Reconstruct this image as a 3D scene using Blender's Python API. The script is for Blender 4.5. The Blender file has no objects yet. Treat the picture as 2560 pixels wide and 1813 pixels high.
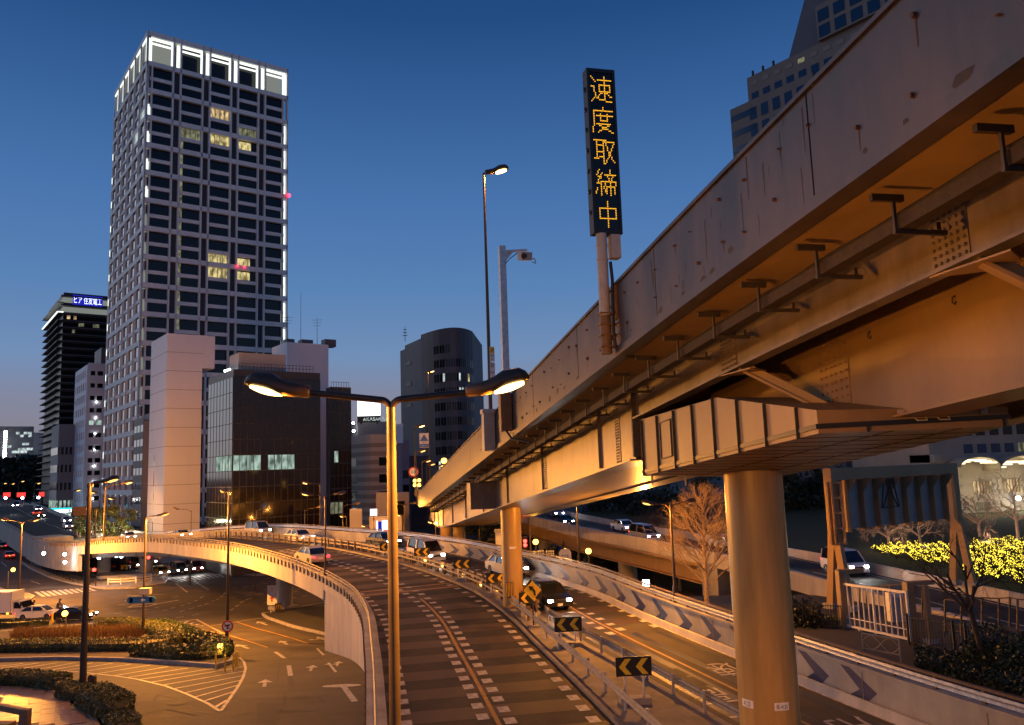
import bpy, bmesh, math, random
from mathutils import Vector, Matrix
R = math.radians
rnd = random.Random(7)
scene = bpy.context.scene
COL = scene.collection

# ------------------------------------------------------------------ camera
CAM_Z = 9.2                      # eye height above the carriageway (metres)
FPX = 2017.0                     # focal length in photograph pixels (2560 wide)
PITCH, ROLL = 0.13017, 0.03325
cp, sp = math.cos(PITCH), math.sin(PITCH)
_f = Vector((0, cp, sp)); _x0 = Vector((1, 0, 0)); _d0 = Vector((0, sp, -cp))
_x = _x0 * math.cos(ROLL) + _d0 * math.sin(ROLL)
_d = -_x0 * math.sin(ROLL) + _d0 * math.cos(ROLL)
cam_data = bpy.data.cameras.new('camera')
cam = bpy.data.objects.new('camera', cam_data)
COL.objects.link(cam)
cam_data.sensor_width = 36.0
cam_data.lens = FPX * 36.0 / 2560.0
cam_data.clip_start = 0.1
cam_data.clip_end = 6000.0
mw = Matrix((( _x.x, -_d.x, -_f.x, 0), (_x.y, -_d.y, -_f.y, 0), (_x.z, -_d.z, -_f.z, CAM_Z), (0, 0, 0, 1)))
cam.matrix_world = mw
scene.camera = cam

# ------------------------------------------------------------------ dusk sky, afterglow, exposure
SUN_AZ = R(-68)                  # the sun has just set away to the left
world = bpy.data.worlds.new('World'); scene.world = world; world.use_nodes = True
wn = world.node_tree.nodes; wl = world.node_tree.links; wn.clear()
tc = wn.new('ShaderNodeTexCoord'); sx = wn.new('ShaderNodeSeparateXYZ')
wl.new(tc.outputs['Generated'], sx.inputs[0])
ramp = wn.new('ShaderNodeValToRGB'); wl.new(sx.outputs['Z'], ramp.inputs[0])
stops = [(0.0, (.20, .165, .175)), (.045, (.255, .235, .28)), (.092, (.235, .255, .36)), (.14, (.175, .285, .49)),
         (.22, (.105, .235, .48)), (.32, (.068, .180, .43)), (.42, (.038, .122, .325)), (.51, (.0165, .075, .232)),
         (.75, (.009, .045, .155)), (1.0, (.007, .034, .12))]
el = ramp.color_ramp.elements
while len(el) < len(stops): el.new(0.5)
for e, (p, c) in zip(el, stops): e.position = p; e.color = (*c, 1)
sky = wn.new('ShaderNodeTexSky'); sky.sky_type = 'NISHITA'; sky.sun_disc = False
sky.sun_elevation = R(-2.5); sky.sun_rotation = SUN_AZ
sky.dust_density = 1.0; sky.ozone_density = 4.0
mul = wn.new('ShaderNodeMixRGB'); mul.blend_type = 'ADD'; mul.inputs[0].default_value = 0.03
wl.new(ramp.outputs[0], mul.inputs[1]); wl.new(sky.outputs[0], mul.inputs[2])
bg = wn.new('ShaderNodeBackground'); bg.inputs['Strength'].default_value = 0.95
wo = wn.new('ShaderNodeOutputWorld')
wl.new(mul.outputs[0], bg.inputs['Color']); wl.new(bg.outputs[0], wo.inputs['Surface'])
sun_d = bpy.data.lights.new('sun', 'SUN'); sun_d.energy = 0.45; sun_d.angle = R(50); sun_d.color = (.94, .96, 1.0)
sun = bpy.data.objects.new('sun', sun_d); COL.objects.link(sun)
sdir = Vector((math.sin(SUN_AZ), math.cos(SUN_AZ), math.tan(R(9)))).normalized()
sun.rotation_euler = sdir.to_track_quat('Z', 'Y').to_euler()
sun.location = sdir * 200
vs = scene.view_settings
vs.view_transform = 'Standard'; vs.look = 'None'; vs.exposure = 0.0; vs.gamma = 1.0
scene.cycles.use_denoising = True
scene.cycles.max_bounces = 6; scene.cycles.diffuse_bounces = 3; scene.cycles.glossy_bounces = 3
scene.cycles.transmission_bounces = 4; scene.cycles.transparent_max_bounces = 8
scene.cycles.sample_clamp_indirect = 6.0
scene.cycles.caustics_reflective = False; scene.cycles.caustics_refractive = False
scene.cycles.use_light_tree = True

# ------------------------------------------------------------------ helpers
def ray(px, py):
    return _x * ((px - 1280.0) / FPX) + _d * ((py - 906.5) / FPX) + _f
def at(px, py, Y):
    "world point seen at a photograph pixel, Y metres in front of the eye"
    r = ray(px, py); return r * (Y / r.y) + Vector((0, 0, CAM_Z))
def lerp_tab(tab, v):
    if v <= tab[0][0]: return tab[0][1]
    for (a, za), (b, zb) in zip(tab, tab[1:]):
        if v <= b: return za + (zb - za) * (v - a) / (b - a)
    return tab[-1][1]
GROUND = [(-30, -.5), (20, -.5), (30, -.6), (40, -1.2), (50, -2.4), (60, -3.5), (70, -4.5), (80, -5.3), (90, -5.9), (100, -6.3),
          (130, -6.3), (180, -5.2), (260, -2.0), (400, 1.5), (900, 4.0), (3000, 4.0)]
def zg(y): return lerp_tab(GROUND, y)
RIGHT = [(-30, 1.35), (34, 1.35), (40, 1.0), (50, .3), (59, -.4), (70, -2.0), (85, -4.5), (100, -6.1), (130, -6.5)]
def zr(y): return lerp_tab(RIGHT, y)
def hit(px, py, dz=0.0, prof=zg):
    "point of the ground profile seen at a photograph pixel"
    r = ray(px, py); t = 4.0; o = Vector((0, 0, CAM_Z))
    while t < 900:
        q = o + r * t
        if q.z <= prof(q.y) + dz:
            lo, hi = t - .5, t
            for _ in range(20):
                m = (lo + hi) / 2; q = o + r * m
                if q.z <= prof(q.y) + dz: hi = m
                else: lo = m
            return o + r * hi
        t += .5
    return o + r * t
def flat(z): return lambda y: z

MATS = {}
def mat(name, col=(.5, .5, .5), rough=.6, metal=0.0, var=0.0, scale=3.0, bump=0.0, bscale=20.0, spec=.5, emit=None, estr=0.0,
        stretch=None, col2=None, coat=0.0):
    if name in MATS: return MATS[name]
    m = bpy.data.materials.new(name); m.use_nodes = True; MATS[name] = m
    nt = m.node_tree; b = nt.nodes['Principled BSDF']
    b.inputs['Base Color'].default_value = (*col, 1); b.inputs['Roughness'].default_value = rough
    b.inputs['Metallic'].default_value = metal; b.inputs['Specular IOR Level'].default_value = spec
    b.inputs['Coat Weight'].default_value = coat
    if emit:
        b.inputs['Emission Color'].default_value = (*emit, 1); b.inputs['Emission Strength'].default_value = estr
    if var or bump:
        t = nt.nodes.new('ShaderNodeTexCoord'); mp = nt.nodes.new('ShaderNodeMapping')
        nt.links.new(t.outputs['Object'], mp.inputs[0])
        if stretch: mp.inputs['Scale'].default_value = stretch
    if var:
        n = nt.nodes.new('ShaderNodeTexNoise'); n.inputs['Scale'].default_value = scale; n.inputs['Detail'].default_value = 8
        n.inputs['Roughness'].default_value = .65
        nt.links.new(mp.outputs[0], n.inputs['Vector'])
        cr = nt.nodes.new('ShaderNodeValToRGB')
        c2 = col2 or tuple(c * (1 - var) for c in col); c3 = col if col2 else tuple(min(1, c * (1 + var)) for c in col)
        cr.color_ramp.elements[0].position = .32; cr.color_ramp.elements[0].color = (*c2, 1)
        cr.color_ramp.elements[1].position = .68; cr.color_ramp.elements[1].color = (*c3, 1)
        nt.links.new(n.outputs['Fac'], cr.inputs[0]); nt.links.new(cr.outputs[0], b.inputs['Base Color'])
        mr = nt.nodes.new('ShaderNodeMapRange'); mr.inputs[3].default_value = max(0, rough - .12); mr.inputs[4].default_value = min(1, rough + .12)
        nt.links.new(n.outputs['Fac'], mr.inputs[0]); nt.links.new(mr.outputs[0], b.inputs['Roughness'])
    if bump:
        n2 = nt.nodes.new('ShaderNodeTexNoise'); n2.inputs['Scale'].default_value = bscale; n2.inputs['Detail'].default_value = 4
        nt.links.new(mp.outputs[0], n2.inputs['Vector'])
        bp = nt.nodes.new('ShaderNodeBump'); bp.inputs['Strength'].default_value = bump; bp.inputs['Distance'].default_value = .02
        nt.links.new(n2.outputs['Fac'], bp.inputs['Height']); nt.links.new(bp.outputs[0], b.inputs['Normal'])
    return m
def wmat(name, col, s):
    "a lit room behind glass: uneven brightness, blinds and furniture"
    m = emat(name, col, s); nt = m.node_tree; e = next(n for n in nt.nodes if n.type == 'EMISSION')
    t = nt.nodes.new('ShaderNodeTexCoord'); mp = nt.nodes.new('ShaderNodeMapping'); mp.inputs['Scale'].default_value = (1.3, 1.3, .55)
    oi = nt.nodes.new('ShaderNodeObjectInfo'); ad = nt.nodes.new('ShaderNodeVectorMath'); ad.operation = 'ADD'
    n = nt.nodes.new('ShaderNodeTexNoise'); n.inputs['Scale'].default_value = 1.0; n.inputs['Detail'].default_value = 3
    nt.links.new(t.outputs['Object'], mp.inputs[0]); nt.links.new(mp.outputs[0], ad.inputs[0]); nt.links.new(oi.outputs['Location'], ad.inputs[1]); nt.links.new(ad.outputs[0], n.inputs['Vector'])
    r = nt.nodes.new('ShaderNodeMapRange'); r.inputs[1].default_value = .36; r.inputs[2].default_value = .64; r.inputs[3].default_value = s * .22; r.inputs[4].default_value = s * 1.15
    nt.links.new(n.outputs['Fac'], r.inputs[0]); nt.links.new(r.outputs[0], e.inputs[1]); return m
def emat(name, col, s):
    if name in MATS: return MATS[name]
    m = bpy.data.materials.new(name); m.use_nodes = True; MATS[name] = m
    nt = m.node_tree; nt.nodes.clear()
    e = nt.nodes.new('ShaderNodeEmission'); e.inputs[0].default_value = (*col, 1); e.inputs[1].default_value = s
    o = nt.nodes.new('ShaderNodeOutputMaterial'); nt.links.new(e.outputs[0], o.inputs[0])
    return m

def proj(p):
    q = Vector(p) - Vector((0, 0, CAM_Z)); w = q.dot(_f)
    return (1280 + FPX * q.dot(_x) / w, 906.5 + FPX * q.dot(_d) / w)
class MB:
    def __init__(s): s.v = []; s.f = []
    def add(s, vs, fs):
        k = len(s.v); s.v += [tuple(v) for v in vs]; s.f += [tuple(i + k for i in f) for f in fs]; return s
    def box(s, c, d, rz=0, M=None):
        x, y, z = d[0] / 2, d[1] / 2, d[2] / 2
        vs = [Vector((a * x, b * y, e * z)) for a, b, e in ((-1,-1,-1),(1,-1,-1),(1,1,-1),(-1,1,-1),(-1,-1,1),(1,-1,1),(1,1,1),(-1,1,1))]
        m = M or Matrix.Rotation(rz, 3, 'Z')
        vs = [m @ v + Vector(c) for v in vs]
        return s.add(vs, [(0,3,2,1),(4,5,6,7),(0,1,5,4),(1,2,6,5),(2,3,7,6),(3,0,4,7)])
    def bar(s, p, q, w, h, up=(0, 0, 1)):
        "rectangular bar from p to q, w across, h along up"
        p, q = Vector(p), Vector(q); t = (q - p).normalized(); up = Vector(up)
        r = t.cross(up)
        if r.length < 1e-4: r = t.cross(Vector((1, 0, 0)))
        r.normalize(); u = r.cross(t).normalized()
        vs = []
        for b in (p, q):
            for a, e in ((-1,-1),(1,-1),(1,1),(-1,1)): vs.append(b + r * (a * w / 2) + u * (e * h / 2))
        return s.add(vs, [(0,1,2,3),(7,6,5,4),(0,4,5,1),(1,5,6,2),(2,6,7,3),(3,7,4,0)])
    def cyl(s, p, q, r0, r1=None, n=10, caps=True):
        r1 = r0 if r1 is None else r1
        p, q = Vector(p), Vector(q); t = (q - p).normalized()
        a = t.orthogonal().normalized(); b = t.cross(a)
        vs = [c + a * (r * math.cos(2*math.pi*i/n)) + b * (r * math.sin(2*math.pi*i/n)) for c, r in ((p, r0), (q, r1)) for i in range(n)]
        fs = [(i, (i+1) % n, n + (i+1) % n, n + i) for i in range(n)]
        if caps: fs += [tuple(range(n-1, -1, -1)), tuple(range(n, 2*n))]
        return s.add(vs, fs)
    def tube(s, pts, r, n=8, caps=True):
        pts = [Vector(p) for p in pts]; rs = r if isinstance(r, (list, tuple)) else [r] * len(pts)
        vs = []; up = None
        for i, p in enumerate(pts):
            t = (pts[min(i+1, len(pts)-1)] - pts[max(i-1, 0)]).normalized()
            if up is None: up = t.orthogonal().normalized()
            up = (up - t * up.dot(t)).normalized(); b = t.cross(up)
            vs += [p + up * (rs[i] * math.cos(2*math.pi*j/n)) + b * (rs[i] * math.sin(2*math.pi*j/n)) for j in range(n)]
        fs = [(i*n + j, i*n + (j+1) % n, (i+1)*n + (j+1) % n, (i+1)*n + j) for i in range(len(pts)-1) for j in range(n)]
        if caps: fs += [tuple(range(n-1, -1, -1)), tuple(range((len(pts)-1)*n, len(pts)*n))]
        return s.add(vs, fs)
    def prism(s, poly, z0, z1):
        n = len(poly); f0 = z0 if callable(z0) else (lambda p: z0); f1 = z1 if callable(z1) else (lambda p: z1)
        vs = [(p[0], p[1], f0(p)) for p in poly] + [(p[0], p[1], f1(p)) for p in poly]
        return s.add(vs, [tuple(range(n-1, -1, -1)), tuple(range(n, 2*n))] + [(i, (i+1) % n, n + (i+1) % n, n + i) for i in range(n)])
    def extrude(s, pts, d):
        "closed 3-D outline pushed along vector d"
        n = len(pts); d = Vector(d); vs = [Vector(p) for p in pts]; vs = vs + [v + d for v in vs]
        return s.add(vs, [tuple(range(n-1, -1, -1)), tuple(range(n, 2*n))] + [(i, (i+1) % n, n + (i+1) % n, n + i) for i in range(n)])
    def loft(s, rings, closed=True, caps=False):
        n = len(rings[0]); vs = [v for r in rings for v in r]
        m = n if closed else n - 1
        fs = [(i*n + j, i*n + (j+1) % n, (i+1)*n + (j+1) % n, (i+1)*n + j) for i in range(len(rings)-1) for j in range(m)]
        if caps: fs += [tuple(range(n-1, -1, -1)), tuple(range((len(rings)-1)*n, len(rings)*n))]
        return s.add(vs, fs)
    def ball(s, c, r, n=8, k=6, sc=(1, 1, 1)):
        c = Vector(c); rings = []
        for i in range(1, k):
            a = math.pi * i / k
            rings.append([c + Vector((sc[0]*r*math.sin(a)*math.cos(2*math.pi*j/n), sc[1]*r*math.sin(a)*math.sin(2*math.pi*j/n), sc[2]*r*math.cos(a))) for j in range(n)])
        s.loft(rings, True, True); return s
    def mesh(s, name):
        me = bpy.data.meshes.new(name); me.from_pydata(s.v, [], s.f); me.validate(); me.update()
        return me
    def build(s, name, m, parent=None, smooth=False, kind=None, label=None, fix=True):
        me = s.mesh(name)
        if fix:
            bm = bmesh.new(); bm.from_mesh(me); bmesh.ops.recalc_face_normals(bm, faces=bm.faces); bm.to_mesh(me); bm.free()
        if isinstance(m, str): m = MATS[m]
        me.materials.append(m)
        if smooth:
            me.polygons.foreach_set('use_smooth', [True] * len(me.polygons))
            try: me.set_sharp_from_angle(angle=R(40))
            except Exception: pass
        return put(name, me, parent, kind=kind, label=label)
def put(name, me, parent=None, M=None, kind=None, label=None):
    o = bpy.data.objects.new(name, me); COL.objects.link(o)
    if parent is not None:
        o.parent = parent
        if parent.get('world_parts'): o.matrix_parent_inverse = Matrix.Translation(-parent.location)
    if M is not None: o.matrix_basis = M
    if kind: o['kind'] = kind
    if label: o['label'] = label
    return o
def tag(o, label, cat, group=None, kind=None):
    o['label'] = label; o['category'] = cat
    if group: o['group'] = group
    if kind: o['kind'] = kind
    return o
def thing(name, label, cat, loc=(0, 0, 0), rz=0, group=None, wp=False):
    "an Empty at the foot of a thing; with wp its parts are given in world metres"
    o = bpy.data.objects.new(name, None); COL.objects.link(o); o.empty_display_size = .2
    o.location = loc; o.rotation_euler = (0, 0, rz); tag(o, label, cat, group)
    if wp: o['world_parts'] = 1
    return o
def dup(root, loc, rz=0, label=None, group=None):
    def cp_(o, parent):
        c = o.copy(); COL.objects.link(c)
        if parent is not None: c.parent = parent
        for ch in list(o.children): cp_(ch, c)
        return c
    r = cp_(root, None); r.location = loc; r.rotation_euler = (0, 0, rz)
    if label: r['label'] = label
    if group: r['group'] = group
    return r
def struct(name, mb, m, parent=None, smooth=False):
    return mb.build(name, m, parent, smooth=smooth, kind=None if parent else 'structure')
def text_mesh(body, h, name='lettering', depth=0.0):
    c = bpy.data.curves.new(name, 'FONT'); c.body = body; c.size = 1.0; c.align_x = 'CENTER'; c.align_y = 'CENTER'; c.extrude = depth
    o = bpy.data.objects.new(name, c); COL.objects.link(o)
    dg = bpy.context.evaluated_depsgraph_get(); dg.update()
    me = bpy.data.meshes.new_from_object(o.evaluated_get(dg))
    bpy.data.objects.remove(o); bpy.data.curves.remove(c)
    xs = [v.co.x for v in me.vertices]; ys = [v.co.y for v in me.vertices]
    cx, cy = (min(xs) + max(xs)) / 2, (min(ys) + max(ys)) / 2; k = h / (max(ys) - min(ys))
    for v in me.vertices: v.co.x = (v.co.x - cx) * k; v.co.y = (v.co.y - cy) * k
    me.update(); return me
def lettering(body, h, pos, right, up, m, parent, name='lettering', wmax=None):
    "flat print facing right x up"
    me = text_mesh(body, h, name); me.materials.append(MATS[m] if isinstance(m, str) else m)
    if wmax:
        w = max(v.co.x for v in me.vertices) - min(v.co.x for v in me.vertices)
        if w > wmax:
            for v in me.vertices: v.co.x *= wmax / w
    rg = Vector(right).normalized(); u = Vector(up).normalized(); n = rg.cross(u)
    M = Matrix(((rg.x, u.x, n.x, pos[0]), (rg.y, u.y, n.y, pos[1]), (rg.z, u.z, n.z, pos[2]), (0, 0, 0, 1)))
    return put(name, me, parent, M)

class Curve:
    def __init__(s, pts, step=1.0):
        P = [Vector(p) for p in pts]; out = []
        P = [P[0] * 2 - P[1]] + P + [P[-1] * 2 - P[-2]]
        for i in range(1, len(P) - 2):
            a, b, c, d = P[i-1:i+3]; n = max(2, int((c - b).length / (step * .5)))
            # centripetal-ish Catmull-Rom with finite-difference tangents scaled by chord
            la, lb, lc = max((b-a).length, 1e-3), max((c-b).length, 1e-3), max((d-c).length, 1e-3)
            m1 = ((b - a) / la * lb + (c - b) / lb * la) / (la + lb) * lb
            m2 = ((c - b) / lb * lc + (d - c) / lc * lb) / (lb + lc) * lb
            for k in range(n):
                t = k / n; t2, t3 = t*t, t*t*t
                out.append(b * (2*t3 - 3*t2 + 1) + m1 * (t3 - 2*t2 + t) + c * (-2*t3 + 3*t2) + m2 * (t3 - t2))
        out.append(P[-2])
        s.p = out; s.s = [0.0]
        for a, b in zip(out, out[1:]): s.s.append(s.s[-1] + (b - a).length)
        s.L = s.s[-1]
    def pos(s, d):
        d = min(max(d, 0), s.L)
        lo, hi = 0, len(s.s) - 1
        while hi - lo > 1:
            m = (lo + hi) // 2
            if s.s[m] <= d: lo = m
            else: hi = m
        k = (d - s.s[lo]) / max(1e-6, s.s[hi] - s.s[lo])
        return s.p[lo].lerp(s.p[hi], k)
    def tan(s, d):
        return (s.pos(d + .6) - s.pos(d - .6)).normalized()
    def P(s, d, u=0.0, v=0.0):
        t = s.tan(d); n = Vector((t.y, -t.x, 0)).normalized()
        return s.pos(d) + n * u + Vector((0, 0, v))
    def s_at_y(s, y):
        for a, b, sa, sb in zip(s.p, s.p[1:], s.s, s.s[1:]):
            if (a.y - y) * (b.y - y) <= 0 and a.y != b.y: return sa + (sb - sa) * (y - a.y) / (b.y - a.y)
        return 0.0 if y < s.p[0].y else s.L
    def s_on_ray(s, px, py, u=0.0):
        "station whose point lies under a photograph pixel column"
        r = ray(px, py); k = r.x / r.y; best = None; d = 0.0
        while d < s.L:
            q = s.P(d, u)
            if q.y > 3:
                e = abs(q.x / q.y - k)
                if best is None or e < best[0]: best = (e, d)
            d += .2
        return best[1]
    def rz(s, d):
        t = s.tan(d); return math.atan2(t.y, t.x)
def sweep(cv, s0, s1, prof, step=1.5, closed=True, caps=True, mb=None):
    n = max(2, int(abs(s1 - s0) / step) + 1); mb = mb or MB(); rings = []
    for i in range(n):
        d = s0 + (s1 - s0) * i / (n - 1); pr = prof(d) if callable(prof) else prof
        rings.append([cv.P(d, u, v) for u, v in pr])
    return mb.loft(rings, closed, caps and closed)

# ------------------------------------------------------------------ materials
mat('asphalt', (.033, .030, .029), .78, var=.5, scale=.9, bump=.5, bscale=70, spec=.3)
mat('asphalt_old', (.062, .053, .046), .76, var=.5, scale=.28, bump=.5, bscale=60, spec=.3)
mat('asphalt_dark', (.028, .026, .026), .8, var=.4, scale=1.2, bump=.4, bscale=70)
mat('asphalt_red', (.060, .039, .027), .66, var=.3, scale=1.6, bump=.5, bscale=80)
mat('road_white', (.64, .60, .54), .55, var=.3, scale=3.5, col2=(.20, .185, .165), bump=.3, bscale=60)
mat('road_yellow', (.52, .30, .05), .55, var=.3, scale=3.5, col2=(.20, .12, .04), bump=.3, bscale=60)
mat('concrete', (.34, .32, .29), .8, var=.28, scale=.7, bump=.25, bscale=25, stretch=(1, 1, .5))
mat('concrete_pale', (.46, .43, .40), .75, var=.22, scale=.8, bump=.2, bscale=20, stretch=(1, 1, .25))
mat('concrete_dark', (.21, .185, .155), .85, var=.35, scale=1.0, bump=.3, bscale=20)
mat('kerb', (.30, .28, .25), .8, var=.3, scale=2.0, bump=.2)
mat('soil', (.075, .055, .035), .95, var=.5, scale=2.5, bump=.8, bscale=12)
mat('wall_blue', (.010, .018, .10), .5, var=.3, scale=2.0)
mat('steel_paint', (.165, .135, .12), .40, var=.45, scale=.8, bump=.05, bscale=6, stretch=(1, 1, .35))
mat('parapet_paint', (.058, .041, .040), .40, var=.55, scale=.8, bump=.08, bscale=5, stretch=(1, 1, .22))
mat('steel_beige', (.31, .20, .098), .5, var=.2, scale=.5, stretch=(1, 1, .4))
mat('steel_grey', (.27, .28, .28), .5, var=.2, scale=.8)
mat('rust', (.095, .045, .025), .8, var=.45, scale=8)
mat('dark_steel', (.040, .030, .026), .6, var=.4, scale=5)
mat('galvanised', (.48, .49, .50), .42, metal=.6, var=.25, scale=6)
mat('rail_steel', (.26, .23, .19), .6, metal=.1, var=.3, scale=3)
mat('rail_brown', (.12, .075, .045), .55, var=.3, scale=4)
mat('white_paint', (.72, .70, .67), .5, var=.08, scale=3)
mat('black_paint', (.018, .017, .017), .45)
mat('pole_brown', (.050, .032, .022), .4, var=.2, scale=4)
mat('pole_grey', (.085, .062, .036), .38, metal=.25, var=.15, scale=4)
mat('lamp_shell', (.085, .05, .028), .45, var=.2, scale=5)
mat('sign_white', (.72, .72, .72), .45)
mat('sign_blue', (.02, .13, .42), .4)
mat('sign_red', (.5, .03, .03), .45)
mat('sign_yellow', (.86, .56, .03), .4, var=.18, scale=14)
mat('sign_black', (.012, .011, .010), .5)
mat('grey_box', (.42, .40, .36), .55, var=.15, scale=3)
mat('brown_box', (.17, .10, .045), .6, var=.3, scale=3)
mat('rubber', (.015, .015, .016), .75)
mat('cable', (.02, .016, .013), .6)
mat('brick_tile', (.26, .17, .12), .38, var=.3, scale=1.2, bump=.2, bscale=30)
mat('stone_brown', (.20, .13, .085), .6, var=.3, scale=2)
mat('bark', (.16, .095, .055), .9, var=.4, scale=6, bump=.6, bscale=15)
mat('bark_pale_lit', (.30, .22, .16), .85, var=.35, scale=6)  # paler bark for lamplit trees, the lamplight put into the colour
mat('bark_dark', (.055, .035, .025), .9, var=.4, scale=6)
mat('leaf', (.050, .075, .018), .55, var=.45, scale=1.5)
mat('leaf_olive', (.085, .090, .022), .5, var=.45, scale=1.5)
mat('leaf_dark', (.018, .030, .012), .6, var=.5, scale=1.0)
mat('leaf_dry', (.12, .065, .028), .7, var=.4, scale=2)
mat('grass', (.035, .045, .014), .9, var=.5, scale=2.5, bump=.8, bscale=30)
emat('sodium', (1.0, .62, .20), 8)
emat('sodium_small', (1.0, .55, .13), 6)
emat('sodium_dim', (1.0, .50, .11), 3.5)
emat('amber', (1.0, .55, .08), 7)
emat('lamp_white', (.95, .98, 1.0), 25)
emat('lamp_cool', (.70, .86, 1.0), 22)
emat('led_amber', (1.0, .46, .025), 1.7)
emat('signal_red', (1.0, .03, .02), 14)
emat('head_light', (1.0, .97, .90), 60)
emat('tail_light', (1.0, .02, .03), 8)
emat('tail_dim', (.7, .02, .02), 1.2)
emat('indicator', (1.0, .42, .03), 10)
wmat('window_warm', (1.0, .72, .36), .85)
wmat('window_yellow', (1.0, .82, .36), .75)
wmat('window_cool', (.80, .95, .95), .85)
wmat('window_green', (.70, .95, .80), .55)
wmat('window_dim', (.80, .80, .50), .25)
emat('strip_white', (.93, 1.0, .90), 1.5)
emat('strip_soft', (.93, 1.0, .92), .22)
emat('screen_white', (.93, .95, 1.0), 2.2)
emat('screen_blue', (.015, .02, .42), 1.0)
emat('neon_blue', (.55, .60, 1.0), 3.0)
emat('neon_cyan', (.05, .8, .9), 1.2)
emat('neon_red', (1.0, .06, .05), 1.3)
emat('shop_white', (.85, .97, 1.0), 3.0)
emat('shop_red', (1.0, .12, .05), 1.6)
emat('fairy', (1.0, .74, .06), 3.2)
emat('aviation', (1.0, .02, .05), 10)
emat('arcade', (1.0, .85, .50), 2.4)
mat('glass_dark', (.008, .008, .010), .12, spec=.35)
mat('glass_brown', (.014, .009, .007), .08, spec=.45)
mat('glass_blue', (.012, .040, .095), .10, spec=.4)
mat('asphalt_track', (.026, .024, .024), .42, var=.4, scale=1.5, bump=.3, bscale=70)
mat('iron', (.022, .019, .017), .75, metal=.0, var=.3, scale=12)
mat('car_glass', (.010, .011, .013), .05, spec=.9)
mat('chrome', (.6, .6, .6), .2, metal=1)

# ------------------------------------------------------------------ ground
def ground_sheet():
    xs = [-3000, -1200, -500, -260, -160, -100, -70, -50, -35, -25, -15, -5, 5, 20, 40, 70, 110, 170, 300, 700, 1500, 3000]
    ys = [-30, 0, 10, 20, 30, 35, 40, 45, 50, 55, 60, 65, 70, 75, 80, 85, 90, 95, 100, 115, 130, 155, 180, 220, 260, 330, 400, 600, 900, 1500, 3000]
    mb = MB(); vs = [(x, y, zg(y)) for y in ys for x in xs]; n = len(xs)
    mb.add(vs, [(j*n+i, j*n+i+1, (j+1)*n+i+1, (j+1)*n+i) for j in range(len(ys)-1) for i in range(n-1)])
    return struct('ground', mb, 'asphalt_old')
ground = ground_sheet()

ROAD = [(-10, 0), (40, 0), (50, .23), (60, .8), (70, 1.35), (80, 1.6), (95, 1.6), (104, 1.5), (111, 1.0), (122, .1), (133, -.9), (150, -1.5), (186, -.6), (250, 1.8), (345, 5)]
def zc(y): return lerp_tab(ROAD, y)
def zh(y): return lerp_tab(ROAD, y if y < 60 else max(60, y - 5))
CV = Curve([(x, y, zc(y)) for x, y in [(5.2, -8), (4.0, 0), (2.6, 10), (.95, 20), (-.9, 30.7), (-3.1, 42.3), (-5.2, 51.8), (-7, 57.1), (-9.4, 62.0), (-13.2, 68.4),
            (-18.6, 76.6), (-26.3, 87.6), (-33.8, 96), (-41.5, 104), (-48.5, 111.3), (-68.5, 133), (-110, 186), (-158, 250), (-230, 345)]])
HV = Curve([(x, y, zh(y)) for x, y in [(22.2, -8), (20.5, 0), (18.4, 10), (16.2, 20), (13.4, 28.6), (10.1, 40.4), (8.6, 45.1), (7.3, 49.4), (5.0, 56.4), (2.45, 62), (-1.1, 69),
            (-5.6, 76.5), (-11.2, 84.2), (-18.8, 93.4), (-34.5, 110.7), (-41.5, 118), (-61, 139.5), (-102, 192), (-150, 256), (-222, 351)]])
def near_s(cv, p):
    best = None; d = 0.0
    lo, hi, st = 0.0, cv.L, 4.0
    for _ in range(4):
        d = lo
        while d <= hi:
            q = cv.pos(d); e = (q.x-p.x)**2 + (q.y-p.y)**2
            if best is None or e < best[0]: best = (e, d)
            d += st
        lo, hi, st = max(0, best[1]-st), min(cv.L, best[1]+st), st/5
    return best[1]
CH = [(d, near_s(HV, CV.pos(d))) for d in [i * 2.0 for i in range(int(CV.L / 2))]]
U_L, U_R = -4.1, 4.0             # edges of the left carriageway from its centre line
W_R = -5.55                      # inner edge of the right carriageway from the right wall

left_road = struct('left_carriageway', sweep(CV, 0, CV.L, [(U_L, .004), (U_R, .004)], 2.0, closed=False), 'asphalt')
right_road = struct('right_carriageway', sweep(HV, 0, HV.L, [(W_R, .006), (0, .006)], 2.0, closed=False), 'asphalt_old')
mb = MB()
mb.loft([[CV.P(d, U_R, .002), CV.P(d, U_R, .16), CV.P(d, U_R + .18, .16), CV.P(d, U_R + .2, .05), HV.P(h, W_R - .02, .05), HV.P(h, W_R, .0)] for d, h in CH], closed=False)
median = struct('median', mb, 'concrete_dark')

# painted bands across the left carriageway
road_marks = left_road
def band(cv, s0, s1, u0, u1, m, parent, name, dz):
    mb = MB(); n = max(1, int((s1 - s0) / 1.5))
    mb.loft([[cv.P(s0 + (s1-s0)*i/n, u0, dz), cv.P(s0 + (s1-s0)*i/n, u1, dz)] for i in range(n+1)], closed=False)
    return mb.build(name, m, parent, fix=False)
s = 6.0; sE = CV.s_at_y(100)
while s < sE:
    band(CV, s, s + 1.55, -3.95, 3.85, 'asphalt_red', left_road, 'colour_band', .008)
    s += 3.1
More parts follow.
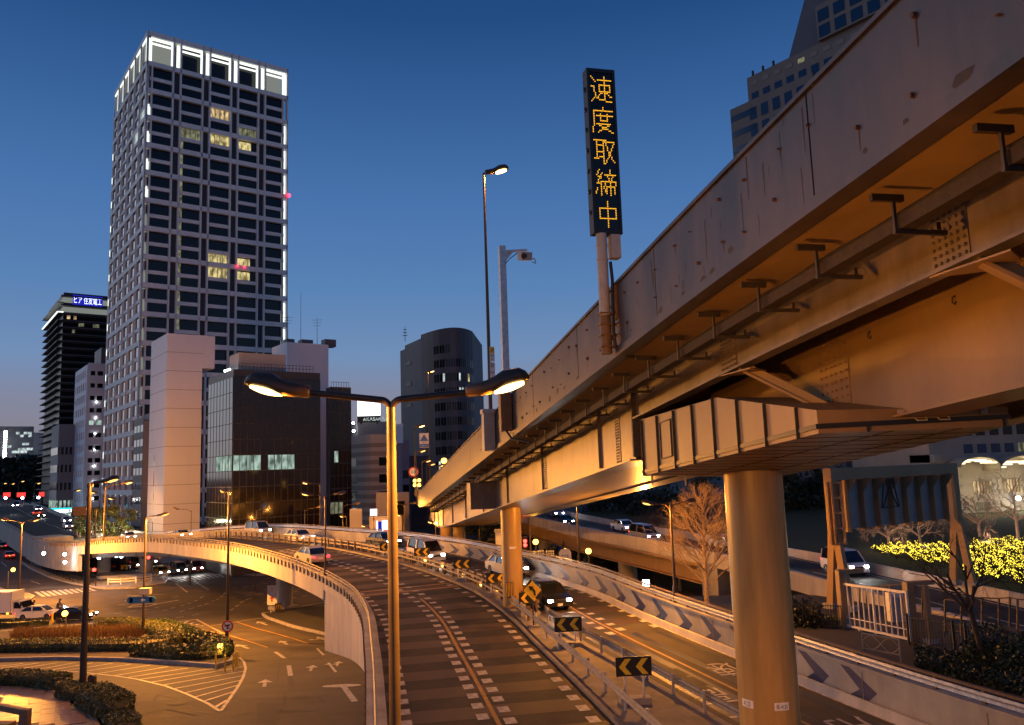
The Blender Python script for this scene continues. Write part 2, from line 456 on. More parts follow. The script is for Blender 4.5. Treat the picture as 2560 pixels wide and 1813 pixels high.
# centre line, edge blocks, lane blocks
band(CV, 4, CV.s_at_y(56.5), -.085, .085, 'road_yellow', left_road, 'centre_line', .014)
sq = MB().box((0, 0, 0), (.72, .44, .004)).mesh('edge_block'); sq.materials.append(MATS['road_white'])
def blocks(cv, s0, s1, u, gap, parent, me, dz=.014, skew=0.0):
    d = s0
    while d < s1:
        p = cv.P(d, u, dz); put('edge_block', me, parent, Matrix.Translation(p) @ Matrix.Rotation(cv.rz(d) + skew, 4, 'Z'))
        d += gap
for u in (-3.3, 3.42): blocks(CV, 4, CV.s_at_y(80), u, 1.45, left_road, sq)
for u in (-.46, .46): blocks(CV, 4 + (0 if u < 0 else .7), CV.s_at_y(85), u, 1.45, left_road, sq)
blocks(HV, HV.s_at_y(47), HV.s_at_y(84), -2.62, 1.5, right_road, sq); blocks(HV, HV.s_at_y(46.3), HV.s_at_y(84), -3.55, 1.5, right_road, sq)
blocks(HV, HV.s_at_y(47), HV.s_at_y(70), -.55, 1.5, right_road, sq)
band(HV, 4, HV.s_at_y(62), -3.16, -3.02, 'road_yellow', right_road, 'centre_line', .014)
band(HV, 4, HV.L * .5, -.42, -.30, 'road_white', right_road, 'edge_line', .014)
s = HV.s_at_y(48)
while s < HV.s_at_y(80):
    band(HV, s, s + 1.7, -5.3, -.6, 'asphalt_red', right_road, 'colour_band', .010); s += 3.4
for y in (59.0, 60.2): band(CV, CV.s_at_y(y), CV.s_at_y(y) + .28, -3.9, 3.8, 'road_yellow', left_road, 'cross_line', .016)
# lettering painted on the right carriageway, read by traffic coming towards the camera
def road_text(body, d, u, h, w, m='road_white'):
    t = HV.tan(d); n = Vector((t.y, -t.x, 0)).normalized(); t = Vector((t.x, t.y, 0)).normalized()
    lettering(body, h, HV.P(d, u, .016), -n, -t, m, right_road, 'road_lettering', wmax=w)
for body, y, u in (('止', 31.0, -4.4), ('ま', 27.6, -4.5), ('高', 34.5, -4.4), ('速', 38.0, -1.8), ('用', 29.5, -1.7)):
    road_text(body, HV.s_at_y(y), u, 2.3, 1.5)

# worn wheel tracks, tar patches and manhole covers
for u in (-4.95, -3.7, -2.35, -.95): band(HV, 4, HV.s_at_y(46), u - .22, u + .22, 'asphalt_track', right_road, 'wheel_track', .0115)
for y, u, w, l in ((36, -4.3, 1.2, 3.2), (30, -1.8, 1.4, 2.2)): band(HV, HV.s_at_y(y), HV.s_at_y(y) + l, u - w/2, u + w/2, 'asphalt_dark', right_road, 'tar_patch', .012)

# ------------------------------------------------------------------ flyover
fly = thing('flyover', 'long curving pale concrete flyover with parapet crossing over the wide junction', 'flyover', CV.P(CV.s_at_y(70), -4.4, -6), wp=True)
sA, sB, sC = CV.s_at_y(-6), CV.s_at_y(64), CV.s_at_y(126)
sEnd = CV.s_at_y(260)
# wall, parapet and rail along the left edge
mb = MB(); n = 60
mb.loft([[CV.P(d, -4.62, .0), CV.P(d, -4.52, .0), Vector((*CV.P(d, -4.52).xy, zg(CV.P(d, -4.52).y) - .4)), Vector((*CV.P(d, -4.62).xy, zg(CV.P(d, -4.62).y) - .4))]
         for d in [sA + (sB - sA) * i / n for i in range(n + 1)]], True, True)
mb.build('retaining_wall', 'concrete_pale', fly)
sweep(CV, sA, sB, [(-4.70, -.35), (-4.1, -.35), (-4.1, .52), (-4.70, .52)], 1.5).build('parapet', 'concrete_pale', fly)
sweep(CV, sB + .02, sC, [(-4.70, -1.05), (-4.1, -.5), (-4.1, .52), (-4.70, .52)], 1.5).build('parapet', 'concrete_pale', fly)
sweep(CV, sC + .02, sEnd, [(-4.70, -3.5), (-4.1, -3.5), (-4.1, .5), (-4.70, .5)], 4).build('parapet', 'concrete', fly)
sweep(CV, sA, sEnd, [(-4.74, .54), (-4.02, .54), (-4.02, .64), (-4.74, .64)], 2.0).build('coping', 'concrete', fly)
rail = MB()
for v, u in ((1.0, -4.4), (.82, -4.42)): rail.tube([CV.P(sA + i * 1.5, u, v) for i in range(int((sEnd - sA) / 1.5))], .045, 6)
rail.build('handrail', 'rail_steel', fly, smooth=True)
bk = MB().box((0, 0, .0), (.14, .10, .46)).mesh('rail_bracket'); bk.materials.append(MATS['rail_brown'])
d = sA + 12
while d < CV.s_at_y(140):
    put('rail_bracket', bk, fly, Matrix.Translation(CV.P(d, -4.755, .42) - fly.location * 0) @ Matrix.Rotation(CV.rz(d), 4, 'Z')); d += 1.0
ps = MB().cyl((0, 0, 0), (0, 0, .42), .035, n=6).mesh('rail_post'); ps.materials.append(MATS['rail_steel'])
d = sA + 12
while d < CV.s_at_y(140):
    put('rail_post', ps, fly, Matrix.Translation(CV.P(d, -4.4, .62))); d += 1.0
# bridge girders and soffit
def wid(d):
    h = near_s(HV, CV.pos(d)); return (HV.pos(h) - CV.pos(d)).to_2d().length
mb = MB(); N = 24
rings = []
for i in range(N + 1):
    d = sB - 2 + (sC - sB + 2) * i / N; w = wid(d)
    rings.append([CV.P(d, -4.05, -.05), CV.P(d, -4.05, -.55), CV.P(d, -2.9, -.6), CV.P(d, -2.75, -1.75), CV.P(d, 1.2, -1.75), CV.P(d, 1.35, -.8), CV.P(d, w - 5.0, -.8),
                  CV.P(d, w - 4.8, -1.9), CV.P(d, w - 1.3, -1.9), CV.P(d, w - 1.1, -.6), CV.P(d, w - .05, -.55), CV.P(d, w - .05, -.05)])
mb.loft(rings, True, True).build('box_girder', 'steel_grey', fly)
for d in [sB + 4 + 11.5 * k for k in range(6)]:
    a, b = CV.P(d, -2.84, -.7), CV.P(d, -2.79, -1.72); MB().bar(a - Vector((0, 0, 0)), b, .08, .05, (1, 0, 0)).build('girder_stiffener', 'steel_grey', fly)
# columns under the deck
def column(px, py, r, u=None):
    p = hit(px, py); 
    d = near_s(CV, p); top = CV.pos(d).z - 1.7
    mb = MB().cyl((p.x, p.y, p.z - .3), (p.x, p.y, top), r, n=24)
    c = mb.build('column', 'concrete_pale', fly, smooth=True)
    MB().box((p.x, p.y, p.z + .12), (r*2.9, r*2.9, .45), CV.rz(d)).build('footing', 'concrete', c if False else fly)
    return p
column(711, 1523, .95); column(841, 1501, .9); column(259, 1441, 1.0); column(363, 1441, 1.0)
# end abutment block
pa = hit(96, 1420)
MB().box((pa.x, pa.y + 4, pa.z + 2.6), (9, 5, 5.4), CV.rz(CV.s_at_y(126))).build('abutment', 'concrete', fly)
sweep(HV, HV.s_at_y(68), HV.s_at_y(300), [(.02, -2.6), (.5, -2.6), (.5, -.02), (.02, -.02)], 3).build('fascia', 'concrete', fly)

# ------------------------------------------------------------------ right retaining wall with blue chevrons
def hw(y): return lerp_tab([(-10, 1.35), (50, 1.35), (64, 1.15), (80, .9), (400, .8)], y)
wall = thing('retaining_wall', 'long grey roadside wall with blue chevrons and a steel rail on top', 'wall', HV.P(HV.s_at_y(30), .2, 0), wp=True)
s0, s1 = 0, HV.s_at_y(270)
sweep(HV, s0, s1, lambda d: [(0, -.3), (0, hw(HV.pos(d).y)), (.34, hw(HV.pos(d).y)), (.34, -.3)], 1.2).build('wall_face', 'concrete', wall)
sweep(HV, s0, s1, lambda d: [(-.05, hw(HV.pos(d).y) + .004), (-.05, hw(HV.pos(d).y) + .10), (.40, hw(HV.pos(d).y) + .10), (.40, hw(HV.pos(d).y) + .004)], 1.2).build('coping', 'concrete', wall)
d = HV.s_at_y(32.5)
while d < HV.s_at_y(88):
    h = hw(HV.pos(d).y); mb = MB()
    def q(a, v): return HV.P(d - a, -.006, v * h)
    mb.add([q(0, .96), q(.55, .96), q(2.0, .50), q(1.05, .45)], [(0, 1, 2, 3)])
    mb.add([q(1.05, .45), q(2.0, .50), q(1.25, .06), q(.1, .06)], [(0, 1, 2, 3)])
    mb.build('chevron_marking', 'wall_blue', wall, fix=False)
    d += 2.75
d = 2.0
seam = MB().box((0, 0, 0), (.035, .02, 1.2)).mesh('joint'); seam.materials.append(MATS['concrete_dark'])
while d < HV.s_at_y(60):
    put('joint', seam, wall, Matrix.Translation(HV.P(d, -.004, .66)) @ Matrix.Rotation(HV.rz(d), 4, 'Z')); d += 5.5
gp = MB().box((0, 0, .24), (.11, .11, .48)).mesh('rail_post'); gp.materials.append(MATS['rail_brown'])
d = 1.0
while d < HV.s_at_y(120):
    put('rail_post', gp, wall, Matrix.Translation(HV.P(d, .18, hw(HV.pos(d).y) + .10)) @ Matrix.Rotation(HV.rz(d), 4, 'Z')); d += 1.9
sweep(HV, 0, HV.s_at_y(200), lambda d: [(.04, hw(HV.pos(d).y) + .22), (.09, hw(HV.pos(d).y) + .30), (.04, hw(HV.pos(d).y) + .38), (.09, hw(HV.pos(d).y) + .46), (.11, hw(HV.pos(d).y) + .46), (.07, hw(HV.pos(d).y) + .38), (.11, hw(HV.pos(d).y) + .30), (.07, hw(HV.pos(d).y) + .22)], 1.2).build('guard_rail', 'galvanised', wall)
sweep(HV, 0, HV.s_at_y(200), lambda d: [(.12, hw(HV.pos(d).y) + .52), (.24, hw(HV.pos(d).y) + .52), (.24, hw(HV.pos(d).y) + .60), (.12, hw(HV.pos(d).y) + .60)], 1.2).build('top_rail', 'rail_brown', wall)
# low white kerb barrier at the foot of the wall
sweep(HV, 0, HV.s_at_y(66), [(-.32, .0), (-.24, .34), (-.12, .34), (-.06, .0)], 1.5).build('kerb_barrier', 'concrete_pale', wall)

# ------------------------------------------------------------------ expressway ramp on the right
RV = Curve([(x, y, z) for x, y, z in [(34.5, 6, .0), (33.4, 20, .0), (32.2, 30, .05), (31, 38, .1), (29.9, 45, .1), (28.7, 58, .05), (26.2, 75, .05), (21.5, 92, .25), (16, 107, .55),
            (10, 127, 1.0), (4, 150, 1.5), (-6, 185, 2.2), (-30, 245, 3.0)]])
RW = -7.4
ramp_road = struct('ramp_road', sweep(RV, 0, RV.L, [(RW, .004), (0, .004)], 2.0, closed=False), 'asphalt')
for u, m in ((-.5, 'road_white'), (RW + .5, 'road_yellow')):
    band(RV, 2, RV.s_at_y(140), u - .07, u + .07, m, ramp_road, 'edge_line', .012)
d = 3.0
while d < RV.s_at_y(140):
    band(RV, d, d + 3.2, -3.72, -3.58, 'road_white', ramp_road, 'lane_dash', .012); d += 7
for y in (50, 58): 
    t = RV.tan(RV.s_at_y(y)); n = Vector((t.y, -t.x, 0)).normalized()
    lettering('←', 2.0, RV.P(RV.s_at_y(y), -5.4, .014), -n, -Vector((t.x, t.y, 0)), 'road_white', ramp_road, 'road_arrow')
rampb = thing('ramp_bridge', 'expressway ramp with orange lit girder bridge and low side walls behind the bare trees', 'bridge', RV.P(RV.s_at_y(85), -4, -5), wp=True)
sweep(RV, 0, RV.s_at_y(240), [(-7.75, -.55), (-7.42, -.55), (-7.42, .82), (-7.75, .82)], 2).build('side_wall', 'concrete_pale', rampb)
sweep(RV, 0, RV.s_at_y(240), [(.02, -.55), (.32, -.55), (.22, .78), (.08, .78)], 2).build('side_wall', 'concrete_pale', rampb)
sweep(RV, RV.s_at_y(79), RV.s_at_y(240), [(-7.6, -.58), (-7.6, -.85), (-6.3, -1.0), (-6.2, -2.7), (-1.2, -2.7), (-1.1, -1.0), (.2, -.85), (.2, -.58)], 2).build('girder', 'steel_beige', rampb)
sweep(RV, RV.s_at_y(79), RV.s_at_y(240), [(-6.6, -2.72), (-6.6, -2.84), (-5.6, -2.84), (-5.6, -2.72)], 2).build('flange', 'steel_beige', rampb)
for y in (104, 134):
    c = RV.P(RV.s_at_y(y), -3.8); MB().cyl((c.x, c.y, -6.6), (c.x, c.y, c.z - 2.7), 1.15, n=20).build('column', 'concrete', rampb, smooth=True)
MB().box((*RV.P(RV.s_at_y(79), -3.7, -2.6).xy, -2.3), (8.2, 3.2, 4.2), RV.rz(RV.s_at_y(79)) + R(90)).build('abutment', 'concrete', rampb)

# ------------------------------------------------------------------ pavement and garden on the right
mb = MB(); rings = []
for i in range(60):
    d = HV.s_at_y(96) * i / 59
    a = HV.P(d, .34); yb = a.y + 1.5
    bq = RV.P(RV.s_at_y(max(7, yb)), -7.7) if yb < 80 else RV.P(RV.s_at_y(yb), 14)
    ring = []
    for k in range(11):
        p = a.lerp(bq, k / 10); p.z = zr(p.y)
        if k == 0: p.z = min(p.z, hw(a.y) + a.z)
        ring.append(p)
    rings.append(ring)
mb.loft(rings, False); pavement = struct('right_pavement', mb, 'asphalt_dark')
mb = MB(); rings = []
for i in range(40):
    d = RV.s_at_y(150) * i / 39; rings.append([RV.P(d, .30, -.2 if d < RV.s_at_y(75) else -1.2)] + [Vector((*RV.P(d, k).xy, z)) for k, z in ((1.5, .35), (7, .5), (14, .9), (24, 1.3), (60, 2.2), (140, 4))])
mb.loft(rings, False); garden = struct('garden_ground', mb, 'grass')
mb = MB().add([(-4, 122, -6.1), (70, 122, -6.1), (70, 230, -6.1), (-4, 230, -6.1)], [(0, 1, 2, 3)])
mat('water', (.012, .022, .045), .12, spec=.7, bump=.3, bscale=1.5)
struct('moat_water', mb, 'water')

# ------------------------------------------------------------------ steel viaduct overhead
_vz = {-6: .0, 4: .05, 8: .1, 10: .14, 13: .2, 17: .26, 22: .28, 28: .29, 36: .29, 48: .29, 65: .3, 76: .3}
VV = Curve([(7.1 - .197 * y, y, 16.0 - .103 * y + dz) for y, dz in _vz.items()] +
           [(-9.7, 86, 7.55), (-11.5, 98, 6.95), (-13.5, 112, 6.65), (-15.2, 125, 6.5), (-16, 140, 6.6), (-14, 165, 7.0), (-6, 200, 7.6)])
vy = VV.s_at_y; PI_ = math.pi
vd = thing('viaduct', 'huge steel girder viaduct crossing overhead with riveted plates and rusty studs', 'viaduct', VV.P(vy(24), 4.5, -13.6), wp=True)
sN, sM, sF = 0.0, vy(25.7), VV.L
# outer parapet in separate steel panels
edges = [0, vy(6), vy(12), vy(18.6), vy(25.4), vy(32), vy(40), vy(50), vy(62), vy(78), vy(100), vy(140), VV.L]
for a, b in zip(edges, edges[1:]):
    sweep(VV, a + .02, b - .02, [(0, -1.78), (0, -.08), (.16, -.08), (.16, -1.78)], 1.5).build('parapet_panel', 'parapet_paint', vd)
sweep(VV, 0, VV.L, [(-.06, -.075), (-.06, .0), (.22, .0), (.22, -.075)], 2).build('parapet_cap', 'parapet_paint', vd)
sweep(VV, 0, VV.L, [(-.09, -2.0), (-.09, -1.80), (.30, -1.80), (.30, -2.0)], 2).build('edge_beam', 'parapet_paint', vd)
sweep(VV, 0, VV.L, [(.31, -1.92), (.31, -1.82), (9.0, -1.82), (9.0, -1.92)], 2).build('deck_plate', 'steel_beige', vd)
sweep(VV, 0, VV.L, [(8.8, -1.80), (8.8, .0), (9.0, .0), (9.0, -1.80)], 2).build('parapet_panel', 'steel_paint', vd)
sweep(VV, 0, VV.L, [(.18, -1.02), (.18, -.98), (8.78, -.98), (8.78, -1.02)], 2).build('road_deck', 'asphalt', vd)
# rusty studs with run-down stains
st = MB().cyl((0, 0, 0), (-.05, 0, 0), .035, .03, n=8).add([(-.004, -.016, 0), (-.004, .016, 0), (-.004, .006, -.30), (-.004, -.006, -.30)], [(0, 1, 2, 3)]).mesh('stud'); st.materials.append(MATS['rust'])
st2 = MB().cyl((0, 0, 0), (-.05, 0, 0), .032, .026, n=8).mesh('stud'); st2.materials.append(MATS['rust'])
mat('streak', (.030, .020, .018), .7, var=.5, scale=9)
for _ in range(90):
    d = rnd.uniform(0.5, vy(48)); v = -.1 - 1.5 * rnd.random() ** 1.6; ln = min(rnd.uniform(.15, .9), 1.74 + v); w = rnd.uniform(.006, .022)
    a_, b_ = VV.P(d, -.003, v), VV.P(d, -.003, v - ln); t_ = VV.tan(d) * w
    if ln > .1: MB().add([a_ - t_, a_ + t_, b_ + t_ * .3, b_ - t_ * .3], [(0, 1, 2, 3)]).build('streak', 'streak', vd, fix=False)
for _ in range(26):
    d = rnd.uniform(0.5, vy(40)); r_ = rnd.uniform(.04, .14); c_ = (rnd.uniform(-1.74, -1.5)); n_ = rnd.randint(6, 9)
    MB().add([VV.P(d + r_ * 1.6 * math.cos(2*PI_*k/n_) * rnd.uniform(.6, 1.2), -.0025, max(-1.77, c_ + r_ * math.sin(2*PI_*k/n_) * rnd.uniform(.6, 1.2))) for k in range(n_)], [tuple(range(n_))]).build('rust_patch', 'streak', vd, fix=False)
d = 1.0; k = 0
while d < vy(46):
    for v in (-.55, -1.35):
        if rnd.random() < .86:
            q = VV.P(d + rnd.uniform(-.2, .2), -.002, v + rnd.uniform(-.12, .1))
            put('stud', st if rnd.random() < .35 else st2, vd, Matrix.Translation(q) @ Matrix.Rotation(VV.rz(d) - math.pi/2, 4, 'Z') @ Matrix.Diagonal((1, rnd.uniform(.7, 1.2), rnd.uniform(.35, 1.4), 1)))
    d += 1.15
# outer stringer of the near span
def girder(name, a, b, u, v0, v1, fl, fr, m, tk=.05):
    w = sweep(VV, a, b, [(u, v1), (u, v0), (u + tk, v0), (u + tk, v1)], 1.5).build(name + '_web', m, vd)
    sweep(VV, a, b, [(u - fl, v1 - .055), (u - fl, v1 - .002), (u + fr, v1 - .002), (u + fr, v1 - .055)], 1.5).build(name + '_flange', m, vd)
    return w
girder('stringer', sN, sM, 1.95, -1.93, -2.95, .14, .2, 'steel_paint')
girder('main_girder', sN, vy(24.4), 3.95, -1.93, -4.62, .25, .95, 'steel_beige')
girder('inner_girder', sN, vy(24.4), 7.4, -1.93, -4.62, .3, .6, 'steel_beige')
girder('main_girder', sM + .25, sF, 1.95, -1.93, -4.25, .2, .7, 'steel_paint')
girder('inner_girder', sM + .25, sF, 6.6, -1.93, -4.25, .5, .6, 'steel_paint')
sweep(VV, sM + .25, sF, [(2.9, -4.20), (2.9, -4.24), (6.1, -4.24), (6.1, -4.20)], 2).build('bottom_plate', 'steel_beige', vd)
MB().bar(VV.P(sM + .1, 1.98, -1.95), VV.P(sM + .1, 1.98, -4.2), .3, .25, (0, 1, 0)).build('end_plate', 'dark_steel', vd)
# stiffeners on the far girder
stf = MB().box((0, 0, 0), (.05, .10, 2.2)).mesh('web_stiffener'); stf.materials.append(MATS['steel_paint'])
d = sM + 4
while d < vy(110):
    put('web_stiffener', stf, vd, Matrix.Translation(VV.P(d, 1.89, -3.06)) @ Matrix.Rotation(VV.rz(d), 4, 'Z')); d += 9.5
# bolted splice plates
def splice(d, u, v0, v1, w, nx, ny, gap, m):
    t = VV.tan(d); n = Vector((t.y, -t.x, 0)).normalized(); up = n.cross(t)
    up = Vector((0, 0, 1))
    mb = MB()
    a, b, c, e = VV.P(d - w/2, u, v1), VV.P(d + w/2, u, v1), VV.P(d + w/2, u, v0), VV.P(d - w/2, u, v0)
    mb.extrude([a, b, c, e], -n * .022)
    pl = mb.build('splice_plate', m, vd)
    n_b = 'bolt'; fine = nx * ny > 23 or True
    key = (round(n.x, 3), m); bme = MB().cyl((0, 0, 0), -n * .045, .032, .026, n=6).mesh('bolt'); bme.materials.append(MATS[m])
    bo = MB()
    for half in (-1, 1):
        for i in range(nx):
            for j in range(ny):
                dd = d + half * (gap + i * (w/2 - gap - .04) / max(1, nx - 1) * .92); vv = v1 + (v0 - v1) * (j + .5) / ny
                q = VV.P(dd, u - .022, vv)
                if nx > 1: put('bolt', bme, pl, Matrix.Translation(q))
                else: bo.cyl(q, q - n * .045, .030, .024, n=6)
    if bo.v: bo.build('bolts', m, vd, kind='stuff')
splice(VV.s_on_ray(2392, 650, 1.95), 1.95, -1.96, -2.92, .78, 3, 8, .06, 'steel_paint')
splice(VV.s_on_ray(1829, 915, 1.95), 1.95, -1.96, -2.92, .78, 3, 8, .06, 'steel_paint')
splice(VV.s_on_ray(2085, 955, 3.95), 3.95, -2.3, -4.55, 1.15, 3, 12, .08, 'steel_beige')
splice(vy(27.6), 1.95, -2.0, -4.2, .5, 1, 22, .10, 'steel_paint')
splice(vy(38.5), 1.95, -2.0, -4.2, .5, 1, 22, .10, 'steel_paint')
splice(vy(50.5), 1.95, -2.0, -4.2, .5, 1, 22, .10, 'steel_paint')
# inclined bracing between stringer and main girder, with gussets
for d, d2_ in ((VV.s_on_ray(1850, 975, 2.0), VV.s_on_ray(2125, 1040, 3.9)), (VV.s_on_ray(2440, 725, 2.0), VV.s_on_ray(2900, 820, 3.9))):
    a, b = VV.P(d, 2.0, -3.02), VV.P(d2_, 3.9, -4.60)
    MB().bar(a, b, .30, .06).build('bracing_flange', 'steel_beige', vd)
    MB().bar(a + Vector((0, 0, .13)), b + Vector((0, 0, .13)), .04, .22).build('bracing_web', 'steel_beige', vd)
    t = VV.tan(d)
    MB().prism([VV.P(d - .8, 1.85)[:2], VV.P(d + .8, 1.85)[:2], VV.P(d + .25, 2.55)[:2], VV.P(d - .25, 2.55)[:2]], VV.pos(d).z - 3.06 - .03, VV.pos(d).z - 3.06).build('gusset', 'steel_beige', vd)
# small lifting hooks and pads on the main girder
hk = MB().tube([(0, 0, 0), (-.06, 0, -.02), (-.08, 0, -.12), (-.02, 0, -.16), (.0, 0, -.10)], .014, 6).mesh('hook'); hk.materials.append(MATS['dark_steel'])
for y in (16.4, 13.9): put('hook', hk, vd, Matrix.Translation(VV.P(vy(y), 3.94, -2.7)) @ Matrix.Rotation(VV.rz(vy(y)) - math.pi/2, 4, 'Z'))
# cable tray under the overhang
mat('duct', (.030, .019, .013), .8, var=.5, scale=6, bump=.6, bscale=14)
tray = MB()
N = 120
def tp(d, u, v): return VV.P(d, u + .02 * math.sin(d * 3.1), v + .015 * math.sin(d * 2.3 + u * 9))
sweep(VV, 0, vy(90), lambda d: [(.80, -2.56), (.80, -2.36), (1.06, -2.34), (1.06, -2.56)], .8).build('cable_duct', 'duct', vd)
cb = MB()
for u, v, r in ((.86, -2.31, .035), (.95, -2.30, .03), (1.02, -2.32, .025)): cb.tube([tp(i * .8, u, v) for i in range(int(vy(90) / .8))], r, 5)
cb.build('cables', 'cable', vd, smooth=True)
br = MB().box((0, .02, .52), (.08, .52, .10)).box((0, .12, .26), (.045, .045, .52)).box((0, .52, .02), (.06, .86, .07)).box((0, .84, .10), (.04, .04, .16)).box((0, .36, .13), (.05, .12, .16))
br.tube([(0, .84, .16), (0, .98, .20), (0, 1.04, .10), (0, .96, .03)], .006, 5)
bm_ = br.mesh('cable_bracket'); bm_.materials.append(MATS['dark_steel'])
d = vy(3.2)
while d < vy(92):
    q = VV.P(d, .62, -2.62); r = Matrix.Rotation(VV.rz(d), 4, 'Z') @ Matrix.Rotation(math.pi, 4, 'Z') if False else Matrix.Rotation(VV.rz(d) - math.pi, 4, 'Z')
    put('cable_bracket', bm_, vd, Matrix.Translation(q) @ r); d += 2.05 if d < vy(40) else 2.6
# panelled inspection platform round the pier head
A, B, Cc, D = Vector((4.04, 25.9, 8.82)), Vector((6.0, 16.0, 9.68)), Vector((10.3, 16.85, 9.73)), Vector((8.6, 26.8, 8.62))
plat = MB(); up = Vector((0, 0, 1))
Q, S = A.lerp(B, .56), D.lerp(Cc, .56)
plat.add([A, Q, B, Cc, S, D, A + up*1.78, Q + up*1.5, B + up*.46, Cc + up*.40, S + up*1.5, D + up*1.78],
         [(0, 1, 4, 5), (1, 2, 3, 4), (0, 6, 7, 1), (1, 7, 8, 2), (2, 8, 9, 3), (3, 9, 10, 4), (4, 10, 11, 5), (5, 11, 6, 0), (6, 11, 10, 7), (7, 10, 9, 8)])
pf = plat.build('inspection_platform', 'steel_beige', vd)
def fp(t, v): return A.lerp(B, t) + Vector((-.02, -.004, v))
for t in (.02, .15, .28, .41, .54, .67, .80, .93): MB().bar(fp(t, -.02), fp(t, 1.74 - .43 * t if t < .56 else 1.5 - (t - .56) * 2.35), .10, .04, (0, 1, 0)).build('seal_strip', 'black_paint', pf)
MB().bar(fp(0, .12), fp(1.0, .14), .04, .10).build('seal_strip', 'black_paint', pf)
MB().bar(B + Vector((0, -.02, .14)), Cc + Vector((.02, -.02, .20)), .04, .10).build('seal_strip', 'black_paint', pf)
for t in (.25, .97): MB().bar(B.lerp(Cc, t) + Vector((0, -.02, -.01)), B.lerp(Cc, t) + Vector((0, -.02, .18)), .05, .03, (0, 1, 0)).build('seal_strip', 'black_paint', pf)
MB().add([fp(.175, .36), fp(.255, .36), fp(.255, 1.42), fp(.175, 1.42)], [(0, 1, 2, 3)]).build('access_hatch', 'steel_beige', pf)
fr = MB()
for a, b in (((.175, .36), (.255, .36)), ((.255, .36), (.255, 1.42)), ((.255, 1.42), (.175, 1.42)), ((.175, 1.42), (.175, .36))): fr.bar(fp(*a) + Vector((-.01, 0, 0)), fp(*b) + Vector((-.01, 0, 0)), .03, .03, (0, 1, 0) if a[0] == b[0] else (0, 0, 1))
fr.build('hatch_frame', 'dark_steel', pf)
# seams of the underside panels
for t in [i / 13 for i in range(1, 13)]:
    MB().bar(A.lerp(B, t) + Vector((0, 0, -.006)), D.lerp(Cc, t) + Vector((0, 0, -.006)), .03, .014).build('panel_seam', 'rust', pf)
for t in (.38, .74): MB().bar(A.lerp(D, t) + Vector((0, 0, -.008)), B.lerp(Cc, t) + Vector((0, 0, -.008)), .03, .014).build('panel_seam', 'rust', pf)
clip = MB().box((0, 0, 0), (.14, .03, .14)).cyl((0, -.02, 0), (0, -.06, 0), .03, n=6).mesh('clip'); clip.materials.append(MATS['grey_box'])
for t, q in ((.42, 0), (.86, 0)): put('clip', clip, pf, Matrix.Translation(B.lerp(Cc, t) + Vector((0, -.06, .34))))
for t in (.52, .64): MB().tube([B.lerp(Cc, t) + Vector((-.12, -.03, .24)), B.lerp(Cc, t) + Vector((-.1, -.12, .18)), B.lerp(Cc, t) + Vector((.1, -.12, .18)), B.lerp(Cc, t) + Vector((.12, -.03, .24))], .014, 6).build('handle', 'grey_box', pf)
ks = MB().box((0, 0, 0), (.06, .02, .22)).cyl((0, 0, -.1), (0, 0, -.2), .025, n=6).mesh('drain_clip'); ks.materials.append(MATS['grey_box'])
for t in (.06, .3, .66, .8): put('drain_clip', ks, pf, Matrix.Translation(A.lerp(D, t) + Vector((0, -.15, -.10))))

# piers
def pier(x, y, r, z0, z1, label, plates=None):
    t = thing('viaduct_pier', label, 'pier', (x, y, z0), group='round viaduct piers', wp=True)
    MB().cyl((x, y, z0 - .3), (x, y, z1), r, n=40).build('shaft', 'pier_steel', t, smooth=True)
    MB().cyl((x, y, z1 - .8), (x, y, z1 - .74), r + .012, n=40).build('weld_band', 'pier_steel', t, smooth=True)
    for zz_ in [z0 + 1.6 + 2.1 * k for k in range(int((z1 - z0 - 2.5) / 2.1))]: MB().cyl((x, y, zz_), (x, y, zz_ + .03), r + .004, n=40).build('weld_band', 'pier_steel', t, smooth=True)
    MB().cyl((x, y, z0 - .2), (x, y, z0 + .12), r + .25, n=40).build('base_collar', 'concrete', t, smooth=True)
    return t
PX1, PY1, PR1 = 7.40, 25.5, .885
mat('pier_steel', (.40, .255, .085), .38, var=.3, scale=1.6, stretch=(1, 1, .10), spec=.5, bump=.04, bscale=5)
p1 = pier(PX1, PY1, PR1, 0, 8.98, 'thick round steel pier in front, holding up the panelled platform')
for a0, body in ((-1.43, '新-4120'), (-2.62, '4120')):
    a = a0; n = Vector((math.cos(a), math.sin(a), 0)); rt = Vector((-n.y, n.x, 0)); c = Vector((PX1, PY1, 2.06))
    mb = MB(); pts = []
    for k in range(7):
        aa = a + (k / 6 - .5) * .50
        for zz in (-.11, .11): pts.append(c + Vector((math.cos(aa), math.sin(aa), 0)) * (PR1 + .006) + Vector((0, 0, zz)))
    mb.add(pts, [(2*k, 2*k+2, 2*k+3, 2*k+1) for k in range(6)])
    pl = mb.build('number_plate', 'sign_white', p1)
    me = text_mesh(body, .15); me.materials.append(MATS['sign_black'])
    for v in me.vertices:
        aa = a + v.co.x * .62 / PR1; w = c + Vector((math.cos(aa), math.sin(aa), 0)) * (PR1 + .012) + Vector((0, 0, v.co.y)); v.co = w
    put('lettering', me, pl)
p2 = pier(-.42, 53.4, .66, .2, 7.0, 'round steel pier standing in the road median behind the chevron signs')
mb = MB()
c2 = Vector((-.42, 53.4, 3.9))
MB().box((-.36, 53.4 - .68, 4.15), (.42, .02, .14)).build('number_plate', 'sign_white', p2)
gr = MB().box((-.62, 53.4 - .72, 1.55), (.5, .03, .95)); gr.build('grille', 'rail_brown', p2)
bars = MB()
for k in range(5): bars.box((-.62 - .2 + .1*k, 53.4 - .745, 1.55), (.025, .02, .86))
bars.build('grille_bars', 'sign_yellow', p2)
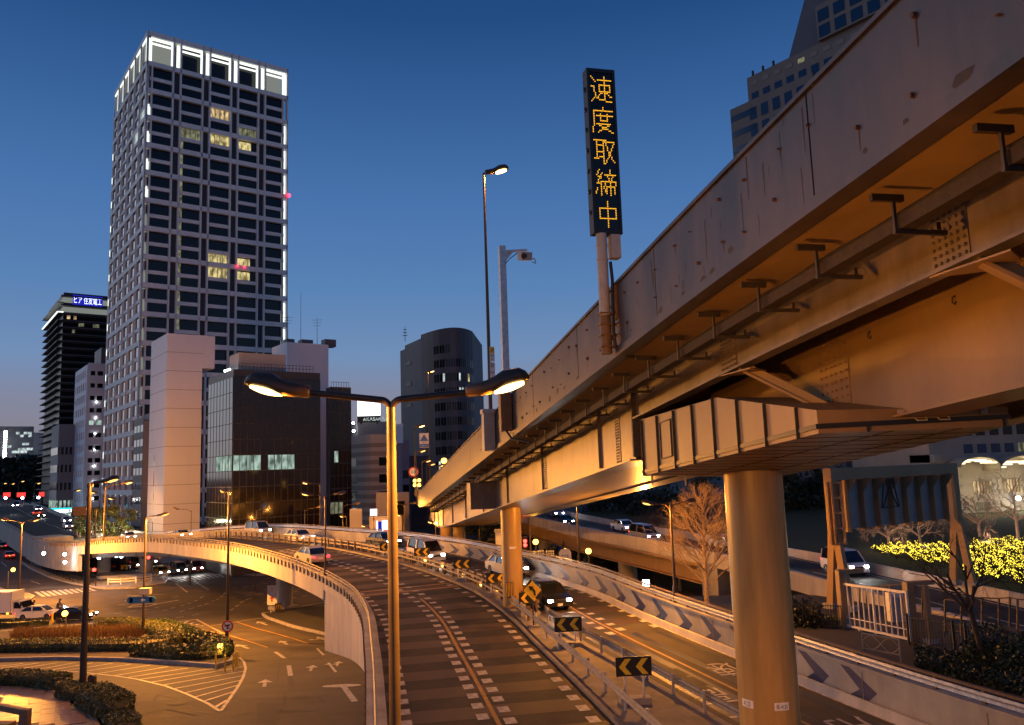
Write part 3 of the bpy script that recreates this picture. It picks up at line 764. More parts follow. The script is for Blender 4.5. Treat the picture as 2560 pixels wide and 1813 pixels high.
q = VV.P(vy(95), 4.3); pier(q.x, q.y, .72, -6.2, q.z - 4.2, 'far round pier glowing yellow beyond the chevron wall')
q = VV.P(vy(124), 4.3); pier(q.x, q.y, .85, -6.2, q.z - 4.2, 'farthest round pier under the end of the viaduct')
# outrigger caps over the median pier
q = VV.P(vy(53.4), 0); MB().box((*VV.P(vy(53.4), 3.6).xy, VV.pos(vy(53.4)).z - 3.3), (1.7, 6.6, 1.7), VV.rz(vy(53.4))).build('pier_head', 'steel_paint', vd)
MB().cyl((-.42, 53.4, 6.85), (-.42, 53.4, VV.pos(vy(53.4)).z - 4.0), .95, n=30).build('pier_head', 'steel_beige', vd, smooth=True)

# ------------------------------------------------------------------ buildings
AZ = .6446
RD = Vector((math.cos(AZ), math.sin(AZ), 0)); LD = Vector((-math.sin(AZ), math.cos(AZ), 0)); ZU = Vector((0, 0, 1))
def span(K, U, px):
    "length along U from K at which the photograph column px is reached"
    lo, hi = 0.0, 160.0; x0 = proj(K)[0]; sg = 1 if proj(K + U * .1)[0] > x0 else -1
    for _ in range(40):
        m = (lo + hi) / 2
        if (proj(K + U * m)[0] - px) * sg > 0: hi = m
        else: lo = m
    return lo
def zat(px, py, Y): return at(px, py, Y).z
def frame(U, p): 
    V = ZU.cross(U); return Matrix(((U.x, V.x, 0, p[0]), (U.y, V.y, 0, p[1]), (U.z, V.z, 1, p[2]), (0, 0, 0, 1)))
_cache = {}
def bx(w, d, h, m, name):
    k = (round(w, 3), round(d, 3), round(h, 3), m, name)
    if k not in _cache:
        me = MB().box((0, 0, 0), (w, d, h)).mesh(name); me.materials.append(MATS[m]); _cache[k] = me
    return _cache[k]
def pt(par, name, m, O, U, N, u, n, z, w, d, h):
    "box part: centred u along the facade, n outwards, z up"
    p = O + U * u + N * n; return put(name, bx(w, d, h, m, name), par, frame(U, (p.x, p.y, z)))
def core(par, K, wr, wl, z0, z1, m, name='walls', inset=0.0):
    a = K + RD * inset + LD * inset
    c = [a, a + RD * (wr - 2*inset), a + RD * (wr - 2*inset) + LD * (wl - 2*inset), a + LD * (wl - 2*inset)]
    return MB().prism([p.xy for p in c], z0, z1).build(name, m, par)
def grid(par, O, U, N, W, z0, z1, nx, ny, pw, sh, dep, mp, ms, mw, lit=None, ends=True, wname='window', sdep=None):
    cw, ch = W / nx, (z1 - z0) / ny; sdep = sdep or dep * .9
    if pw:
        for i in range(nx + 1):
            w = pw if 0 < i < nx else pw
            pt(par, 'facade_pier', mp, O, U, N, min(max(i * cw, pw/2), W - pw/2), dep / 2, (z0 + z1) / 2, w, dep, z1 - z0)
    for j in range(ny + 1):
        if sh: pt(par, 'spandrel', ms, O, U, N, W / 2, sdep / 2, z0 + j * ch, W - .02, sdep, sh)
    for i in range(nx):
        for j in range(ny):
            m = (lit or {}).get((i, ny - 1 - j), mw)
            if m: pt(par, wname, m, O, U, N, (i + .5) * cw, .03, z0 + (j + .5) * ch, cw - pw, .06, ch - sh)
mat('tower_stone', (.78, .76, .74), .65, var=.08, scale=.2)
mat('tower_dark', (.035, .032, .036), .5)
mat('white_clad', (.70, .71, .77), .6, var=.06, scale=.08, stretch=(1, 1, .3))
mat('beige_clad', (.40, .36, .33), .7, var=.1, scale=.1)
mat('beige_stripe', (.22, .19, .175), .7)
mat('dark_clad', (.040, .040, .048), .5, var=.15, scale=.1)
mat('grey_clad', (.19, .185, .20), .65, var=.1, scale=.1)
mat('grey_dark', (.095, .092, .105), .6, var=.12, scale=.1)
mat('mauve_clad', (.26, .215, .27), .7, var=.08, scale=.1)
mat('stone_dim', (.17, .15, .135), .7, var=.12, scale=.3)
mat('stone_hotel', (.33, .28, .22), .7, var=.12, scale=.3)

# ---- the lattice tower
K = at(369.3, 75, 215); tw = thing('lattice_tower', 'tall pale lattice tower with glowing white crown rising over the junction', 'tower', (K.x, K.y, -6), wp=True)
wr, wl = span(K, RD, 721), span(K, LD, 286); ztop = K.z
zc0, zb = zat(356, 156, 215), zat(340, 1232, 215); mod = (zc0 - zb) / 15
NR, NL = -LD, -RD
core(tw, K, wr, wl, -6, zc0, 'tower_dark', 'core', inset=1.1)
core(tw, K, wr, wl, zc0, ztop - 2.0, 'tower_dark', 'crown_core', inset=3.0)
core(tw, K, wr, wl, ztop - .5, ztop - .1, 'tower_stone', 'roof_slab', inset=1.2)
O = K.copy(); O.z = 0
z0 = -6.0
def lattice(O, U, N, W, nb, lits, left):
    cell = W / nb; cw = cell * .055
    # paired columns at each bay line with a slot between
    for i in range(nb + 1):
        for k in ((-1, 1) if 0 < i < nb else (0,)):
            u = i * cell + k * cell * .125
            if i == 0: u = cw / 2
            if i == nb: u = W - cw / 2
            pt(tw, 'column', 'tower_stone', O, U, N, u, -.2 if left else -.55, (z0 + ztop) / 2, cw, .4 if left else 1.1, ztop - z0)
        if i in (0, nb): pt(tw, 'column', 'tower_stone', O, U, N, cell * .19 if i == 0 else W - cell * .19, -.55, (z0 + zc0) / 2, cw * .8, 1.0, zc0 - z0)
    for j in range(17):
        z = zc0 - j * mod
        if z > z0: pt(tw, 'beam', 'tower_stone', O, U, N, W / 2, -.19 if left else -.53, z, W - .05, .38 if left else 1.06, mod * .17)
    pt(tw, 'beam', 'tower_stone', O, U, N, W / 2, -.53, ztop - .75, W - .04, 1.06, 1.5)
    for i in range(nb):
        ub = (i + .5) * cell; ww = cell * .66
        for j in range(16):
            zt = zc0 - j * mod
            if zt - mod < z0: continue
            pt(tw, 'mid_beam', 'tower_stone', O, U, N, ub, -.30 if left else -.85, zt - mod * .52, ww + .6, .3 if left else .6, mod * .13)
            for h, zz in ((0, zt - mod * .275), (1, zt - mod * .76)):
                r = 2 * j + h; m = lits.get((i, r), 'glass_dark')
                wz = mod * .37 if h == 0 else mod * .33
                if m == 'half':
                    pt(tw, 'window', 'window_yellow', O, U, N, ub - ww * .14, -1.06, zz, ww * .70, .06, wz * .8); pt(tw, 'window', 'glass_dark', O, U, N, ub + ww * .35, -1.06, zz, ww * .28, .06, wz)
                elif m == 'edge':
                    pt(tw, 'window', 'window_dim', O, U, N, ub - ww * .42, -1.06, zz, ww * .14, .06, wz); pt(tw, 'window', 'glass_dark', O, U, N, ub + ww * .08, -1.06, zz, ww * .84, .06, wz)
                else:
                    pt(tw, 'window', m, O, U, N, ub, -.66 if left else -1.06, zz, ww, .6 if left else .06, wz)
                    if m != 'glass_dark':
                        for q in (-.25, 0, .25): pt(tw, 'mullion', 'black_paint', O, U, N, ub + ww * q, -1.01, zz, .12, .05, wz)
lits = {(2, 2): 'window_warm', (3, 3): 'window_dim', (1, 4): 'window_dim', (2, 4): 'window_yellow', (3, 4): 'half', (2, 13): 'window_yellow', (2, 14): 'window_yellow', (3, 13): 'half', (3, 14): 'half'}
for r in range(5, 21): lits.setdefault((1, r), 'edge')
lattice(O, RD, NR, wr, 5, lits, False)
lattice(O, LD, NL, wl, 6, {(1, 4): 'window_cool', (0, 3): 'window_cool'}, True)
# crown lighting: lit reveals
cell = wr / 5; ch = ztop - 1.5 - (zc0 + mod * .085)
zm = (ztop - 1.5 + zc0 + mod * .085) / 2
for i in range(5):
    ub = (i + .5) * cell
    pt(tw, 'crown_panel', 'strip_soft' if i in (0, 4) else 'glass_dark', O, RD, NR, ub, -2.6, zm, cell * .66, .1, ch * .98)  # end bays are pale curtains, the light on them painted as glow
    pt(tw, 'light_strip', 'strip_white', O, RD, NR, ub, -1.2, ztop - 1.72, cell * .70, .9, .35)
    pt(tw, 'light_strip', 'strip_white', O, RD, NR, ub, -1.8, ztop - 2.75, cell * .66, .3, .5)
    pt(tw, 'light_strip', 'strip_white', O, RD, NR, ub + cell * .345, -.8, zm, .55, 1.0, ch * .94)
for i in range(6):
    u = i * cell if 0 < i < 5 else (cell * .105 if i == 0 else wr - cell * .105)
    pt(tw, 'light_strip', 'strip_white', O, RD, NR, u + (.3 if i else .2), -.9, zm, .75, .3, ch * .92)
cl = wl / 6
for i in range(6):
    ub = (i + .5) * cl
    pt(tw, 'light_strip', 'strip_white', O, LD, NL, ub - cl * .34, -.10, zm, .5, .25, ch * .94)
    pt(tw, 'light_strip', 'strip_white', O, LD, NL, ub, -.15, ztop - 1.8, cl * .66, .25, .5)
    pt(tw, 'crown_panel', 'strip_soft', O, LD, NL, ub, -.5, zm + ch * .1, cl * .6, .1, ch * .7)  # pale curtains, the light on them painted as glow
for j in range(1, 15):
    z = zc0 - j * mod
    pt(tw, 'light_strip', 'strip_white', O, RD, NR, wr - cell * .10, -.9, z - mod * .5, .35, .3, mod * .72)
    pt(tw, 'light_strip', 'strip_soft', O, RD, NR, wr - cell * .205, -.9, z - mod * .72, .3, .3, mod * .36)
    pt(tw, 'light_strip', 'strip_soft' if j > 4 else 'strip_white', O, RD, NR, cell * .125, -.9, z - mod * .70, .45, .3, mod * .42)
    pt(tw, 'light_strip', 'strip_soft', O, RD, NR, cell * .095, -.9, z - mod * .12, .9, .3, .2)
    pt(tw, 'light_strip', 'strip_white', O, LD, NL, wl - cl * .12, -.1, z - mod * .6, .3, .3, mod * .25)
for u, j, h in ((wr + .2, 4, .45), (cell * 3.15, 7, .3), (cell * 3.4, 7, .3)):
    q = O + RD * u + NR * .3; MB().ball((q.x, q.y, zc0 - j * mod + h), .55 if u > wr else .25).build('warning_light', 'aviation', tw)

# ---- white slab and its neighbours
def block(name, label, cat, px, py, Y, xr, xl, m, zbase=-6.2, body='walls'):
    K = at(px, py, Y); t = thing(name, label, cat, (K.x, K.y, zbase), wp=True)
    wr, wl = span(K, RD, xr), span(K, LD, xl); core(t, K, wr, wl, zbase, K.z, m, body)
    O = K.copy(); O.z = 0; return t, O, wr, wl, K.z
t, O, a, b, zt = block('white_office', 'windowless white slab building with one notched upper corner', 'building', 418.7, 832.8, 150, 507, 378.5, 'white_clad')
z1, z2 = zat(537, 932, 150), zt
K2 = Vector((O.x, O.y, 0)); wtop = span(Vector((*O.xy, zt)), RD, 537.8)
c = [K2 + RD * (a + .01), K2 + RD * wtop, K2 + RD * wtop + LD * b, K2 + RD * (a + .01) + LD * b]
MB().prism([p.xy for p in c], z1 + 1.5, z2).build('upper_overhang', 'white_clad', t)
for k in range(1, 12):
    z = zt - k * (zt + 6) / 12
    pt(t, 'panel_joint', 'grey_clad', O, RD, NR, a / 2, .012, z, a, .03, .07); pt(t, 'panel_joint', 'grey_clad', O, LD, NL, b / 2, .012, z, b, .03, .07)
for k in range(8): pt(t, 'slit_window', 'window_green' if k % 3 != 1 else 'glass_dark', O, LD, NL, b * .62, .02, zt - 24 - k * 3.2, .30, .05, 2.9)
t, O, a, b, zt = block('annex', 'narrow grey annex with blue-grey windows beside the white slab', 'building', 360, 1052, 175, 378, 336, 'grey_clad')
grid(t, O, LD, NL, b, -6, zt, 3, 9, .18, 1.6, .12, 'grey_dark', 'grey_dark', 'glass_blue')
MB().prism([(p.xy) for p in (O + RD * 1, O + RD * 4, O + RD * 4 + LD * 4, O + RD * 1 + LD * 4)], zt, zt + 1.6).build('roof_plant', 'grey_clad', t)

t, O, a, b, zt = block('glass_office', 'dark brown glass office block behind the twin lamp with one lit floor', 'building', 584, 923, 130, 800, 522, 'tower_dark')
lit = {(i, 5): 'window_green' for i in (0, 1, 2, 3, 5, 6, 7, 8)}; lit[(2, 4)] = 'glass_brown'
grid(t, O, RD, NR, a, -2.5, zt - 1.2, 13, 11, .10, .14, .10, 'black_paint', 'black_paint', 'glass_brown', {k: v for k, v in lit.items()}, wname='pane')
grid(t, O, LD, NL, b, -2.5, zt - 1.2, 8, 11, .10, .14, .10, 'black_paint', 'black_paint', 'glass_brown', {(i, 5): 'window_green' for i in (0, 1, 2, 3, 4)}, wname='pane')
mb = MB()
for k in range(22):
    q = O + RD * (1 + k * (a - 2) / 21) + LD * .6; mb.box((q.x, q.y, zt + .6), (.06, .06, 1.2))
q0, q1 = O + RD * 1 + LD * .6, O + RD * (a - 1) + LD * .6
for h in (.6, 1.15): mb.bar((*q0.xy, zt + h), (*q1.xy, zt + h), .06, .06)
mb.build('roof_railing', 'dark_steel', t)
q = O + RD * (a * .38) + LD * 5; MB().box((q.x, q.y, zt + 1.6), (8, 5, 3.2), AZ).build('roof_plant', 'beige_clad', t)
for k in range(3): q = O + LD * (2 + k * 1.2); MB().ball((q.x, q.y, zt + .2), .16).build('roof_light', 'lamp_white', t)
for k, (u, z, w) in enumerate(((a * .5, 1.5, a * .9),)): pt(t, 'lobby_band', 'window_dim', O, RD, NR, u, .02, -4.2, w, .05, .4)

t, O, a, b, zt = block('white_tower_block', 'plain white windowless block with rooftop aerials behind the glass office', 'building', 718, 855, 156, 821, 680, 'white_clad')
for k, (u, r, h) in enumerate(((1.5, .8, 1.0), (5.0, 1.2, 1.1), (10, 1.2, 1.5))):
    q = O + RD * u + LD * 3; MB().box((q.x, q.y, zt + h / 2), (r * 2, 2, h), AZ).build('roof_plant', 'grey_dark', t)
for u, h in ((1.3, 6), (4.0, 11), (7.5, 6)):
    q = O + RD * u + LD * 3; mb = MB().cyl((q.x, q.y, zt), (q.x, q.y, zt + h), .06, .03, n=5)
    if h < 8:
        for k in range(3): mb.bar(q + Vector((-1.1 + .2*k, 0, zt + h - .5 - .6*k)), q + Vector((1.1 - .2*k, 0, zt + h - .5 - .6*k)), .05, .05)
    mb.build('aerial', 'grey_dark', t)
pt(t, 'wall_hatch', 'sign_red', O, LD, NL, b * .35, .03, zt - 12.5, 1.0, .08, 2.0)
t, O, a, b, zt = block('dark_glass_block', 'narrow black glass block with a roof rail beside the white tower block', 'building', 823, 969, 152, 877, 815, 'tower_dark')
lit = {(0, 9): 'window_dim', (1, 9): 'window_dim', (2, 9): 'window_dim', (1, 5): 'window_green'}
grid(t, O, RD, NR, a, -3, zt, 5, 12, .12, .3, .10, 'black_paint', 'black_paint', 'glass_brown', lit, wname='pane')
mb = MB()
for k in range(8): q = O + RD * (.4 + k * (a - .8) / 7); mb.box((q.x, q.y, zt + .55), (.07, .07, 1.1))
mb.bar((*(O + RD * .4).xy, zt + 1.1), (*(O + RD * (a - .4)).xy, zt + 1.1), .07, .07); mb.build('roof_railing', 'dark_steel', t)

# ---- striped beige block, billboard block, round tower and the low ones between
t, O, a, b, zt = block('striped_block', 'beige office block with brown horizontal stripes behind the lamp pole', 'building', 926, 1086, 165, 985, 877, 'beige_clad')
nf = 11
for j in range(nf): 
    z = zt - 2.2 - j * (zt + 2) / nf
    pt(t, 'stripe', 'beige_stripe', O, RD, NR, a / 2, .02, z, a, .06, .9); pt(t, 'stripe', 'beige_stripe', O, LD, NL, b / 2, .02, z, b, .06, .9)
    if j % 2 == 1:
        m = 'window_cool' if j in (7, 9) else 'glass_dark'
        pt(t, 'window', m, O, LD, NL, b * .84, .03, z - 1.6, b * .24, .06, 1.7); pt(t, 'window', 'glass_dark' if j != 9 else 'window_cool', O, RD, NR, a * .62, .03, z - 1.6, a * .55, .06, 1.7)
t, O, a, b, zt = block('billboard_block', 'grey block carrying a blazing white rooftop billboard', 'building', 893, 1054, 225, 975, 872, 'grey_clad')
zb0, zb1 = zat(920, 1040, 222), zat(920, 1000, 222)
q0, q1 = at(894, 1020, 222), at(951, 1023, 222); U = (q1 - q0).to_3d(); U.z = 0; W = U.length; U.normalize(); N = Vector((U.y, -U.x, 0))
bo = thing('billboard', 'bright white illuminated billboard on the grey roof beside the lamp pole', 'billboard', (q0.x, q0.y, zt), wp=True)
Ob = Vector((q0.x, q0.y, 0))
pt(bo, 'screen', 'screen_white', Ob, U, N, W / 2, .2, (zb0 + zb1) / 2, W, .3, zb1 - zb0)
pt(bo, 'base_panel', 'black_paint', Ob, U, N, W / 2, .2, zb0 - .95, W, .3, 1.7)
lettering('AKASAKA', .95, Ob + U * (W * .72) + N * .38 + ZU * (zb0 - .95), U, ZU, 'window_cool', bo)
for k in (.15, .85): pt(bo, 'post', 'dark_steel', Ob, U, N, W * k, -.3, (zt + zb1) / 2 - 1, .4, .4, zb1 - zt)
for k, (px_, py_) in enumerate(((883, 1058), (884, 1078))): q = at(px_, py_, 224); MB().ball(q, .35).build('roof_lamp', 'lamp_white', t)
# round tower: a curved front of window bays
Kc = at(1090, 835, 262)
rt = thing('round_tower', 'dark office tower with a bowed front and scattered lit windows', 'tower', (Kc.x, Kc.y, -6), wp=True)
pl, pm, pr = at(1000, 845, 280), at(1052, 830, 262), at(1181, 855, 258)
pl.z = pm.z = pr.z = 0
mid = at(1125, 830, 250); mid.z = 0
zt = zat(1125, 822, 252); zs = zat(1000, 878, 280); nb = 10
arc = []
for i in range(nb + 1):
    k = i / nb; arc.append(pm.lerp(pr, k) + (mid - pm.lerp(pr, .5)) * (1 - (2*k - 1) ** 2))
back = [pr + Vector((2, 30, 0)), pm + Vector((-4, 34, 0))]
MB().prism([p.xy for p in arc + back], -6, zt).build('walls', 'grey_dark', rt)
MB().prism([p.xy for p in (pl, pm + Vector((0, .5, 0)), pm + Vector((0, 24, 0)), pl + Vector((0, 24, 0)))], -6, zs).build('side_wing', 'grey_clad', rt)
MB().prism([p.xy for p in (pl.lerp(pm, .2) + Vector((0, 2, 0)), pm + Vector((-.2, 2, 0)), pm + Vector((0, 20, 0)), pl.lerp(pm, .2) + Vector((0, 20, 0)))], zs, zt - .8).build('roof_plant', 'grey_clad', rt)
rl = random.Random(4); rows = 19
litr = {8: .55, 9: .5, 10: .9, 11: .45, 13: .9, 14: .6, 2: .12, 3: .14, 15: .4}
for j in range(rows):
    z = zt - 6.5 - j * 4.55
    for i in range(2, nb):
        p, q = arc[i], arc[i + 1]; U = (q - p).normalized(); N = Vector((U.y, -U.x, 0)); w = (q - p).length
        if j == 0 and i > 4: continue
        for h in (.27, .73):
            m = 'window_cool' if rl.random() < litr.get(j, 0) else 'glass_dark'
            if j in (2, 3) and i == 8 and h > .5: m = 'window_yellow'
            pt(rt, 'window', m, p, U, N, w * h, .04, z, w * .30, .10, 2.5)
    if j % 3 == 1 and j < 8:
        U = (pm - pl).normalized(); pt(rt, 'vent', 'black_paint', pl, U, Vector((U.y, -U.x, 0)), (pm - pl).length * .4, .04, zs - 3 - j * 2.4, 5, .1, 1.2)
        p, q = arc[0], arc[1]; U = (q - p).normalized(); pt(rt, 'window', 'glass_dark', p, U, Vector((U.y, -U.x, 0)), 2.4, .04, zt - 16 - j * 4, 2.6, .1, 3)
mb = MB().cyl((pm.x - 6, pm.y + 6, zt - 1), (pm.x - 6, pm.y + 6, zt + 4), .12, .08, n=5)
for k in range(3): mb.box((pm.x - 6, pm.y + 6, zt + 1 + k), (1.6 - .3*k, .2, .2))
mb.build('aerial', 'grey_dark', rt)
t, O, a, b, zt = block('mauve_block', 'plain mauve rendered block with a pale rooftop sign panel', 'building', 1004, 1100, 190, 1022, 960, 'mauve_clad')
pt(t, 'roof_sign', 'white_clad', O, LD, NL, b * .35, .2, zt + 1.5, 8, .3, 4.5)
for k in range(4): pt(t, 'window', 'glass_dark', O, RD, NR, a * .5, .03, zt - 8 - k * 3.4, 1.6, .06, 1.9)
t, O, a, b, zt = block('finned_block', 'dark block with vertical fins left of the viaduct end', 'building', 1022, 1140, 200, 1075, 1012, 'dark_clad')
for k in range(14): pt(t, 'fin', 'grey_dark', O, RD, NR, (k + .5) * a / 14, .2, zt / 2 - 3, .35, .4, zt + 6)
for k in range(3): pt(t, 'window', 'window_dim', O, RD, NR, a * (.15 + .16 * k), .05, zt - 3, a * .07, .06, 4.5)
t, O, a, b, zt = block('low_shop', 'low pale shop building with lit doorway behind the lamp pole', 'building', 985, 1232, 140, 1022, 940, 'beige_clad')
pt(t, 'window', 'glass_dark', O, RD, NR, a * .45, .03, zt - 3.5, a * .5, .06, 4); pt(t, 'fascia_light', 'arcade', O, LD, NL, b * .5, .06, zt - 4.3, b * .7, .1, .35)
q0 = at(944, 1330, 126)
sh = thing('convenience_shop', 'glowing white convenience shop front just left of the lamp pole', 'shop', (q0.x, q0.y, -6.2), wp=True)
z0_, z1_ = zat(955, 1338, 126), zat(955, 1302, 126); O = Vector((q0.x, q0.y, 0)); UX = Vector((1, 0, 0)); NY = Vector((0, -1, 0))
pt(sh, 'wall', 'beige_clad', O, UX, NY, 1.2, -1.2, (z1_ - 6) / 2, 5, 2, z1_ + 7.4)
pt(sh, 'lit_window', 'shop_white', O, UX, NY, 1.5, -.1, (z0_ + z1_) / 2, 1.6, .1, z1_ - z0_); pt(sh, 'lit_window', 'screen_blue', O, UX, NY, .35, -.1, (z0_ + z1_) / 2, .5, .1, (z1_ - z0_) * .9)
pt(sh, 'light_post', 'shop_white', O, UX, NY, -.05, .05, (z0_ + z1_) / 2, .14, .1, z1_ - z0_); pt(sh, 'display', 'shop_red', O, UX, NY, 1.3, -.04, z0_ + .45, .9, .04, .5)
q = at(934, 1281, 120)
ls = thing('lit_sign', 'square white lightbox sign on a pole left of the shop front', 'sign', (q.x, q.y, -6.3), wp=True)
MB().box(q, (.95, .35, .95)).build('light_box', 'screen_white', ls); MB().cyl((q.x, q.y + .1, -6.3), (q.x, q.y + .1, q.z - .4), .07, n=8).build('post', 'dark_steel', ls)
q = at(890, 1300, 128); t = thing('panel_wall', 'plain orange lit panel standing beyond the flyover rail', 'panel', (q.x, q.y, -6.3), wp=True)
MB().box((q.x, q.y, (zat(890, 1272, 128) - 6.3) / 2), (1.9, .3, zat(890, 1272, 128) + 6.3)).build('board', 'beige_clad', t)
MB().box((q.x, q.y + .4, -3), (.3, .3, 6)).build('post', 'dark_steel', t)

# ---- left edge of the picture
t, O, a, b, zt = block('ledged_tower', 'black tower with thin ledges and a glowing crown left of the lattice tower', 'tower', 160, 731, 330, 292, 122, 'dark_clad')
fl = (zt - 10) / 27
for j in range(28):
    z = zt - 9 - j * fl
    if z < -4: continue
    pt(t, 'ledge', 'grey_dark', O, RD, NR, a / 2, .5, z, a + 1.2, 1.0, .35); pt(t, 'ledge', 'grey_dark', O, LD, NL, b / 2, 1.0, z, b + 2, 2.0, .35)
    pt(t, 'glazing', 'glass_dark', O, RD, NR, a / 2, .03, z - fl * .55, a, .06, fl * .6)
for u, r, w, m in ((.10, 0, .06, 'window_warm'), (.22, 0, .05, 'window_warm'), (.62, 1, .12, 'window_cool'), (.34, 1, .10, 'window_green'), (.2, 2, .05, 'window_green')):
    pt(t, 'window', m if r < 1 else 'window_dim', O, RD, NR, a * u, .08, zt - 9 - (r + .5) * fl, a * w, .06, fl * .5)
for k, z in ((0, zt - 3.2), (1, zt - 7.2)):
    pt(t, 'light_band', 'strip_soft', O, RD, NR, a / 2, .05, z, a, .1, 2.2); pt(t, 'light_band', 'strip_soft', O, LD, NL, b / 2, .05, z, b, .1, 2.2)
    pt(t, 'crown_ledge', 'strip_white' if k else 'dark_clad', O, LD, NL, b / 2, 1.2, z - 1.3, b + 2.4, 2.4, .3); pt(t, 'crown_ledge', 'dark_clad', O, RD, NR, a / 2, 1.2, z + 1.4, a + 2.4, 2.4, .5)
pt(t, 'sign_panel', 'screen_blue', O, RD, NR, a * .44, 1.2, zt - 3.0, a * .56, .3, 4.2)
lettering('ヒア 住友電工', 3.1, O + RD * (a * .44) + NR * 1.42 + ZU * (zt - 3.0), RD, ZU, 'neon_blue', t, wmax=a * .52)
t, O, a, b, zt = block('white_grid_block', 'pale grid-fronted office block with deep dark windows', 'building', 221.5, 910, 262, 300, 192, 'grey_clad')
lit = {(1, 4): 'window_green', (0, 4): 'window_green'}
grid(t, O, RD, NR, a, 2, zt - 1, 4, 11, a * .07, 2.6, .5, 'white_clad', 'white_clad', 'glass_dark', lit)
grid(t, O, LD, NL, b, 2, zt - 1, 6, 11, b * .07, 1.6, .4, 'white_clad', 'white_clad', 'grey_dark')
for k in range(7): q = O + RD * (a * .27) + NR * .8; MB().ball((q.x, q.y, zt - 12.5 - k * 5.2), .17).build('facade_lamp', 'lamp_white', t)
q = O + RD * 12 + LD * 8; MB().box((q.x, q.y, zt + 3), (16, 12, 6), AZ).build('roof_plant', 'grey_dark', t)
t, O, a, b, zt = block('banded_block', 'low grey block with ribbon windows, one floor brightly lit', 'building', 148, 1061, 275, 200, 130, 'grey_clad')
nfl = 7
for j in range(nfl):
    z = zt - 9 - j * 6.0; m = {3: 'window_green', 4: 'window_yellow'}.get(j, 'glass_dark')
    pt(t, 'ribbon_window', m, O, RD, NR, a / 2, .04, z, a * .97, .08, 2.5); pt(t, 'ribbon_window', m if j > 2 else 'glass_dark', O, LD, NL, b / 2, .04, z, b * .94, .08, 2.5)
    for k in range(5): pt(t, 'mullion', 'grey_clad', O, RD, NR, a * (k + .5) / 5, .09, z, .5, .08, 2.5)
q = at(148, 1278, 255); t = thing('shop_canopy', 'glowing turquoise shop canopy at the foot of the banded block', 'canopy', (q.x, q.y, -4), wp=True)
MB().box(q, (6.5, 2.5, .9)).build('canopy_light', 'shop_white', t); MB().box((q.x, q.y + 1.2, q.z - 2.2), (6.2, .2, 3.2)).build('shop_window', 'window_cool', t); MB().box((q.x, q.y, q.z + .7), (6.7, 2.7, .5)).build('canopy_top', 'neon_cyan', t)
t, O, a, b, zt = block('hillside_block', 'distant broad grey block with a column of lit stairwell windows', 'building', -30, 1066, 520, 85, -60, 'grey_dark')
t2 = t
core_w = span(Vector((*O.xy, zt)), RD, 118)
c = [O + RD * (a + .05), O + RD * core_w, O + RD * core_w + LD * 20, O + RD * (a + .05) + LD * 20]; MB().prism([p.xy for p in c], -6, zt - 4).build('side_wing', 'grey_clad', t)
for k in range(11): q = at(14 - k * .3, 1080 + k * 6.6, 512); MB().box(q, (1.6, .6, 1.1)).build('window', 'lamp_white', t)
for px_, py_, w in ((44, 1083, 2), (64, 1083, 2), (75, 1083, 2), (75, 1090, 2), (55, 1090, 2), (64, 1110, 4), (20, 1117, 4), (55, 1123, 5), (64, 1123, 5), (72, 1123, 5), (38, 1130, 4), (46, 1130, 6), (55, 1130, 6), (42, 1143, 2), (40, 1149, 2)):
    q = at(px_, py_, 512); MB().box(q, (w, .6, 1.5)).build('window', 'window_cool', t)

# ---- stepped building behind the viaduct, top right
Kf = at(1867, 196, 205); t = thing('stepped_hotel', 'stepped beige high-rise with blue windows above the viaduct', 'building', (Kf.x, Kf.y, -5), wp=True)
U = -LD; N = -RD
ztp = Kf.z; Ln = 70.0
O = Kf.copy(); O.z = 0
def slab(u0, u1, n0, n1, za, zb_, m, name='wing'):
    c = [O + U * u0 + N * n0, O + U * u1 + N * n0, O + U * u1 + N * n1, O + U * u0 + N * n1]; return MB().prism([p.xy for p in c], za, zb_).build(name, m, t)
slab(0, Ln, 0, -30, -5, ztp, 'stone_dim')
zlow = zat(1845, 278, 209); slab(-5, 20, 1.5, -24, -5, zlow, 'stone_dim')
z2 = zat(1960, 129, 190); 
c0, c1 = 13.0, Ln
pts0 = [O + U * c0, O + U * c1, O + U * c1 + N * -24, O + U * c0 + N * -24]; pts1 = [O + U * (c0 + 6) + N * -5, O + U * c1 + N * -5, O + U * c1 + N * -20, O + U * (c0 + 6) + N * -20]
MB().add([(*p.xy, ztp) for p in pts0] + [(*p.xy, ztp + 24) for p in pts1], [(0, 1, 5, 4), (1, 2, 6, 5), (2, 3, 7, 6), (3, 0, 4, 7), (4, 5, 6, 7)]).build('mansard_roof', 'grey_dark', t)
slab(22, Ln, 1.2, -18, ztp, ztp + 9, 'stone_dim', 'upper_wing')
for i in range(13):
    u = 2.2 + i * 3.55
    for j in range(14):
        z = ztp - 6.5 - j * 4.6; m = 'glass_blue'
        if (i, j) == (2, 3): m = 'window_cool'
        hgt = 3.2 if j else 3.4
        pt(t, 'window', m, O, U, N, u, 1.56 if (z < zlow and u < 20) else .05, z, 2.1, .1, hgt)
    pt(t, 'vent', 'window_dim' if i in (4,) else 'beige_stripe', O, U, N, u, .06, ztp - 2.2, 1.9, .1, 1.1)
for i in range(8):
    for j in range(2): pt(t, 'window', 'glass_blue', O, U, N, 24 + i * 4.2, 1.26, ztp + 2 + j * 4.0, 2.9, .1, 3.0)
for j in range(8): pt(t, 'ribbon_window', 'glass_blue', O, U, N, -1.0, 1.56, zlow - 3 - j * 4.4, 7.6, .1, 1.6)
for k in range(3): q = O + U * (2 + 3.2 * k); MB().box((q.x, q.y, ztp + .6), (.5, .5, 1.2)).build('roof_lamp', 'dark_steel', t)

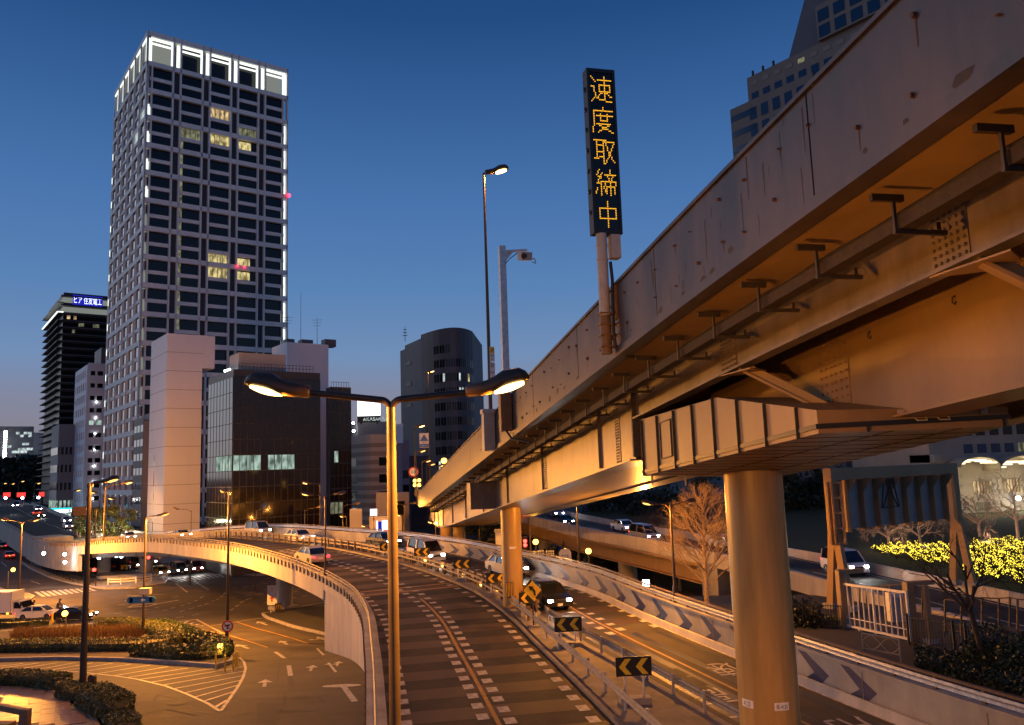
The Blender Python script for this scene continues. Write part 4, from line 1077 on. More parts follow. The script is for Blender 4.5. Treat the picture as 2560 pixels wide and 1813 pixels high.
# ------------------------------------------------------------------ lamps
SODIUM = (1.0, .36, .042)
def light(par, p, watts, col=SODIUM, r=.08, kind='POINT', aim=None, cone=120):
    l = bpy.data.lights.new('lamp_light', kind); l.energy = watts; l.color = col; l.shadow_soft_size = r
    if kind == 'SPOT': l.spot_size = R(cone); l.spot_blend = .5
    o = bpy.data.objects.new('lamp_light', l); COL.objects.link(o); o.parent = par
    if par.get('world_parts'): o.matrix_parent_inverse = Matrix.Translation(-par.location)
    o.location = p
    if aim is not None: o.rotation_euler = (-Vector(aim)).to_track_quat('Z', 'Y').to_euler()
    return o
def head_mesh():
    secs = [(-.02, 0, .05, .05), (.0, .0, .09, .09), (.25, .015, .10, .105), (.36, .04, .15, .12), (.46, .075, .16, .14), (.66, .115, .165, .11), (.74, .10, .12, .075), (.775, .085, .05, .03)]
    mb = MB(); rings = []
    for x, zc_, w, h in secs: rings.append([Vector((x, w * math.cos(a) * (1 if abs(math.cos(a)) < .9 else .98), zc_ + h * math.sin(a) * (1 if math.sin(a) > 0 else .72))) for a in [2*math.pi*i/14 for i in range(14)]])
    mb.loft(rings, True, True); return mb
def lens_mesh():
    mb = MB(); rings = []
    for k in range(1, 12):
        t = k / 12; x = .29 + .45 * t; zc_ = -.045 + .085 * t; w = .145 * math.sin(math.pi * t) ** .5; h = .05 * math.sin(math.pi * t) ** .6
        rings.append([Vector((x, w * math.cos(a), zc_ + h * math.sin(a))) for a in [2*math.pi*i/12 for i in range(12)]])
    mb.loft(rings, True, True); return mb
HEAD = head_mesh().mesh('lamp_head'); HEAD.materials.append(MATS['lamp_shell'])
HEAD.polygons.foreach_set('use_smooth', [True] * len(HEAD.polygons))
LENS = {k: lens_mesh().mesh('lens') for k in ('sodium', 'sodium_small', 'sodium_dim', 'grey_box')}
for k, m in LENS.items(): m.materials.append(MATS[k]); m.polygons.foreach_set('use_smooth', [True] * len(m.polygons))
def add_head(par, p, ang, tilt=.0, sc=1.0, lens='sodium', watts=0, spill=1.0):
    M = Matrix.Translation(p) @ Matrix.Rotation(ang, 4, 'Z') @ Matrix.Rotation(-tilt, 4, 'Y') @ Matrix.Scale(sc, 4)
    h = put('lamp_head', HEAD, par, M)
    l = put('lens', LENS[lens], h)
    if watts: light(par, M @ Vector((.53, 0, -.085)), watts * spill, r=.07 * sc)
    if watts and spill < 1: light(par, M @ Vector((.53, 0, -.09)), watts * (1 - spill), r=.07 * sc, kind='SPOT', aim=(0, 0, -1), cone=158)
    return h

# the twin lamp close to the camera
tp_ = at(977, 999, 10.0); bs = at(987, 1813, 10.0)
tl = thing('twin_street_lamp', 'tall twin-headed orange street lamp right in front, both heads lit', 'street lamp', (tp_.x, tp_.y, -.5), wp=True)
jx = Vector((tp_.x, tp_.y, tp_.z))
MB().cyl((jx.x, jx.y, -.5), (jx.x, jx.y, jx.z - .1), .092, .056, n=24).build('pole', 'pole_grey', tl, smooth=True)
MB().cyl((jx.x, jx.y, -.5), (jx.x, jx.y, .5), .13, .12, n=24).build('base_sleeve', 'pole_grey', tl, smooth=True)
for sgn, px_, py_, he in ((-1, 772, 982, 'l'), (1, 1168, 981, 'r')):
    e = at(px_, py_, 10.0 if sgn > 0 else 9.9); pts = []
    for k in range(9):
        t = k / 8; a = t * math.pi / 2; pts.append(jx + Vector((sgn * .13 * (1 - math.cos(a)), 0, -.16 + .16 * math.sin(a))))
    last = pts[-1]
    for k in range(1, 5): pts.append(last.lerp(e, k / 4))
    MB().tube(pts, .042, 14).build('arm', 'pole_brown', tl, smooth=True)
    ang = 0 if sgn > 0 else math.pi
    add_head(tl, e, ang, tilt=.09, sc=1.02, lens='sodium', watts=4600 if sgn < 0 else 7500, spill=.34 if sgn < 0 else .22)

def street_lamp(label, base, top, arms, r=.07, m='pole_brown', lens='sodium_small', watts=0, sc=1.6, group='street lamps'):
    "arms: (angle, length, lit)"
    t = thing('street_lamp', label, 'street lamp', base, group=group, wp=True); base = Vector(base); top = Vector(top)
    MB().cyl(base, top, r * 1.35, r * .75, n=12).build('pole', m, t, smooth=True)
    MB().cyl(base, base + Vector((0, 0, .9)), r * 1.9, r * 1.8, n=12).build('base_sleeve', m, t, smooth=True)
    for ang, ln, lit in arms:
        e = top + Vector((math.cos(ang) * ln, math.sin(ang) * ln, .12 * ln))
        if ln > .1: MB().tube([top - Vector((0, 0, .25)), top.lerp(e, .35) + Vector((0, 0, .02)), e], r * .55, 8).build('arm', m, t, smooth=True)
        add_head(t, e, ang, .05, sc, lens if lit else 'grey_box', watts if lit else 0)
    return t
def lamp_px(label, bpx, bpy, Y, tpy, arms, **k):
    b = at(bpx, bpy, Y); tz = at(bpx, tpy, Y).z
    if k.pop('ground', False): b.z = zg(Y)
    return street_lamp(label, b, (b.x, b.y, tz), arms, **k)
PI = math.pi
# lamps along the flyover and the junction
q = CV.P(CV.s_on_ray(260, 1334, -4.4), -4.4, .6); street_lamp('orange lit lamp post on the far end of the flyover parapet', q, (q.x, q.y, at(261, 1216, q.y).z), [(0, 2.3, True)], r=.11, m='pole_grey', watts=8000, sc=2.0)
q = CV.P(CV.s_on_ray(813, 1411, -4.4), -4.4, .6); street_lamp('slender lamp post on the flyover parapet where it curves', q, (q.x, q.y, at(811, 1240, q.y).z), [(PI, .9, True), (0, .7, False)], r=.06, watts=3200, lens='sodium_dim', sc=1.2)
lamp_px('lamp post lit orange in front of the dark glass block', 800, 1345, 112, 1211, [(PI, 1.2, True)], watts=2500, r=.07, ground=True)
lamp_px('black lamp post rising from the clipped hedge by the plaza', 206, 1735, 41, 1209, [(.1, .5, True)], r=.13, ground=True, watts=2200, lens='sodium_dim', sc=1.2)
lamp_px('thin black lamp post carrying an oval arrow sign', 358, 1560, 76, 1294, [(.2, 1.0, True)], r=.10, sc=1.3, ground=True, watts=34000, lens='sodium_dim')
lamp_px('thin black lamp post behind the red ring sign', 568, 1585, 72, 1232, [(PI * .75, .6, True)], r=.10, sc=1.2, ground=True, watts=9000, lens='sodium_dim')
lamp_px('black lamp post at the left kerb beyond the lorry', 47, 1485, 108, 1306, [(PI * .9, 2.4, True), (.3, .8, True)], r=.10, ground=True, watts=26000, lens='sodium_dim')
lamp_px('orange lamp glowing before the lattice tower trees', 300, 1345, 150, 1249, [(PI, 1.0, True)], watts=3000, ground=True, m='pole_grey', sc=1.8)
lamp_px('small orange lamp left of the parapet lamp post', 246, 1350, 172, 1233, [(PI, .5, True)], lens='sodium_small', ground=True, m='pole_grey', sc=1.8)
lamp_px('unlit grey lamp in front of the white slab', 477, 1345, 122, 1276, [(PI, 1.8, False)], ground=True, m='pole_grey', sc=1.3)
lamp_px('short grey lamp post below the glass office', 640, 1340, 114, 1276, [(.6, .5, False)], ground=True, m='pole_grey', sc=1.3)
lamp_px('unlit curved grey lamp by the glass office corner', 762, 1345, 112, 1274, [(.1, 1.6, False)], ground=True, m='pole_grey', sc=1.3)
lamp_px('grey lamp with curved arm before the striped block', 857, 1340, 116, 1265, [(.0, 1.5, False)], ground=True, m='pole_grey', sc=1.3)
lamp_px('lamp post behind the near pole by the low shop', 1012, 1345, 112, 1262, [(PI, .9, True), (0, .8, False)], ground=True, watts=2500, m='pole_grey', sc=1.2)
# right-hand side
q = HV.P(HV.s_on_ray(1692, 1554, .2), .2, 1.4); street_lamp('twin-headed lamp post on the chevron wall by the bare trees', q, (q.x, q.y, at(1681, 1263, q.y).z), [(PI, .75, True), (0, .6, False)], r=.075, lens='sodium_dim', watts=7500, sc=1.1)
lamp_px('lamp post left of the median pier under the viaduct', 1200, 1390, 92, 1290, [(PI, .8, True)], r=.08, watts=5500, sc=1.3, lens='sodium_dim')
lamp_px('tall dark pole just right of the median pier', 1327, 1390, 84, 1262, [(PI, .5, False)], r=.07)
lamp_px('tall dark pole beside the bus stop sign', 1448, 1415, 78, 1250, [(PI, .5, True)], r=.07, watts=8000, lens='sodium_dim', sc=1.2)
for k, (x, y, Y, w, lb) in enumerate(((1083, 1310, 105, 2200, 'lower one of two blazing orange lamps beside the far piers'), (1094, 1299, 112, 2200, 'upper one of two blazing orange lamps beside the far piers'), (1003, 1292, 118, 1500, 'orange lamp just right of the near pole'),
                             (915, 1319, 118, 1500, 'low orange lamp below the white lightbox sign'), (861, 1295, 122, 0, 'orange lamp at the foot of the striped block'))):
    p = at(x, y, Y); street_lamp(lb, (p.x + .3, p.y, -6.3), (p.x + .3, p.y, p.z + .15), [(PI, .02, True)], r=.06, sc=1.3, watts=w, m='pole_grey')
# far street lamps on the hill road
for k, (x, y, Y, lb) in enumerate(((4, 1210, 330, 'far orange street lamp at the left picture edge'), (24, 1211, 340, 'far orange street lamp next to the two striped chimneys'), (47, 1205, 300, 'far orange street lamp above the neon signs'),
                              (86, 1210, 280, 'far orange street lamp before the wooded hill'), (182, 1228, 220, 'far orange street lamp by the banded block'))):
    p = at(x, y, Y); lp = street_lamp(lb, (p.x, p.y, zg(Y)), p, [(0, .3, True)], r=.09, lens='sodium_dim', sc=2.4, m='pole_grey', group='far street lamps on the hill road')
# lamps standing on the viaduct parapet
def vlamp(label, px, py_head, py_base, ang, ln, watts=0, r=.075, u=-.18, sc=1.3, lens='sodium'):
    d = VV.s_on_ray(px, py_base, u); q = VV.P(d, u, -.9); tz = at(px, py_head, q.y).z
    t = street_lamp(label, q, (q.x, q.y, tz), [(ang, ln, True)], r=r, m='pole_grey', watts=watts, sc=sc, lens=lens, group='lamps standing on the viaduct edge')
    return t, q, d
vl1, q1, d1 = vlamp('tall lamp on the viaduct edge with starry orange glow and small yellow phone signs', 1227, 432, 1020, .0, .1, 2500, r=.08, sc=1.6)
MB().box((*VV.P(d1, -.33).xy, q1.z - .1), (.75, .55, 1.9), VV.rz(d1)).build('mounting_box', 'grey_box', vl1)
MB().box((*VV.P(d1, -.33).xy, q1.z + .93), (.85, .66, .22), VV.rz(d1)).build('mounting_box_lid', 'grey_box', vl1)
zs_ = lambda y: at(1227, y, q1.y).z
sgn = MB().box((q1.x + .16, q1.y - .1, (zs_(868) + zs_(905)) / 2), (.26, .03, zs_(868) - zs_(905))).build('phone_sign', 'sign_white', vl1)
MB().box((q1.x + .16, q1.y - .122, (zs_(869) + zs_(884)) / 2), (.24, .012, zs_(869) - zs_(884))).build('sign_field', 'sign_yellow', sgn)
lettering('☎', .20, (q1.x + .16, q1.y - .132, (zs_(869) + zs_(884)) / 2), (1, 0, 0), ZU, 'sign_black', sgn, wmax=.2)
lettering('120m', .09, (q1.x + .16, q1.y - .125, zs_(890)), (1, 0, 0), ZU, 'sign_black', sgn, wmax=.2)
lettering('←', .10, (q1.x + .16, q1.y - .125, zs_(899)), (1, 0, 0), ZU, 'sign_black', sgn, wmax=.18)
sg2 = MB().box((q1.x + .16, q1.y - .1, (zs_(907) + zs_(945)) / 2), (.26, .03, zs_(907) - zs_(945))).build('exit_sign', 'sign_white', vl1)
lettering('非', .26, (q1.x + .16, q1.y - .125, zs_(915)), (1, 0, 0), ZU, 'sign_black', sg2, wmax=.22)
lettering('500m', .09, (q1.x + .16, q1.y - .125, zs_(932)), (1, 0, 0), ZU, 'sign_black', sg2, wmax=.2)
vl2, q2, d2 = vlamp('slim lamp on the far viaduct edge carrying a blue triangle sign', 1077, 930, 1290, 0, .1, 2000, sc=1.5)
MB().box((*VV.P(d2, -.2).xy, q2.z + .2), (.9, .6, 1.9), VV.rz(d2)).build('mounting_box', 'grey_box', vl2)
zz = lambda y: at(1065, y, q2.y).z
wq = (1076 - 1053) * q2.y / FPX
bs_ = MB().box((q2.x - wq * .55, q2.y - .15, (zz(1083) + zz(1119)) / 2), (wq, .04, zz(1083) - zz(1119))).build('curve_sign', 'sign_white', vl2)
cx, cy = q2.x - wq * .55, q2.y - .18
MB().add([(cx - wq * .48, cy, zz(1103)), (cx + wq * .48, cy, zz(1103)), (cx, cy, zz(1086))], [(0, 1, 2)]).build('sign_triangle', 'sign_blue', bs_, fix=False)
MB().add([(cx - wq * .48, cy, zz(1118)), (cx + wq * .48, cy, zz(1118)), (cx + wq * .48, cy, zz(1110)), (cx - wq * .48, cy, zz(1110))], [(0, 1, 2, 3)]).build('sign_field', 'sign_blue', bs_, fix=False)
lettering('300m先', .24, (cx, cy - .01, zz(1106.5)), (1, 0, 0), ZU, 'sign_blue', bs_, wmax=wq * .9)
lettering('急カーブ', .24, (cx, cy - .01, zz(1114)), (1, 0, 0), ZU, 'sign_white', bs_, wmax=wq * .9)
vl3, q3, d3 = vlamp('orange lamp left of the blue triangle sign with a round speed sign', 1036, 1068, 1225, 0, .1, 0, sc=2.0)
for k, (x, y, Y, lb) in enumerate(((1040, 1130, 118, 'small far viaduct lamp below the speed-sign lamp'), (1055, 1155, 128, 'third small lamp along the far viaduct'), (1067, 1163, 138, 'fourth small lamp along the far viaduct'), (1092, 1166, 150, 'last small lamp along the far viaduct'))):
    p = at(x, y, Y); street_lamp(lb, (p.x, p.y, VV.pos(vy(min(Y, 190))).z - 1), p, [(0, .1, True)], r=.06, m='pole_grey', sc=1.8, lens='sodium_dim', group='lamps standing on the viaduct edge')
p = at(1034, 1180, q3.y); N3 = Vector((0, -1, 0))
rs = thing('speed_sign', 'round red ringed 60 speed sign beside the viaduct end', 'sign', (p.x, p.y, p.z - .7), wp=True)
MB().cyl(p, p + N3 * .04, .75, n=28).build('ring', 'sign_red', rs); MB().cyl(p + N3 * .04, p + N3 * .05, .56, n=28).build('face', 'sign_white', rs)
lettering('60', .55, p + N3 * .06, (1, 0, 0), ZU, 'sign_blue', rs); MB().box((p.x + .2, p.y + .06, p.z - 1), (.1, .1, 2.2)).build('post', 'grey_box', rs)
sc_ = thing('warning_lights', 'cluster of four glaring yellow warning lamps under the speed sign', 'warning light', at(1042, 1230, q3.y - 1), wp=True)
for x, y in ((1037, 1202), (1048, 1201), (1037, 1213), (1048, 1213)): MB().ball(at(x, y, q3.y - 1), .26).build('lamp', 'amber', sc_)
MB().box(at(1042, 1207, q3.y - .6), (1.1, .2, 1.1)).build('housing', 'black_paint', sc_); MB().box(at(1043, 1225, q3.y - .6), (.12, .12, 2)).build('post', 'grey_box', sc_)
p = at(1271, 1142 - 0, 95); p = at(1110, 1152, 110); b_ = thing('beacon', 'yellow flashing beacon peeping over the viaduct parapet', 'beacon', (p.x, p.y, p.z - 2), wp=True); MB().ball(p, .4).build('lamp', 'amber', b_); MB().cyl((p.x, p.y, p.z - 2.5), (p.x, p.y, p.z - .3), .08, n=6).build('post', 'dark_steel', b_)

# camera mast on the viaduct
d = VV.s_on_ray(1266, 960, -.2); q = VV.P(d, -.2, -1.2); tz = at(1255, 616, q.y).z
cm = thing('camera_mast', 'square galvanised mast with a traffic camera on its arm', 'camera mast', q, wp=True)
MB().box((q.x, q.y, (q.z + tz) / 2), (.30, .30, tz - q.z), .3).build('mast', 'galvanised', cm)
e = at(1318, 626, q.y); MB().bar((q.x, q.y, tz - .25), (e.x, e.y, tz - .22), .10, .10).build('arm', 'galvanised', cm)
MB().add([(q.x + .14, q.y, tz - .32), (q.x + .55, q.y, tz - .27), (q.x + .14, q.y, tz - .75)], [(0, 1, 2)]).build('bracket', 'galvanised', cm)
c = at(1312, 641, q.y); hb = MB().box(c, (.50, .62, .36), M=Matrix.Rotation(.35, 3, 'Z') @ Matrix.Rotation(.2, 3, 'X')).build('camera_body', 'grey_box', cm)
MB().cyl(c + Vector((-.02, -.28, -.05)), c + Vector((-.06, -.42, -.09)), .12, n=16).build('camera_lens', 'dark_steel', cm, smooth=True)
MB().tube([c + Vector((.2, 0, -.1)), c + Vector((.45, -.1, -.16)), c + Vector((.5, -.1, -.40)), c + Vector((.34, -.1, -.3))], .025, 6).build('cable', 'cable', cm, smooth=True)
MB().tube([(q.x + .1, q.y - .1, tz - .9), (q.x + .4, q.y - .1, tz - .6), (q.x + .75, q.y - .1, tz - .35)], .02, 6).build('cable', 'cable', cm, smooth=True)
mq = VV.P(d, -.28, -.8); MB().box((mq.x, mq.y, mq.z), (.6, .5, 1.7), VV.rz(d)).build('junction_box', 'brown_box', cm)
MB().tube([VV.P(d + .4, -.3, -.5), VV.P(d + .2, -.42, -.8), VV.P(d - .1, -.38, -1.5), VV.P(d - .7, -.15, -2.1), VV.P(d - 1.6, .5, -2.4)], .05, 8).build('conduit', 'cable', cm, smooth=True)

# ------------------------------------------------------------------ dot-matrix speed sign
def strokes(*segs):
    "cells of a 16x16 dot matrix lit by straight strokes (x0,y0,x1,y1)"
    on = set()
    for x0, y0, x1, y1 in segs:
        n = max(abs(x1 - x0), abs(y1 - y0), 1)
        for k in range(n + 1): on.add((round(x0 + (x1 - x0) * k / n), round(y0 + (y1 - y0) * k / n)))
    return on
CH5 = [
 strokes((0,0,3,3),(0,6,2,6),(2,6,3,12),(3,12,0,15),(3,12,6,14),(6,14,15,15),(5,2,15,2),(6,5,14,5),(6,5,6,9),(14,5,14,9),(6,9,14,9),(10,0,10,13),(9,9,5,12),(11,10,15,12)),
 strokes((8,0,8,2),(1,2,15,2),(1,2,1,9),(1,9,0,15),(3,5,15,5),(6,4,6,8),(11,4,11,8),(6,8,11,8),(3,10,13,10),(13,10,4,15),(5,11,15,15)),
 strokes((0,1,9,1),(2,1,2,12),(7,1,7,15),(2,4,7,4),(2,8,7,8),(0,12,7,11),(8,2,15,2),(9,3,11,9),(11,9,15,14),(15,2,12,9),(12,9,8,15)),
 strokes((3,0,1,3),(1,3,4,5),(5,2,1,8),(1,8,6,7),(4,8,4,15),(1,11,0,14),(6,10,7,13),(11,0,11,3),(7,3,15,3),(9,4,10,6),(13,4,12,6),(7,7,15,7),(7,7,7,9),(15,7,15,9),(8,10,8,14),(8,10,14,10),(14,10,14,14),(11,7,11,15)),
 strokes((2,4,14,4),(2,4,2,10),(14,4,14,10),(2,10,14,10),(8,0,8,15)),
]
dS = VV.s_on_ray(1515, 800, -.3); qs = VV.P(dS, -.30, 0)
sg = thing('dot_matrix_sign', 'tall black dot-matrix sign spelling amber characters above the viaduct', 'sign', (qs.x, qs.y, qs.z - 2), wp=True)
Ys = qs.y
c0, c1, c2_, c3 = at(1464, 172, Ys), at(1539, 177, Ys), at(1556, 586, Ys), at(1479, 584, Ys)
zt_, zb_ = (c0.z + c1.z) / 2, (c2_.z + c3.z) / 2; wS = (c1 - c0).to_2d().length * .99; hS = zt_ - zb_
ang = R(14); Us = Vector((math.cos(ang), math.sin(ang), 0)); Ns = Vector((Us.y, -Us.x, 0)); wS /= math.cos(ang) * 1.03
cc = (c0 + c1 + c2_ + c3) / 4; cc.z = 0
pt(sg, 'housing', 'sign_black', cc, Us, Ns, 0, -.14, (zt_ + zb_) / 2, wS, .30, hS)
pt(sg, 'screen', 'glass_dark', cc, Us, Ns, .0, .016, (zt_ + zb_) / 2, wS * .82, .02, hS * .955)
for k in (-1, 1): pt(sg, 'frame_rail', 'sign_black', cc, Us, Ns, k * wS * .455, .03, (zt_ + zb_) / 2, wS * .09, .05, hS)
pt(sg, 'frame_rail', 'sign_black', cc, Us, Ns, 0, .03, zt_ - hS * .011, wS * .82, .05, hS * .022); pt(sg, 'frame_rail', 'sign_black', cc, Us, Ns, 0, .03, zb_ + hS * .011, wS * .82, .05, hS * .022)
ce = hS / 5.02
for k, on in enumerate(CH5):
    mb = MB(); cell = wS * .70 / 15
    for (i, j) in sorted(on):
        p = cc + Us * (-wS * .35 + i * cell) + Ns * .034 + ZU * (zt_ - hS * .022 - ce * (k + .10) * .955 - j * cell * 1.24 - .04)
        mb.cyl(p, p + Ns * .012, cell * .38, n=6)
    ch = mb.build('lit_character', 'led_amber', sg, label='amber dotted character number %d from the top' % (k + 1))
hg = MB().box((0, 0, 0), (.05, .07, .12)).mesh('hinge'); hg.materials.append(MATS['dark_steel'])
for k in range(7): put('hinge', hg, sg, Matrix.Translation(cc + Us * (-wS / 2 - .02) + Ns * -.14 + ZU * (zt_ - hS * (.12 + .125 * k))))
pb = qs.z - 1.75
MB().cyl((qs.x, qs.y, pb + .9), (qs.x, qs.y, zb_), .15, n=24).build('pole', 'grey_box', sg, smooth=True)
MB().cyl((qs.x, qs.y, pb - .15), (qs.x, qs.y, pb + .9), .152, n=24).build('pole_foot', 'brown_box', sg, smooth=True)
for z in (zb_ - .35, zb_ - .75): MB().cyl((qs.x, qs.y, z), (qs.x, qs.y, z + .05), .165, n=24).build('pole_band', 'grey_box', sg, smooth=True)
for k in range(4): MB().box((qs.x + .12, qs.y + .02, pb + .05 + .3 * k), (.62, .34, .035), VV.rz(dS) - PI/2).build('clamp', 'brown_box', sg)
bc = at(1536, 620, Ys); MB().box((bc.x, bc.y - .02, bc.z), (.26, .3, .62), .25).build('control_box', 'grey_box', sg); MB().box((bc.x, bc.y - .02, bc.z + .32), (.28, .32, .03), .25).build('control_box_lid', 'grey_box', sg)
bc = at(1548, 755, Ys); MB().box((bc.x, bc.y, bc.z), (.30, .26, .98), VV.rz(dS) - PI/2).build('cable_box', 'brown_box', sg)
MB().tube([at(1526, 655, Ys - .1), at(1531, 700, Ys - .15), at(1532, 760, Ys - .2), at(1534, 830, Ys - .25), at(1540, 870, Ys - .2), at(1570, 892, Ys - .1), at(1640, 896, Ys)], .045, 8).build('conduit', 'cable', sg, smooth=True)

# ------------------------------------------------------------------ median rails and signs
def z3(x, y): return (x * .3775, 1200 + y * .3775)
def z6(x, y): return (850 + x * .3775, 1200 + y * .3775)
def g3(x, y, dz=0.0): return hit(*z3(x, y), dz)
wprof = [(-.02, -.155), (.05, -.08), (-.02, 0), (.05, .08), (-.02, .155), (.0, .17), (.08, .08), (.01, 0), (.08, -.08), (.0, -.17)]
def guard_rail(name, label, cv, s0, s1, u, side, post_gap, h=.62, m='rail_steel', pm='grey_box'):
    t = thing('guard_rail', label, 'guard rail', cv.P(s0, u, 0), wp=True)
    sweep(cv, s0, s1, [(u + side * a, h + b) for a, b in wprof], 1.2).build('rail_beam', m, t)
    ps = MB().cyl((0, 0, -.3), (0, 0, h + .2), .065, n=10).mesh('post'); ps.materials.append(MATS[pm])
    d = s0 + 1
    while d < s1:
        put('post', ps, t, Matrix.Translation(cv.P(d, u + side * -.10, 0))); d += post_gap
    return t
guard_rail('', 'steel guard rail along the near side of the median by the left carriageway', CV, 2, CV.s_at_y(51), 4.75, -1, 2.6)
guard_rail('', 'steel guard rail along the far side of the median by the right carriageway', HV, 2, HV.s_at_y(51), -5.62, 1, 2.6)
t = thing('double_rail', 'two-bar brown steel railing dividing the flyover carriageways into the distance', 'railing', CV.P(CV.s_at_y(60), 4.7, 0), wp=True)
for v in (.45, .78):
    sweep(CV, CV.s_at_y(48), CV.s_at_y(150), [(4.66, v), (4.78, v), (4.78, v + .12), (4.66, v + .12)], 1.5).build('bar', 'rail_steel', t)
    sweep(HV, HV.s_at_y(52), HV.s_at_y(156), [(-5.70, v), (-5.58, v), (-5.58, v + .12), (-5.70, v + .12)], 1.5).build('bar', 'rail_steel', t)
pm_ = MB().box((0, 0, .45), (.10, .14, .95)).mesh('post'); pm_.materials.append(MATS['rail_brown'])
for cv, u, a, b in ((CV, 4.83, 48, 110), (HV, -5.76, 52, 112)):
    d = cv.s_at_y(a)
    while d < cv.s_at_y(b): put('post', pm_, t, Matrix.Translation(cv.P(d, u, 0)) @ Matrix.Rotation(cv.rz(d), 4, 'Z')); d += 1.5

def med(px, py):
    "middle of the median under a photograph column"
    r = ray(px, py); k = r.x / r.y; best = None
    for d, h in CH:
        q = CV.P(d, 4.8) * .73 + HV.P(h, -5.6) * .27
        if q.y > 10:
            e = abs(q.x / q.y - k)
            if best is None or e < best[0]: best = (e, q, d)
    return best[1], best[2]
CHW = [('largest black and yellow double chevron sign, nearest on the median', 1584, 1666, 1.40, .72), ('second black and yellow double chevron sign along the median', 1420, 1561, 1.40, .72), ('third double chevron sign, behind the yellow diamond sign', 1325, 1495, 1.35, .68),
       ('fourth double chevron sign, left of the median pier', 1240, 1446, 1.35, .68), ('fifth double chevron sign along the curving median', 1156, 1410, 1.35, .68), ('sixth double chevron sign, just right of the twin lamp pole', 1055, 1380, 1.35, .68), ('seventh double chevron sign, half hidden by the twin lamp pole', 968, 1367, 1.35, .68)]
for k, (lb, px, py, w, h) in enumerate(CHW):
    q, d = med(px, py); Y = q.y; c = at(px, py, Y)
    t = thing('chevron_sign', lb, 'road sign', (c.x, c.y, q.z), group='chevron signs on the median', wp=True)
    a = R(3) ; U = Vector((math.cos(a), math.sin(a), 0)); N = Vector((U.y, -U.x, 0)); Oc = Vector((c.x, c.y, 0))
    pt(t, 'panel', 'sign_black', Oc, U, N, 0, 0, c.z, w, .05, h)
    for sg_ in (-1, 1):
        u0 = sg_ * w * .235
        def cp3(u, z): p = Oc + U * (u0 + u * w) + N * .032; return (p.x, p.y, c.z + z * h)
        MB().add([cp3(-.18, 0), cp3(-.0, .41), cp3(.17, .41), cp3(-.01, 0), cp3(.17, -.41), cp3(.0, -.41)], [(0, 3, 2, 1), (0, 5, 4, 3)]).build('chevron', 'sign_yellow', t, fix=False)
    for sg_ in (-1, 1): p = Oc + U * (sg_ * w * .26) - N * .06; MB().cyl((p.x, p.y, q.z), (p.x, p.y, c.z + h * .3), .035, n=8).build('post', 'white_paint', t, smooth=True)
    MB().box((c.x, c.y, q.z + .14), (w * .85, .55, .28), a).build('plinth', 'concrete', t)
q, d = med(1331, 1525); Y = q.y - 1.2; c = at(1331, 1476, Y)
t = thing('bend_sign', 'yellow diamond warning sign with a black bend arrow by the median pier', 'road sign', (c.x, c.y, q.z), wp=True)
MB().cyl((c.x, c.y + .05, q.z - .1), (c.x, c.y + .05, c.z), .045, n=8).build('post', 'dark_steel', t)
hd = .52; MB().extrude([(c.x - hd, c.y, c.z), (c.x, c.y, c.z - hd), (c.x + hd, c.y, c.z), (c.x, c.y, c.z + hd)], (0, .03, 0)).build('panel', 'sign_yellow', t)
MB().add([(c.x + x, c.y - .012, c.z + z) for x, z in ((.10, -.32), (.19, -.30), (.17, -.02), (.02, .14), (.08, .22), (-.22, .24), (-.13, -.02), (-.07, .05), (.06, -.08))], [(0, 1, 2, 8), (8, 2, 3, 7), (7, 3, 4, 5, 6)]).build('bend_arrow', 'sign_black', t, fix=False)
MB().box((c.x, c.y + .2, q.z + .08), (.7, .7, .16)).build('footing', 'concrete', t)
BL = [('delineator lamp beside the sixth chevron sign', 1061, 1400), ('delineator lamp left of the fifth chevron sign', 1105, 1417), ('delineator lamp right of the fifth chevron sign', 1156, 1438), ('delineator lamp left of the fourth chevron sign', 1203, 1461), ('delineator lamp left of the median pier foot', 1242, 1487)]
for lb, px, py in BL:
    d = CV.s_on_ray(px, py, 4.9); q = CV.P(d, 4.95, 0); c = at(px, py, q.y)
    t = thing('delineator_lamp', lb, 'warning light', q, group='amber lamps along the median railing', wp=True)
    MB().ball((q.x, q.y, c.z), .13).build('lamp', 'sodium_small', t, smooth=True); MB().cyl((q.x, q.y, q.z), (q.x, q.y, c.z - .1), .03, n=6).build('post', 'dark_steel', t)
    MB().box((q.x, q.y + .12, c.z - .22), (.2, .1, .3)).build('battery_box', 'brown_box', t)
    light(t, (q.x, q.y - .5, c.z + .4), 14, r=.1)

